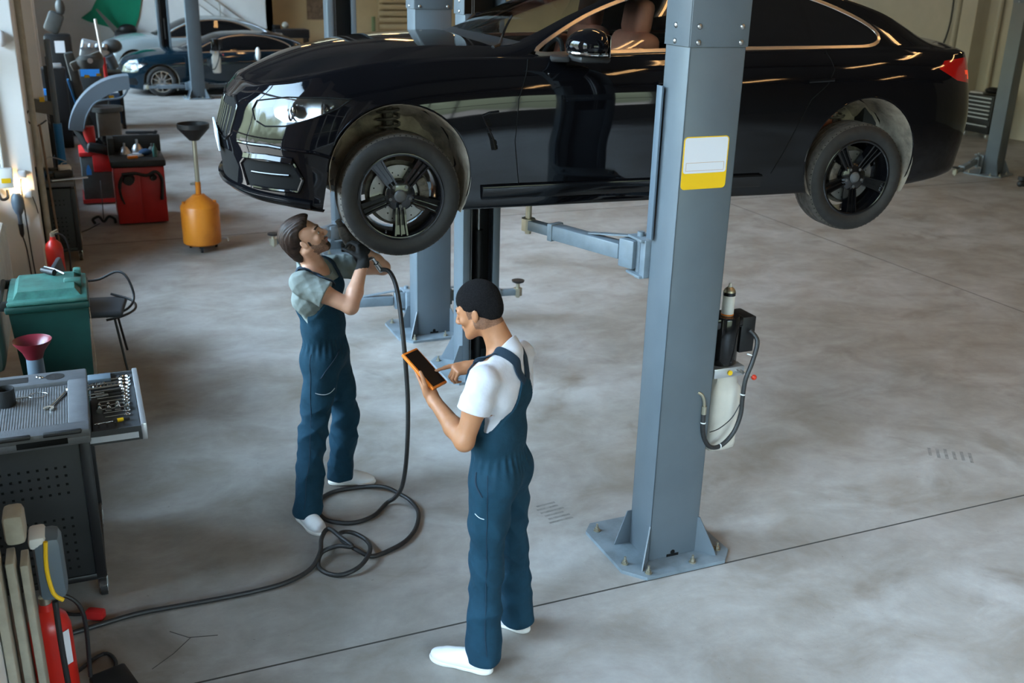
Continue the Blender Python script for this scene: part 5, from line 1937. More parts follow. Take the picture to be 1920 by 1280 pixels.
# ------------------------------------------------------------------ air hose
hz = .014
hp_ = [(1.46, 5.33, 1.425), (1.49, 5.25, 1.43), (1.50, 5.15, 1.36), (1.485, 5.02, 1.22), (1.48, 4.94, 1.02), (1.48, 4.90, .77), (1.47, 4.90, .48), (1.478, 5.02, .22), (1.475, 5.17, .06), (1.43, 5.20, hz), (1.317, 5.083, hz), (1.182, 5.048, hz), (1.06, 5.12, hz), (1.03, 5.25, hz), (1.07, 5.38, hz), (1.181, 5.45, hz), (1.347, 5.445, hz), (1.46, 5.36, hz + .022), (1.53, 5.27, hz + .01), (1.575, 5.17, hz), (1.575, 5.03, hz), (1.51, 4.87, hz), (1.42, 4.76, hz), (1.32, 4.70, hz), (1.20, 4.665, hz), (1.13, 4.70, hz + .03), (1.07, 4.80, hz + .045), (1.08, 4.91, hz + .03), (1.15, 4.93, hz + .01), (1.21, 4.84, hz), (1.19, 4.68, hz + .03), (1.10, 4.56, hz + .02), (.98, 4.55, hz), (.905, 4.65, hz), (.94, 4.76, hz + .02), (1.03, 4.76, hz + .045), (1.10, 4.72, hz + .05), (1.06, 4.80, hz + .07), (1.02, 4.93, hz + .06), (.965, 4.86, hz + .05), (.93, 4.74, hz + .04), (.86, 4.66, hz), (.72, 4.58, hz), (.55, 4.555, hz), (.346, 4.553, hz), (.15, 4.56, hz), (-.03, 4.561, hz), (-.275, 4.516, hz), (-.42, 4.49, hz)]
ho = thing('air_hose', 'black rubber air hose looped and knotted on the floor', 'hose', (1.1, 4.9, 0))
o = MB().tube([V(p) - V((1.1, 4.9, 0)) for p in hp_], .0125, n=12, smooth=7).build('rubber_tube', M['hose'], ho)
q0 = V((1.46, 5.33, 1.425)); q1 = V((1.43, 5.31, 1.47))
MB().cyl(q0 - V((1.1, 4.9, 0)) - (q1 - q0) * .2, q1 - V((1.1, 4.9, 0)), .016, n=12).cyl(q1 - V((1.1, 4.9, 0)), q1 + V((-.02, -.0, .03)) - V((1.1, 4.9, 0)), .010, n=12).build('hose_coupling', M['chrome'], ho)
# ------------------------------------------------------------------ tool carts
def caster(mb, x, y, z=.0, r=.05):
    mb.cyl((x - .014, y, r), (x + .014, y, r), r, n=20)
def make_cart(name, label, loc, w, d, h, group=None):
    t = thing(name, label, 'tool cart', loc, 0, group)
    mb = MB()
    mb.b2((-w / 2 + .03, -d / 2 + .012, .13), (w / 2 - .03, d / 2 - .012, h - .06), bev=.004)
    mb.build('body', M['cartdark'], t)
    for sx in (-1, 1):
        for sy in (-1, 1):
            MB().box((sx * (w / 2 - .022), sy * (d / 2 - .022), (h + .06) / 2), (.05, .05, h - .18), bev=.01).build('corner_post', M['cartblack'], t)
            c = bpy.data.objects.new('caster', None); COL.objects.link(c); c.parent = t
            c.location = (sx * (w / 2 - .02), sy * (d / 2 - .05), 0)
            MB().cyl((-.016, 0, .05), (.016, 0, .05), .05, n=22).build('tyre', M['rubber'], c)
            MB().cyl((-.018, 0, .05), (.018, 0, .05), .034, n=18).build('hub', M['alu'], c)
            MB().box((0, 0, .075), (.05, .03, .07), bev=.004).box((0, -.045, .095), (.03, .05, .008), (.4, 0, 0)).build('fork', M['steel'], c)
    for sy in (-1, 1):
        mb = MB()
        for i in range(int((w - .16) / .040)):
            for j in range(int((h - .30) / .046)):
                if (j in (7, 8)) and h > .5: continue
                mb.box((-w / 2 + .10 + i * .040, sy * (d / 2 - .0115), .2 + j * .046), (.012, .002, .012))
        o = mb.build('perforation', M['blackmatte'], t, smooth=False)
        o['kind'] = 'stuff'
    MB().b2((-w / 2, -d / 2, .115), (w / 2, d / 2, .15), bev=.008).build('bottom_frame', M['cartblack'], t)
    return t
W1, D1, H1 = .78, .80, .93
cx1, cy1 = -.135 - W1 / 2, 5.175
cart = make_cart('tool_cart', 'large dark tool cart in the foreground with open side drawer', (cx1, cy1, 0), W1, D1, H1)
mb = MB()
mb.b2((-W1 / 2 - .01, -D1 / 2 - .01, H1 - .065), (W1 / 2 + .01, D1 / 2 + .01, H1 - .015), bev=.012)
for (lo, hi) in (((-W1 / 2 - .01, -D1 / 2 - .01, H1 - .03), (W1 / 2 + .01, -D1 / 2 + .10, H1 + .012)), ((-W1 / 2 - .01, D1 / 2 - .15, H1 - .03), (W1 / 2 + .01, D1 / 2 + .01, H1 + .012)),
                 ((W1 / 2 - .085, -D1 / 2, H1 - .03), (W1 / 2 + .01, D1 / 2, H1 + .0118)), ((-W1 / 2 - .01, -D1 / 2, H1 - .03), (-W1 / 2 + .06, D1 / 2, H1 + .0118))):
    mb.b2(lo, hi, bev=.009)
mb.build('top_tray', M['carttop'], cart)
mb = MB().b2((-W1 / 2 + .06, -D1 / 2 + .10, H1 - .016), (W1 / 2 - .085, D1 / 2 - .15, H1 - .012))
for k in range(52):
    x = -W1 / 2 + .065 + k * .0122
    mb.box((x, -.025, H1 - .0115), (.005, D1 - .26, .003))
mb.build('ribbed_mat', M['carttopmat'], cart)
mb = MB()
mb.lathe([(.0, .0), (.045, 0), (.047, .002), (.0, .002)], (.245, D1 / 2 - .072, H1 + .0115), n=26)
MB().lathe([(.0, .0), (.036, 0), (.038, .002), (.0, .002)], (-.14, D1 / 2 - .075, H1 + .0115), n=26).build('tray_recess', M['blackplast'], cart)
MB().b2((-.03, D1 / 2 - .115, H1 + .0115), (.115, D1 / 2 - .04, H1 + .0135)).build('tray_recess', M['blackplast'], cart)
mb.build('tray_recess', M['blackplast'], cart)
for x in (-.26, .06, .28):
    MB().box((x, -D1 / 2 - .002, H1 + .004), (.17, .028, .022), bev=.008).build('handle_recess', M['blackplast'], cart)
MB().b2((.08, -D1 / 2 - .012, H1 - .05), (.30, -D1 / 2 - .005, H1 - .02), bev=.002).build('handle_slot', M['blackmatte'], cart)
# open drawer on the right side
zdr = .825
dr = thing('tool_drawer', 'open grey drawer of the large cart, filled with sockets and wrenches', 'drawer', (-.13, 5.37, zdr))
dr.location = (.008 + W1 / 2 , 5.38 - cy1, zdr)
dr.parent = cart
for k_ in ('label', 'category'): del dr[k_]
mb = MB()
mb.b2((.0, -.39, -.075), (.245, .39, -.068))
mb.b2((.0, -.395, -.075), (.245, -.385, .0)).b2((.0, .385, -.075), (.245, .395, .0))
mb.build('tray', M['foam'], dr)
MB().b2((.235, -.40, -.078), (.262, .40, .012), bev=.005).build('front', M['alu'], dr)
MB().b2((.01, -.385, -.06), (.232, .385, -.018)).build('foam_insert', M['foam'], dr)
MB().b2((-.01, -.399, -.062), (.22, -.3955, -.03)).build('slide_rail', M['alu'], dr)
MB().b2((-.01, .3955, -.062), (.22, .399, -.03)).build('slide_rail', M['alu'], dr)
MB().b2((.0, .30, -.018), (.12, .385, .006), bev=.003).build('blue_tray', M['plastgrey'], dr)
# tools in the drawer
zt = zdr - .016
def tool(name, label, cat, loc, group, build, rz=0):
    o = build()
    o.location = loc
    o.rotation_euler = (0, 0, rz)
    tag(o, label, cat, group)
    return o
sock = MB().lathe([(0, 0), (.012, 0), (.0125, .03), (.010, .034), (.0, .034)], (0, 0, 0), (1, 0, 0), n=16).build('socket', M['chrome'])
sock.name = 'socket'
tag(sock, 'chrome socket lying in the middle of the open drawer', 'socket', 'sockets in the open drawer')
k = 0
for row, (y, s_) in enumerate(((5.24, 1.25), (5.31, .9))):
    for i in range(4):
        c = sock if k == 0 else sock.copy()
        if k: COL.objects.link(c)
        c.location = (-.08 + i * .045, y, zt + .012 * s_)
        c.rotation_euler = (0, 0, PI / 2)
        c.scale = (s_, s_, s_)
        c['label'] = ('large' if s_ > 1 else 'small') + ' chrome socket lying in the open drawer'
        k += 1
def ringm():
    mb = MB()
    mb.tube([(.013 * math.cos(a), .013 * math.sin(a), 0) for a in [2 * PI * q / 16 for q in range(16)]], .004, n=6, closed=True)
    mb.tube([(-.013, 0, 0), (-.06, 0, 0), (-.12, .0, 0)], .0035, n=6)
    return mb.build('ring_wrench', M['chrome'])
rw = ringm()
tag(rw, 'small chrome ring wrench in the row along the drawer front', 'wrench', 'ring wrenches in the open drawer')
for i in range(11):
    c = rw if i == 0 else rw.copy()
    if i: COL.objects.link(c)
    s_ = 1.5 - i * .06 if i > 2 else 1.9
    c.location = (.062 - i * .001, 5.70 - i * .052, zt + .006)
    c.scale = (s_, s_, s_)
    c.rotation_euler = (0, 0, R(4))
    c['label'] = 'large chrome ring wrench at the far end of the drawer' if i < 3 else 'small chrome ring wrench in the row along the drawer front'
for i, (x, y, l, col, lab_) in enumerate(((-.02, 5.50, .09, 'blackplast', 'black handled screwdriver lying across the open drawer'), (.0, 5.46, .07, 'blackplast', 'second black handled screwdriver beside the first in the drawer'), (.01, 5.10, .08, 'blackplast', 'yellow striped pliers handle near the front of the drawer'))):
    t = thing('screwdriver', lab_, 'screwdriver', (x - .03, y, zt + .010), R(8), None)
    MB().cyl((-.09, 0, 0), (0, 0, 0), .0035, n=8).build('shaft', M['chrome'], t)
    MB().cyl((0, 0, 0), (l, 0, 0), .010, .008, n=10).build('handle', M[col], t)
    if i == 2: MB().cyl((.02, 0, 0), (.05, 0, 0), .0105, n=10).build('yellow_grip', M['yellow'], t)
bit = MB().cyl((0, 0, 0), (0, 0, .022), .0055, n=8).build('socket_bit', M['chrome'])
tag(bit, 'tiny chrome bit standing in the drawer corner', 'bit', 'bits in the open drawer')
for i in range(16):
    c = bit if i == 0 else bit.copy()
    if i: COL.objects.link(c)
    c.location = (-.10 + (i % 8) * .018, 5.60 + (i // 8) * .03, zt) if i < 12 else (-.09 + (i - 12) * .04, 5.055, zt)
    c['label'] = 'tiny chrome bit standing in the drawer near its far end' if i < 12 else 'tiny chrome bit standing in the drawer near its front end'
# things on the cart top
zc = H1 - .009
def wrench_obj(name, label, loc, rz, L=.19, m='chrome', bent=0):
    mb = MB()
    w_ = .011
    mb.box((0, 0, .004), (L, .016, .007), bev=.002)
    a = [(.026 * math.cos(R(x)), .026 * math.sin(R(x))) for x in range(50, 311, 20)]
    inner = [(.012 * math.cos(R(x)), .012 * math.sin(R(x))) for x in range(310, 49, -20)]
    n = len(a)
    for s_, cx in ((1, L / 2 + .018),):
        vo = [mb.bm.verts.new((cx + p[0], p[1], 0)) for p in a]; vi = [mb.bm.verts.new((cx + p[0] + .004, p[1], 0)) for p in inner[::-1]]
        vo2 = [mb.bm.verts.new((cx + p[0], p[1], .010)) for p in a]; vi2 = [mb.bm.verts.new((cx + p[0] + .004, p[1], .010)) for p in inner[::-1]]
        for q in range(n - 1):
            mb.bm.faces.new((vo2[q], vo2[q + 1], vi2[q + 1], vi2[q])); mb.bm.faces.new((vo[q + 1], vo[q], vi[q], vi[q + 1]))
            mb.bm.faces.new((vo[q], vo[q + 1], vo2[q + 1], vo2[q])); mb.bm.faces.new((vi[q + 1], vi[q], vi2[q], vi2[q + 1]))
        for q in (0, n - 1):
            mb.bm.faces.new((vo[q], vo2[q], vi2[q], vi[q]))
    mb.tube([(-L / 2 - .012 + .015 * math.cos(x), .015 * math.sin(x), .006) for x in [2 * PI * q / 18 for q in range(18)]], .0055, n=8, closed=True)
    o = mb.build(name, M[m])
    o.location = loc
    o.rotation_euler = (0, 0, rz)
    return tag(o, label, 'wrench')
wrench_obj('combination_wrench', 'chrome combination wrench lying on the ribbed mat of the cart', (-.258, 5.235, zc), R(-112), .23)
t = thing('hose_clamp', 'thin wire ring with a flat tab lying on the cart mat', 'clamp', (-.36, 5.315, zc))
MB().tube([(.045 * math.cos(a), .032 * math.sin(a), .003) for a in [2 * PI * q / 26 for q in range(26)]], .0018, n=6, closed=True).build('ring', M['steel'], t)
MB().box((-.08, -.008, .003), (.08, .012, .003)).build('tab', M['steel'], t)
t = thing('black_cup', 'black round cup standing on the left of the cart top', 'cup', (-.505, 5.24, zc))
MB().lathe([(0, 0), (.046, 0), (.048, .004), (.048, .088), (.044, .088), (.043, .01), (0, .008)], n=28, close=True).build('cup_body', M['blackplast'], t)
for i, (x, y) in enumerate(((-.345, 5.50), (-.36, 5.515), (-.62, 5.50), (-.655, 5.50))):
    o = MB().tube([(.009 * math.cos(a), .009 * math.sin(a), .004) for a in [2 * PI * q / 10 for q in range(10)]], .003, n=5, closed=True).build('washer', M['chrome'])
    o.location = (x, y, H1 + .014)
    tag(o, 'small chrome washer in the tray recess of the cart', 'washer', 'washers in the cart tray')

# ------------------------------------------------------------------ green bin
bn = thing('wheelie_bin', 'dark green plastic wheelie bin behind the tool cart', 'bin', (-.325, 7.02, 0))
mb = MB()
def frus(mb, lo, hi, z0, z1, bev=0):
    a = [mb.bm.verts.new((x, y, z0)) for x, y in ((lo[0], lo[1]), (lo[2], lo[1]), (lo[2], lo[3]), (lo[0], lo[3]))]
    b = [mb.bm.verts.new((x, y, z1)) for x, y in ((hi[0], hi[1]), (hi[2], hi[1]), (hi[2], hi[3]), (hi[0], hi[3]))]
    mb.bm.faces.new(a[::-1]); mb.bm.faces.new(b)
    for k in range(4): mb.bm.faces.new((a[k], a[(k + 1) % 4], b[(k + 1) % 4], b[k]))
    fs = mb._fin(a + b)
    return mb
frus(mb, (-.17, -.23, .20, .23), (-.23, -.28, .235, .28), .04, .93)
mb.build('bin_body', M['greenbin'], bn, smooth=False)
MB().b2((-.25, -.295, .92), (.245, .295, .965), bev=.012).build('rim', M['greenbin'], bn)
mb = MB()
mb.b2((-.235, -.29, .965), (.238, .29, .995), bev=.012)
frus(mb, (-.20, -.24, .20, .24), (-.17, -.20, .165, .20), .992, 1.035)
mb.b2((.10, -.06, .99), (.21, .03, 1.045), bev=.012)
mb.b2((.16, .18, 1.0), (.21, .25, 1.05), bev=.01)
mb.build('lid', M['greenlid'], bn, ang=30)
MB().cyl((-.275, -.26, .985), (-.275, .26, .985), .016, n=12).box((-.25, -.25, .965), (.06, .03, .06), bev=.008).box((-.25, .25, .965), (.06, .03, .06), bev=.008).build('handle', M['blackplast'], bn)
for y in (-.22, .22):
    MB().cyl((-.19, y - .02, .10), (-.19, y + .02, .10), .10, n=24).build('wheel', M['rubber'], bn)
MB().b2((.238, -.288, .3), (.243, -.27, .93)).build('edge_strip', M['brown'], bn)
# torch on the lid
t = thing('torch', 'black work torch leaning on the green bin lid', 'torch', (-.30, 7.16, 1.035), R(-40))
MB().cyl((-.07, 0, .03), (.03, 0, .022), .017, .022, n=14).build('barrel', M['blackplast'], t)
MB().tube([(-.06, .012, .05), (0, .03, .035), (.08, .03, .012)], .006, n=6, smooth=4).build('tube', M['alu'], t)

# ------------------------------------------------------------------ black chair
ch_ = thing('metal_chair', 'black chair with thin legs and curved armrests behind the green bin', 'chair', (-.06, 8.20, 0), R(-8))
MB().box((0, 0, .455), (.44, .42, .05), bev=.022, seg=3).build('seat', M['cloth'], ch_)
for i, (a, b) in enumerate((((.15, -.16, .44), (.215, -.24, 0)), ((.12, .15, .44), (.17, .24, 0)), ((-.15, -.16, .44), (-.22, -.24, 0)), ((-.15, .16, .44), (-.2, .24, 0)))):
    MB().cyl(a, b, .010, .009, n=10).build('leg', M['cartblack'], ch_)
mb = MB().tube([(.10, -.20, .44), (.24, -.10, .46), (.29, .02, .52), (.25, .08, .66), (.17, .14, .70), (.02, .22, .62), (-.10, .25, .60)], .010, n=8, smooth=6)
mb.tube([(.10, -.22, .42), (.22, -.2, .44), (.30, -.06, .45), (.26, .10, .47), (.1, .2, .5)], .010, n=8, smooth=6)
mb.build('armrest', M['cartblack'], ch_)
MB().box((-.23, 0, .70), (.04, .38, .26), (0, R(-10), 0), bev=.015).build('backrest', M['cloth'], ch_)

# ------------------------------------------------------------------ maroon funnel stand between cart and bin
t = thing('waste_funnel', 'maroon funnel on a clear jar between cart and green bin', 'funnel', (-.40, 6.06, .0))
MB().lathe([(.10, .965), (.105, .97), (.10, .955), (.06, .90), (.045, .86), (.04, .86), (.055, .905), (.095, .962)], n=28, close=True).build('funnel', M['maroon'], t)
MB().cyl((0, 0, .62), (0, 0, .87), .05, .045, n=20).build('jar', M['plastgrey'], t)
MB().cyl((0, 0, .0), (0, 0, .63), .02, n=12).cyl((0, 0, 0), (0, 0, .02), .15, n=20).build('stand', M['cartblack'], t)

# ------------------------------------------------------------------ radiator, boards on the left
t = thing('radiator', 'white panel radiator on the left wall at the photo edge', 'radiator', (-.88, 7.75, .42))
MB().b2((.02, -.75, 0), (.24, 1.0, .66), bev=.06).build('panel', M['radiator'], t)
MB().cyl((.11, -1.2, .06), (.11, -1.0, .06), .014).cyl((.11, -1.2, .0), (.11, -1.2, -.34), .014).build('pipe', M['radiator'], t)
for i, (y, w_) in enumerate(((6.10, .18), (6.36, .22), (6.62, .16))):
    o = MB().box((0, 0, .50), (.02, w_, 1.0), bev=.004).build('plank', M['boards'])
    o.location = (-.60 + i * .01, y, 0)
    o.rotation_euler = (0, R(-12), 0)
    tag(o, ('nearest', 'middle', 'farthest')[i] + ' pale board leaning on the left wall below the radiator', 'board', 'boards leaning on the left wall')

# ------------------------------------------------------------------ fire extinguisher
def extinguisher(label, loc, h=.5, r=.075):
    t = thing('fire_extinguisher', label, 'fire extinguisher', loc)
    MB().lathe([(0, 0), (r * .95, 0), (r, .01), (r, h - .12), (r * .85, h - .07), (r * .35, h - .03), (r * .3, h), (0, h)], n=28).build('cylinder', M['redext'], t)
    MB().cyl((0, 0, h), (0, 0, h + .03), r * .28, n=12).box((.02, 0, h + .035), (.07, .02, .010), (0, -.2, 0)).box((.02, 0, h + .052), (.065, .016, .008), (0, -.4, 0)).build('valve', M['zinc'], t)
    MB().tube([(0, 0, h + .02), (r * 1.0, 0, h + .01), (r * 1.6, .0, h - .1), (r * 1.5, 0, .15)], .009, n=8, smooth=5).build('discharge_hose', M['blackplast'], t)
    return t
extinguisher('red fire extinguisher beside the pilaster behind the green bin', (-.375, 10.33, 0), .53, .08)

# ------------------------------------------------------------------ second cart with clutter
cart2 = make_cart('tool_cart', 'narrow dark tool cart behind the white pilaster, cluttered top', (-.47, 11.72, 0), .66, .80, .84)
MB().b2((-.33, -.40, .80), (.33, .40, .85), bev=.01).build('top_tray', M['carttop'], cart2)
MB().b2((.325, -.398, .15), (.337, -.385, .80)).build('edge_strip', M['brown'], cart2)
def junk(name, label, cat, loc, rz, fn, m, group=None):
    mb = MB(); fn(mb)
    o = mb.build(name, M[m])
    o.location = loc; o.rotation_euler = (0, 0, rz)
    return tag(o, label, cat, group)
zj = .852
junk('power_drill', 'black power drill lying on the cluttered cart', 'drill', (-.24, 11.52, zj), .4, lambda b: (b.box((0, 0, .045), (.20, .07, .075), bev=.02), b.box((.06, .05, .03), (.06, .14, .05), bev=.015), b.cyl((-.10, 0, .045), (-.15, 0, .045), .02)), 'blackplast')
junk('blue_bottle', 'short dark bottle with blue cap on the cluttered cart', 'bottle', (-.445, 11.42, zj), 0, lambda b: b.lathe([(0, 0), (.035, 0), (.035, .08), (.028, .10), (.028, .125), (0, .125)], n=18), 'bluelabel')
junk('metal_tray', 'pale flat metal tray sticking out over the cart edge', 'tray', (-.18, 11.44, zj), .25, lambda b: b.box((0, 0, .008), (.36, .06, .012), bev=.003), 'alu')
junk('rag', 'crumpled dark blue cloth on the cluttered cart', 'cloth', (-.42, 11.62, zj), .2, lambda b: (b.sph((0, 0, .036), (.09, .07, .035), 8), b.sph((.07, .03, .025), (.06, .05, .03), 8)), 'bluerag')
junk('plastic_box', 'white plastic box at the far side of the cluttered cart', 'box', (-.22, 11.82, zj), .1, lambda b: b.box((0, 0, .04), (.12, .16, .08), bev=.01), 'white')
junk('grinder', 'grey angle grinder on the cluttered cart', 'grinder', (-.42, 11.86, zj), -.5, lambda b: (b.cyl((-.1, 0, .035), (.08, 0, .035), .03), b.cyl((.1, 0, .03), (.1, 0, .06), .045)), 'greydark')
junk('wire_hook', 'bent silver wire standing on the cluttered cart', 'wire', (-.25, 11.95, zj), 0, lambda b: b.tube([(0, 0, 0), (0, 0, .08), (.05, 0, .10), (-.10, .1, .14), (-.14, .1, .12)], .006, n=6, smooth=4), 'alu')

# ------------------------------------------------------------------ on the pilaster: sockets, lamp, sensor, conduit
yp = 10.795
t = thing('junction_box', 'large white junction box with yellow label on the pilaster', 'electric box', (-.735, yp, 1.03))
MB().box((0, -.045, 0), (.15, .09, .19), bev=.012).build('housing', M['white'], t)
MB().box((.01, -.092, -.02), (.08, .004, .045)).build('label', M['yellow'], t)
for i, (x, z, lb) in enumerate(((-.585, 1.055, 'white wall socket box above the work lamp cable'), (-.555, .865, 'white wall socket box beside the glowing work lamp'))):
    t = thing('wall_socket', lb, 'socket box', (x, yp, z))
    MB().box((0, -.03, 0), (.075, .06, .075), bev=.008).build('housing', M['white'], t)
    MB().box((0, -.062, 0), (.05, .004, .05), bev=.001).build('cover', M['sticker'], t)
t = thing('work_lamp', 'black caged work lamp hanging lit beside the sockets', 'lamp', (-.655, yp - .07, .72))
MB().lathe([(0, -.15), (.018, -.15), (.022, -.05), (.035, -.03), (.052, .02), (.058, .08), (.050, .135), (.03, .165), (0, .17)], n=20).build('cage', M['plastgrey'], t)
MB().lathe([(0, -.27), (.010, -.27), (.020, -.24), (.024, -.14), (0, -.14)], n=14).build('grip', M['blackplast'], t)
MB().sph((.01, .04, .19), .028, 10).build('bulb', M['bulb'], t)
MB().tube([(.0, .0, -.26), (.02, .03, -.40), (.03, .04, -.72)], .006, n=6, smooth=3).build('cable', M['cablemat'], t)
MB().tube([(.0, .03, .17), (-.02, .05, .24), (.0, .06, .26)], .003, n=6, smooth=3).build('hook', M['steel'], t)
pl_ = bpy.data.lights.new('work_lamp_light', 'POINT'); pl_.energy = 3; pl_.color = (1, .62, .32); pl_.shadow_soft_size = .03
o = bpy.data.objects.new('work_lamp_light', pl_); COL.objects.link(o); o.location = (-.64, yp - .05, .95)
MB_ = MB().tube([(-.60, yp - .012, 1.02), (-.61, yp - .012, .93), (-.605, yp - .012, .7), (-.60, yp - .012, .3), (-.59, yp - .012, .02)], .006, n=6, smooth=4).build('socket_cable', M['cablemat'])
tag(MB_, 'black cable running down the pilaster from the upper socket', 'cable')
o = MB().tube([(-.52, yp - .012, .83), (-.50, yp - .012, .74), (-.49, yp - .012, .66)], .004, n=6, smooth=3).build('short_cable', M['cablemat'])
tag(o, 'short dark cable hanging from the lower socket box', 'cable')
o = MB().tube([(-.74, yp - .02, 1.12), (-.735, yp - .02, 1.3), (-.74, yp - .02, 1.5), (-.76, yp - .02, 2.9)], .018, n=10, smooth=4).build('conduit', M['white'])
tag(o, 'white conduit pipe rising from the junction box', 'pipe')
o = MB().tube([(-.82, yp - .02, .92), (-.79, yp - .06, .83), (-.735, yp - .05, .84), (-.73, yp - .02, .91)], .014, n=8, smooth=5).build('loop_cable', M['cablemat'])
tag(o, 'thick black cable looping under the junction box', 'cable')
t = thing('motion_sensor', 'round white motion sensor high on the pilaster', 'sensor', (-.60, yp, 2.31))
MB().sph((0, -.03, 0), (.05, .045, .075), 12).build('dome', M['sticker'], t)
MB().box((0, -.008, 0), (.07, .016, .12), bev=.005).build('base', M['plastgrey'], t)
o = MB().cyl((-.39, 11.29, 1.45), (-.345, 11.27, .02), .011, n=8).build('broomstick', M['brown'])
tag(o, 'brown broomstick leaning behind the pilaster above the cart', 'stick')
o = MB().cyl((-.44, 11.28, 0), (-.44, 11.28, 4.0), .032, n=14).build('drain_pipe', M['boards'])
tag(o, 'pale vertical pipe along the far side of the pilaster', 'pipe')

# ------------------------------------------------------------------ tyre rack in the dark behind the blue pipe
tl = 0
MB_ = None
for k in range(5):
    for j in range(2):
        if MB_ is None:
            MB_ = MB().lathe([(.20, -.09), (.30, -.10), (.325, -.08), (.33, 0), (.325, .08), (.30, .10), (.20, .09)], (0, 0, 0), (0, 1, 0), n=32, close=True).build('stored_tyre', M['rubber'])
            tag(MB_, 'black tyre standing in the dark rack behind the blue pipe', 'tyre', 'tyres in the wall rack')
            c = MB_
        else:
            c = MB_.copy(); COL.objects.link(c)
        c.location = (-.60, 12.75 + k * .22, .376 + j * .705)
mb = MB()
for z in (.02, .72, 1.42):
    mb.b2((-.93, 12.6, z), (-.28, 13.8, z + .02))
for (x, y) in ((-.92, 12.6), (-.30, 12.6), (-.92, 13.78), (-.30, 13.78)):
    mb.b2((x - .02, y - .02, 0), (x + .02, y + .02, 1.9))
tag(mb.build('tyre_rack', M['cartblack'], smooth=False), 'black shelf rack holding tyres against the left wall', 'rack')
t = thing('blue_stand', 'tall blue and silver tube standing beside the second cart', 'pole', (-.245, 12.25, 0))
MB().cyl((0, 0, .0), (0, 0, 1.32), .045, n=18).build('lower_tube', M['bluepost'], t)
MB().cyl((0, 0, 1.32), (0, 0, 2.2), .030, n=16).build('upper_tube', M['plastgrey'], t)
MB().box((-.12, 0, 1.50), (.26, .03, .14), (0, R(12), 0), bev=.01).build('bracket', M['machtaupe'], t)
MB().box((-.12, -.02, 1.58), (.05, .01, .05)).build('warning_label', M['yellow'], t)
MB().tube([(-.22, 0, 1.52), (-.30, -.03, 1.40), (-.22, -.03, 1.30), (-.10, -.02, 1.36)], .008, n=6, smooth=5).build('cable', M['cablemat'], t)

# ------------------------------------------------------------------ wheel balancer with arched hood
t = thing('wheel_balancer', 'wheel balancer with grey arched hood and red and dark body', 'wheel balancer', (.10, 14.25, 0))
MB().b2((-.17, -.12, .06), (.20, .5, .66), bev=.02).build('body', M['greydark'], t)
MB().b2((-.19, -.14, .02), (.22, .52, .07)).build('base_plate', M['red'], t)
MB().b2((-.02, -.135, .42), (.215, .45, .64), bev=.01).b2((-.175, -.13, .625), (.20, .5, .68), bev=.008).build('red_panel', M['red'], t)
MB().cyl((-.02, -.06, .66), (-.03, -.06, 1.0), .075, n=18).build('red_column', M['red'], t)
m = axes((-.08, -.135, .45), (1, 0, 0), (0, 0, 1), (0, -1, 0))
MB().prism([(-.03, -.06), (.03, -.06), (.03, 0), (.015, .05), (0, .075), (-.015, .05), (-.03, 0)], .004, m).build('blue_sticker', M['bluelabel'], t)
# arched hood: swept band
mb = MB()
cx_, cz_, r_ = .52, .84, .79
rings = []
for k in range(17):
    a = R(170 - 80 * k / 16)
    rr = r_
    c = V((cx_ + rr * math.cos(a), 0, cz_ + rr * math.sin(a)))
    er = V((math.cos(a), 0, math.sin(a)))
    prof = [(0, -.16), (0, .16), (-.10, .16), (-.13, .12), (-.13, .145), (-.012, .145), (-.012, -.145), (-.17, -.145), (-.17, -.16)]
    rings.append([mb.bm.verts.new(c + er * p + V((0, q, 0))) for p, q in prof])
for a, b in zip(rings[:-1], rings[1:]):
    for k in range(9):
        mb.bm.faces.new((a[k], a[(k + 1) % 9], b[(k + 1) % 9], b[k]))
mb.bm.faces.new(rings[0]); mb.bm.faces.new(rings[-1][::-1])
mb.build('hood', M['hood'], t, ang=50)
MB().tube([(.50, -.14, 1.47), (.40, -.15, 1.36), (.12, -.16, 1.32), (-.02, -.16, 1.16), (-.08, -.15, .98)], .013, n=8, smooth=5).build('hood_rail', M['plastgrey'], t)
MB().cyl((-.16, 0, .98), (.0, -.06, .70), .06, .10, n=14).box((.10, -.12, .72), (.34, .22, .12), (0, R(14), 0), bev=.04).build('hood_arm', M['cartblack'], t)
MB().lathe([(0, 0), (.10, 0), (.12, .06), (.06, .10), (0, .10)], (.15, -.05, .76), (0, -1, 0), n=20).build('flange', M['blackgloss'], t)

# ------------------------------------------------------------------ red cabinet
t = thing('red_cabinet', 'red two-door cabinet with dark tray top and black arms', 'cabinet', (.572, 13.15, 0))
MB().b2((-.285, -.33, .02), (.285, .33, .70), bev=.01).build('body', M['red'], t)
for sx in (-1, 1):
    MB().b2((sx * .145 - .138, -.338, .04), (sx * .145 + .138, -.328, .69), bev=.003).build('door', M['red'], t)
mb = MB().b2((-.31, -.36, .70), (.31, .36, .78), bev=.02)
mb.b2((-.31, .10, .76), (-.24, .36, .98), bev=.01).b2((-.31, .3, .76), (.31, .36, .98), bev=.015)
mb.build('tray_top', M['cartdark'], t)
MB().cyl((-.13, -.33, .56), (-.13, -.40, .55), .075, .055, n=22).build('cone', M['blackplast'], t)
MB().cyl((.15, -.33, .57), (.15, -.37, .565), .045, .03, n=18).build('cone', M['blackplast'], t)
MB().tube([(-.19, -.35, .60), (-.235, -.36, .50), (-.23, -.36, .36), (-.20, -.36, .27)], [.02, .02, .014, .014, .01], n=8, smooth=5).tube([(-.2, -.35, .62), (-.05, -.36, .63), (.08, -.36, .60), (.18, -.36, .64), (.245, -.36, .56), (.24, -.36, .40), (.23, -.36, .30)], .019, n=8, smooth=5).build('black_arm', M['blackplast'], t)
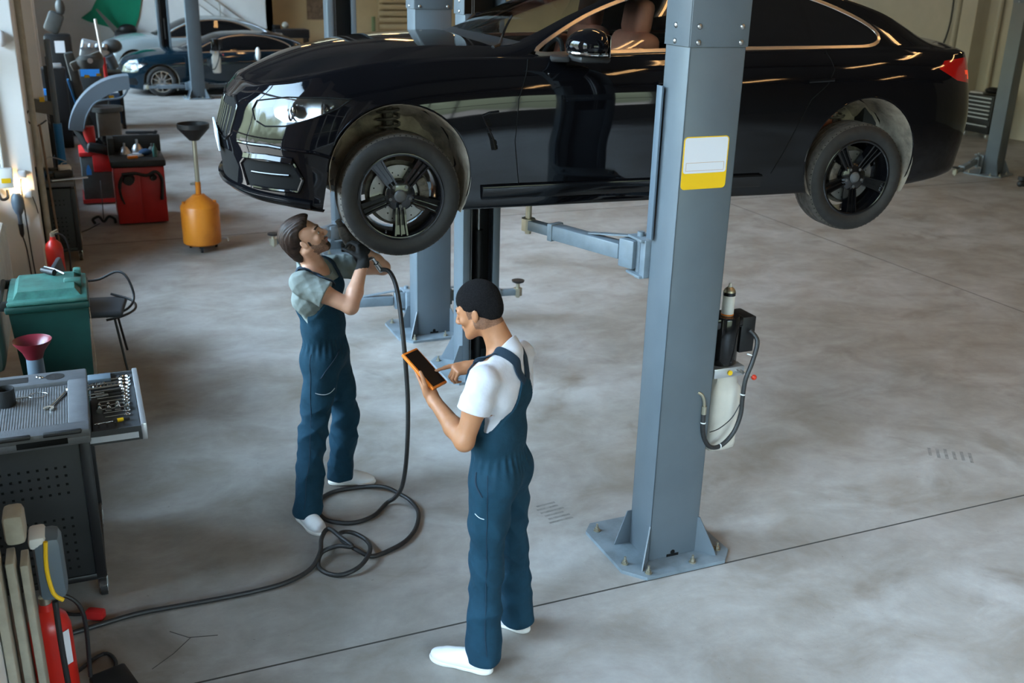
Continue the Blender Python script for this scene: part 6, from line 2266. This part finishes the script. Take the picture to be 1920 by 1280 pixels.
zt2 = .782
for i, (x, y, h_, r1, col, lb) in enumerate(((.45, 13.30, .13, .05, 'steel', 'left grey cone on the red cabinet tray'), (.60, 13.36, .16, .055, 'steel', 'middle grey cone on the red cabinet tray'), (.77, 13.32, .11, .045, 'greydark', 'right dark cone on the red cabinet tray'))):
    o = MB().lathe([(0, 0), (r1 * 1.6, 0), (r1 * 1.6, .01), (r1 * .7, h_ * .6), (r1 * .3, h_ * .7), (r1 * .3, h_), (0, h_)], n=20).build('balancing_cone', M[col])
    o.location = (x, y, zt2 + .08)
    tag(o, lb, 'cone', 'balancing cones on the red cabinet')
    o.location.z = zt2
o = MB().box((0, 0, .015), (.12, .05, .03), (0, 0, .2), bev=.008).build('orange_cutter', M['orange']); o.location = (.52, 12.95, zt2); tag(o, 'orange handled tool lying on the red cabinet', 'tool')
o = MB().lathe([(0, 0), (.028, 0), (.028, .10), (.012, .13), (.010, .16), (0, .16)], n=16).build('small_bottle', M['greenlid']); o.location = (.78, 13.0, zt2); tag(o, 'small green and white bottle on the red cabinet', 'bottle')
o = MB().box((0, 0, .01), (.16, .12, .02), (0, 0, .3), bev=.003).box((.02, .01, .025), (.12, .08, .015), (0, 0, -.2)).build('paper_pile', M['sticker']); o.location = (.56, 13.1, zt2); tag(o, 'white papers lying on the red cabinet', 'paper')
o = MB().sph((0, 0, .042), (.08, .06, .04), 8).build('blue_rag', M['bluerag']); o.location = (.68, 13.12, zt2); tag(o, 'blue rag lying on the red cabinet', 'cloth')
# cable and foot switch on the floor
t = thing('floor_cable', 'black cable coil lying left of the red cabinet', 'cable', (.12, 13.0, 0))
MB().tube([(-.10, 0, .01), (-.12, .04, .05), (-.05, .08, .07), (0, .03, .02), (.06, .06, .07), (.12, .02, .05), (.13, -.03, .01)], .016, n=8, smooth=6).build('coil', M['cablemat'], t)
MB().tube([(0, .04, .05), (.01, .3, .2), (.02, .9, .35)], .005, n=6, smooth=4).tube([(-.05, 0, .006), (-.2, -.3, .006), (-.35, -.5, .006)], .005, n=6, smooth=4).build('lead', M['cablemat'], t)

# ------------------------------------------------------------------ oil drainer
t = thing('oil_drainer', 'amber oil drain tank with tall pipe and black funnel', 'oil drainer', (1.10, 11.45, 0))
MB().lathe([(0, .075), (.19, .075), (.205, .09), (.208, .49), (.20, .505), (.075, .605), (.06, .62), (0, .62)], n=40).build('tank', M['amber'], t)
MB().cyl((0, 0, .61), (0, 0, .76), .030, n=16).build('collar', M['amber'], t)
MB().cyl((0, 0, .75), (0, 0, 1.24), .024, n=16).build('pipe', M['zinc'], t)
MB().box((-.05, 0, .74), (.06, .015, .03), bev=.004).cyl((-.03, 0, .74), (.03, 0, .74), .012).build('clamp', M['steel'], t)
MB().lathe([(.03, 1.22), (.04, 1.23), (.155, 1.34), (.16, 1.385), (.165, 1.39), (.17, 1.385), (.168, 1.34), (.05, 1.21)], n=36, close=True).build('funnel', M['blackplast'], t)
for a in (0, 120, 240):
    x, y = .16 * math.cos(R(a + 20)), .16 * math.sin(R(a + 20))
    MB().cyl((x - .012, y, .032), (x + .012, y, .032), .032, n=16).box((x, y, .065), (.05, .05, .02)).build('caster', M['blackplast'], t)
for x in (-.17, .16):
    MB().cyl((x, -.03, .50), (x, -.03, .555), .018, n=12).build('cap', M['amber'], t)
MB().tube([(.20, -.05, .12), (.26, -.07, .13), (.27, -.08, .09)], .008, n=6, smooth=4).build('spout', M['steel'], t)

# ------------------------------------------------------------------ tyre changer and machines further back
t = thing('tyre_changer', 'grey tyre changer with yellow stickers and tilting column', 'tyre changer', (.28, 17.6, 0))
MB().b2((-.05, -.25, .05), (.30, .35, .75), bev=.04).build('cabinet', M['machtaupe'], t)
MB().cyl((.12, -.05, .75), (.12, -.05, .82), .24, n=28).build('turntable', M['greydark'], t)
MB().box((-.26, .1, 1.02), (.14, .2, 1.25), (0, R(-8), 0), bev=.03).build('column', M['greydark'], t)
MB().box((-.33, .0, .9), (.03, .18, .7), (0, R(-12), 0), bev=.01).build('blue_panel', M['bluepost'], t)
MB().box((-.10, -.05, 1.52), (.5, .14, .14), (0, R(-22), 0), bev=.03).cyl((.1, -.05, 1.6), (.1, -.05, 1.1), .03).build('swing_arm', M['machtaupe'], t)
MB().lathe([(0, -.10), (.16, -.09), (.20, -.02), (.20, .05), (.14, .10), (0, .11)], (-.05, -.06, 1.50), (0, 0, 1), n=24).build('air_tank', M['greydark'], t)
for (x, z) in ((-.12, 1.30), (.05, 1.32), (-.03, 1.12), (.2, .98)):
    MB().box((x, -.17, z), (.07, .01, .04)).build('yellow_label', M['yellow'], t)
MB().cyl((-.05, -.27, 1.54), (-.05, -.275, 1.54), .04, n=18).build('round_label', M['sticker'], t)
MB().cyl((.15, -.4, .10), (.62, -.5, .10), .055, n=16).build('cylinder', M['alu'], t)
MB().box((.70, -.45, .10), (.16, .12, .12), bev=.02).build('foot_pedal', M['castiron'], t)
t = thing('trolley_jack', 'low black jack on the floor right of the tyre changer', 'jack', (.95, 19.4, 0), R(-12))
MB().box((0, 0, .12), (.5, .05, .05), bev=.01).box((.25, 0, .09), (.05, .05, .14), (0, .4, 0)).box((.05, 0, .06), (.12, .14, .08)).build('frame', M['cartblack'], t)
t = thing('jack_stand', 'red and silver hydraulic jack pole standing beside the tyre changer', 'jack', (.44, 18.4, 0))
MB().cyl((0, 0, 1.46), (-.05, 0, 2.10), .022, n=12).build('rod', M['alu'], t)
MB().cyl((.02, 0, 1.05), (0, 0, 1.50), .036, .04, n=14).build('barrel', M['red'], t)
MB().cyl((.03, 0, .0), (.02, 0, 1.06), .02, n=10).box((.03, 0, .03), (.3, .3, .06), bev=.01).build('base', M['cartblack'], t)
t = thing('workbench', 'dark workbench covered with engine parts near the left wall', 'bench', (.35, 21.0, 0))
MB().b2((-.45, -.35, .98), (.45, .35, 1.04), bev=.006).build('top', M['cartblack'], t)
for x in (-.4, .4):
    for y in (-.3, .3):
        MB().b2((x - .03, y - .03, 0), (x + .03, y + .03, .98)).build('leg', M['cartblack'], t)
MB().b2((-.42, -.30, .1), (.42, .30, .60), bev=.02).build('lower_bin', M['bluerag'], t)
t = thing('engine_block', 'grey engine block lying on the workbench', 'engine', (.38, 20.95, 1.10))
mb = MB().box((0, 0, .30), (.50, .38, .34), (0, .25, 0), bev=.04)
for k in range(4): mb.cyl((-.18 + k * .12, -.20, .42), (-.2 + k * .12, -.26, .36), .05, n=12)
mb.box((-.05, 0, .10), (.4, .3, .2), bev=.03)
mb.build('block', M['alu'], t)
MB().cyl((.22, -.2, .25), (.3, -.1, .02), .09, n=16).build('pulley', M['hood'], t)
MB().sph((.30, -.1, .40), (.18, .15, .13), 10).build('gear_case', M['greydark'], t)
t = thing('parts_box', 'blue and grey box standing on the floor before the workbench', 'box', (.28, 19.8, 0))
MB().b2((-.22, -.16, 0), (.22, .16, 1.25), bev=.01).build('box_body', M['cartdark'], t)
MB().b2((-.20, -.17, 1.08), (.20, -.155, 1.20)).build('blue_band', M['bluelabel'], t)
t = thing('dark_machine', 'tall dark machine with white label at the left wall', 'machine', (-.20, 20.2, 0))
MB().b2((-.25, -.2, 0), (.20, .3, 1.75), bev=.05).build('cabinet', M['cartblack'], t)
MB().b2((-.08, -.21, 1.45), (.08, -.195, 1.65)).build('label', M['sticker'], t)
MB().box((-.05, 0, 1.95), (.26, .2, .35), (0, R(25), 0), bev=.05).sph((.08, 0, 2.2), (.08, .08, .14), 8).build('arm', M['greydark'], t)
for i, (x, y, z, s_, col, lb) in enumerate(((-.62, 15.8, 0, (.5, .4, 1.15), 'cartblack', 'black cabinet at the left wall behind the balancer'), (-.45, 15.7, 1.15, (.14, .1, .16), 'bluelabel', 'blue box lying on the black cabinet'), (-.45, 18.9, 0, (.6, .4, 1.3), 'cartblack', 'dark cabinet behind the tyre changer'), (-.3, 18.8, 1.3, (.2, .12, .08), 'alu', 'silver part lying on the dark cabinet'))):
    o = MB().b2((-s_[0] / 2 if 1 else 0, -s_[1] / 2, 0), (s_[0] / 2, s_[1] / 2, s_[2]), bev=.02).build(('storage_cabinet', 'blue_case', 'storage_cabinet', 'metal_part')[i], M[col])
    o.location = (x, y, z)
    tag(o, lb, ('cabinet', 'case', 'cabinet', 'part')[i])
# green panel on the back wall
gp = [(190, -60), (184, 0), (172, 20), (152, 34), (164, 40), (200, 50), (222, 62), (228, 84), (248, 84), (247, 58), (259, 30), (266, 0), (266, -60)]
gpp = [(.277 + (x - 150) * .0139, 1.47 - (y - 35) * .0144) for x, y in gp]
m = axes((0, 30.995, 0), (1, 0, 0), (0, 0, 1), (0, -1, 0))
tag(MB().prism(gpp, .03, m).build('green_board', M['greenwall'], smooth=False), 'large green curved board on the white back wall', 'board')
o = MB().prism([(0, 0), (.22, .10), (-.62, 1.02), (-.66, 1.0)], .03, axes((1.35, 30.75, .72), (1, 0, 0), (0, 0, 1), (0, -1, 0))).build('bent_panel', M['machtaupe'])
tag(o, 'grey pointed car panel standing up before the green board', 'panel')
o = MB().box((0, 0, .25), (.5, .22, .5), bev=.08).sph((.1, 0, .5), (.25, .13, .15), 8).build('dark_bundle', M['cartblack']); o.location = (1.35, 30.75, .7); tag(o, 'dark bundle on a shelf before the green board', 'bundle')
tag(MB().b2((.4, 30.58, 0), (2.0, 30.93, .7)).build('low_shelf', M['cartdark'], smooth=False), 'low dark shelf along the white back wall', 'shelf')

# ------------------------------------------------------------------ background cars
sed = make_car('dark_sedan', 'dark blue sedan parked on the floor in the background', None, M['sedan'], {'head': HEAD}, detail=False, rim_mat=M['chrome'], rim_kind='ten', wheel_drop=0, clear_front=False)
sed.location = (1.85, 26.52, .0)
sed.scale = (1.05, 1.02, 1.045)
sil = make_car('silver_car', 'silver car parked behind the dark blue sedan', None, M['silver'], {'head': HEAD}, detail=False, rim_mat=M['alu'], rim_kind='ten', wheel_drop=0, clear_front=False)
sil.location = (1.45, 29.55, 0)
sil.scale = (1.06, .95, 1.19)
o = MB().sph((0, 0, .03), (.06, .10, .16), 8).build('white_cloth', M['white']); o.location = (4.08, 25.50, .93); tag(o, 'white cloth hanging from the dark sedan side window', 'cloth')
# stair rail
t = thing('stair_railing', 'grey stair railing running down the white back wall', 'railing', (4.4, 30.9, 1.6))
d = V((1.13, 0, -.83)).normalized()
for k, off_ in enumerate((0, -.24, -.48)):
    p = V((-.57, -.02, .42 + off_))
    MB().cyl(p - d * 1.4, p + d * (1.4 + k * .0), .022 if k == 0 else .012, n=8).build('rail', M['steel'], t)
for x in (-.45, .45):
    MB().cyl((x - .0, -.02, .42 - (x + .57) * .735), (x, -.02, .42 - (x + .57) * .735 - .9), .022, n=8).build('baluster', M['steel'], t)
t = thing('wall_poster', 'dull brown poster on the beige back wall', 'poster', (6.85, 31.58, 1.95))
MB().box((0, 0, 0), (.58, .02, 1.0)).build('sheet', M['brown'], t)
t = thing('side_table', 'dark table at the beige wall corner with things on top', 'table', (5.95, 30.85, 0))
MB().b2((-.55, -.3, .98), (.45, .3, 1.22), bev=.02).build('top', M['cartblack'], t)
for x in (-.5, .4): MB().b2((x - .03, -.28, 0), (x + .03, .28, 1.0)).build('leg', M['cartblack'], t)
o = MB().sph((0, 0, .09), .10, 10).build('pale_jar', M['boards']); o.location = (5.75, 30.8, 1.232); tag(o, 'round pale jar on the dark side table', 'jar')
o = MB().box((0, 0, .06), (.22, .14, .12), bev=.02).build('small_case', M['cartblack']); o.location = (5.5, 30.8, 1.22); tag(o, 'small black case on the dark side table', 'case')
t = thing('wall_radiator', 'beige ribbed radiator on the back wall behind the hood', 'radiator', (9.35, 31.5, 1.2))
for k in range(6): MB().b2((-.62, -.03, k * .19), (.72, .06, k * .19 + .13), bev=.01).build('rib', M['wallbeige'], t)
MB().b2((-.62, .0, -.05), (-.50, .08, 1.15)).build('frame', M['wallbeige'], t)
o = MB().cyl((8.55, 31.45, 0), (8.55, 31.45, 1.55), .06, n=10).build('green_pipe', mat('dull_green', (.10, .13, .05), .6)); tag(o, 'dull green vertical pipe at the beige back wall', 'pipe')

# ------------------------------------------------------------------ right side: trolley, pipes, boxes
t = thing('drawer_trolley', 'black drawer trolley with silver handles at the right wall', 'tool cart', (17.15, 15.75, 0))
MB().b2((-.22, -.34, .10), (.22, .34, .86), bev=.01).build('body', M['cartblack'], t)
zz = [.79, .71, .63, .55, .47, .39, .24]
for k, z in enumerate(zz):
    f_ = MB().b2((-.232, -.31, z - .03), (-.22, .31, z + .035)).build('drawer', M['cartblack'], t)
    MB().b2((-.250, -.30, z + .008), (-.232, .30, z + .028)).build('handle', M['alu'], f_)
for y in (-.28, .28): MB().cyl((-.16, y - .02, .05), (-.16, y + .02, .05), .05, n=14).build('caster', M['alu'], t)
o = MB().sph((0, 0, .072), (.14, .2, .07), 8).build('black_bag', M['cartblack']); o.location = (17.15, 15.65, .87); tag(o, 'black soft bag on the drawer trolley', 'bag')
o = MB().box((0, 0, .015), (.2, .28, .03), (0, 0, .3)).build('pink_folder', M['tshirt']); o.location = (17.12, 16.0, .862); tag(o, 'pale folder lying on the drawer trolley', 'folder')
for i, y in enumerate((17.3, 17.05, 16.2)):
    o = MB().cyl((17.52, y, 0), (17.52, y, 5.8), .07 if i < 2 else .05, n=14).build('wall_pipe', M['wallcream'])
    tag(o, ('left', 'middle', 'right')[i] + ' thick pale vertical pipe on the right wall', 'pipe', 'pipes on the right wall')
o = MB().tube([(17.5, 17.5, 3.2), (17.5, 17.45, 2.2), (17.5, 17.6, 1.6), (17.5, 17.8, 1.4)], .02, n=6, smooth=4).build('wall_cable', M['cablemat']); tag(o, 'dark cable hanging down the right wall', 'cable')
t = thing('yellow_canister', 'black crate with yellow part beside the right lift post', 'crate', (15.6, 12.6, 0))
MB().b2((-.25, -.2, 0), (.25, .2, .5), bev=.02).build('crate_body', M['cartblack'], t)
MB().b2((-.28, -.22, .2), (-.10, -.19, .42), bev=.01).build('yellow_part', M['yellow'], t)
for i, (y, z) in enumerate(((13.6, .55), (13.6, 1.05), (13.6, 1.5))):
    o = MB().b2((-.2, -.9, 0), (.2, .9, .06)).build('shelf_board', M['brown']); o.location = (17.3, y, z); tag(o, ('lowest', 'middle', 'topmost')[i] + ' brown shelf board on the right wall', 'shelf', 'shelf boards on the right wall')

# ------------------------------------------------------------------ bottom left corner: pilaster boards, device, extinguisher
for i, (x, y, w_, h_) in enumerate(((-.450, 3.50, .030, 1.12), (-.408, 3.56, .028, 1.02), (-.368, 3.60, .026, .98))):
    o = MB().box((0, 0, h_ / 2), (w_, .12, h_), bev=.004).build('upright_board', M['boards'])
    o.location = (x, y, 0)
    tag(o, ('leftmost', 'middle', 'rightmost')[i] + ' pale narrow board standing at the lower left corner', 'board', 'narrow boards at the lower left corner')
o = MB().box((0, 0, .06), (.07, .12, .12), bev=.02).build('beige_box', M['boards']); o.location = (-.385, 3.64, 1.04); tag(o, 'small beige box above the narrow boards', 'box')
t = thing('charger_unit', 'grey wall charger with bright orange stripe above the extinguisher', 'charger', (-.295, 3.72, .73))
MB().box((0, 0, .14), (.10, .13, .27), bev=.03).build('housing', M['plastgrey'], t)
MB().tube([(.0, -.068, .27), (-.01, -.069, .16), (.0, -.069, .05), (.03, -.067, .01)], .008, n=8, smooth=5).build('orange_stripe', M['orange'] if False else M['yellow'], t)
MB().box((-.03, 0, .26), (.06, .12, .05), bev=.015).build('cap', M['white'], t)
MB().tube([(0, -.05, 0), (.0, -.06, -.25), (.01, -.04, -.7)], .011, n=8, smooth=4).build('cable', M['cablemat'], t)
ext2 = extinguisher('red fire extinguisher with white label at the lower left corner', (-.355, 3.96, 0), .55, .085)
MB().box((.055, -.068, .36), (.05, .002, .16), (0, 0, R(38))).build('label_sheet', M['sticker'], ext2)
t = thing('power_plug', 'red plug on a black cable lying beside the air hose', 'plug', (-.22, 4.62, .0), R(-30))
MB().box((.02, 0, .028), (.09, .05, .05), bev=.012).build('plug_body', M['red'], t)
MB().tube([(-.02, 0, .025), (-.12, 0, .012), (-.25, .05, .012)], .009, n=8, smooth=4).build('cable', M['cablemat'], t)
o = MB().tube([(-.30, 4.20, .01), (-.18, 4.30, .01), (-.13, 4.22, .01), (-.16, 4.12, .01), (-.25, 4.05, .01)], .009, n=8, smooth=5).build('coiled_lead', M['cablemat']); tag(o, 'thin black lead curling at the foot of the extinguisher', 'cable')
t = thing('floor_box', 'dark box with red straps on the floor at the lower left edge', 'box', (-.13, 3.98, 0), .3)
MB().b2((-.09, -.12, 0), (.07, .09, .10), bev=.015).build('box_body', M['cartblack'], t)
MB().b2((-.03, -.125, .02), (0, -.118, .09)).b2((.02, -.125, .02), (.04, -.118, .09)).build('red_strap', M['red'], t)

# tyre scuffs on the floor
def scuff(cx, cy, w_, l_, n_, ang, nm):
    mb = MB()
    for k in range(n_):
        y = -l_ / 2 + l_ * k / (n_ - 1)
        mb.box((0, 0, .0006), (w_ * (1 - .1 * (k % 3)), l_ / n_ * .5, .0008), None)
        for v in mb.bm.verts[-8:] if False else []: pass
        bmesh.ops.translate(mb.bm, vec=(0.01 * (k % 2), y, 0), verts=list(mb.bm.verts)[-8:])
    bmesh.ops.transform(mb.bm, matrix=MT((cx, cy, 0), (0, 0, ang)), verts=mb.bm.verts)
    o = mb.build(nm, M['scuff'], smooth=False)
    o['kind'] = 'structure'
    return o
scuff(2.33, 4.78, .16, .20, 6, .1, 'trim_5')
scuff(2.03, 4.83, .15, .16, 5, -.05, 'trim_6')
scuff(5.2, 4.55, .16, .26, 6, .9, 'trim_7')
# branching crack at lower left
struct(MB().tube([(.12, 4.38, .0), (.2, 4.30, .0), (.33, 4.27, 0)], .0025, n=4).tube([(.21, 4.3, 0), (.12, 4.2, 0), (.02, 4.12, 0)], .002, n=4).build('trim_8', M['joint']))
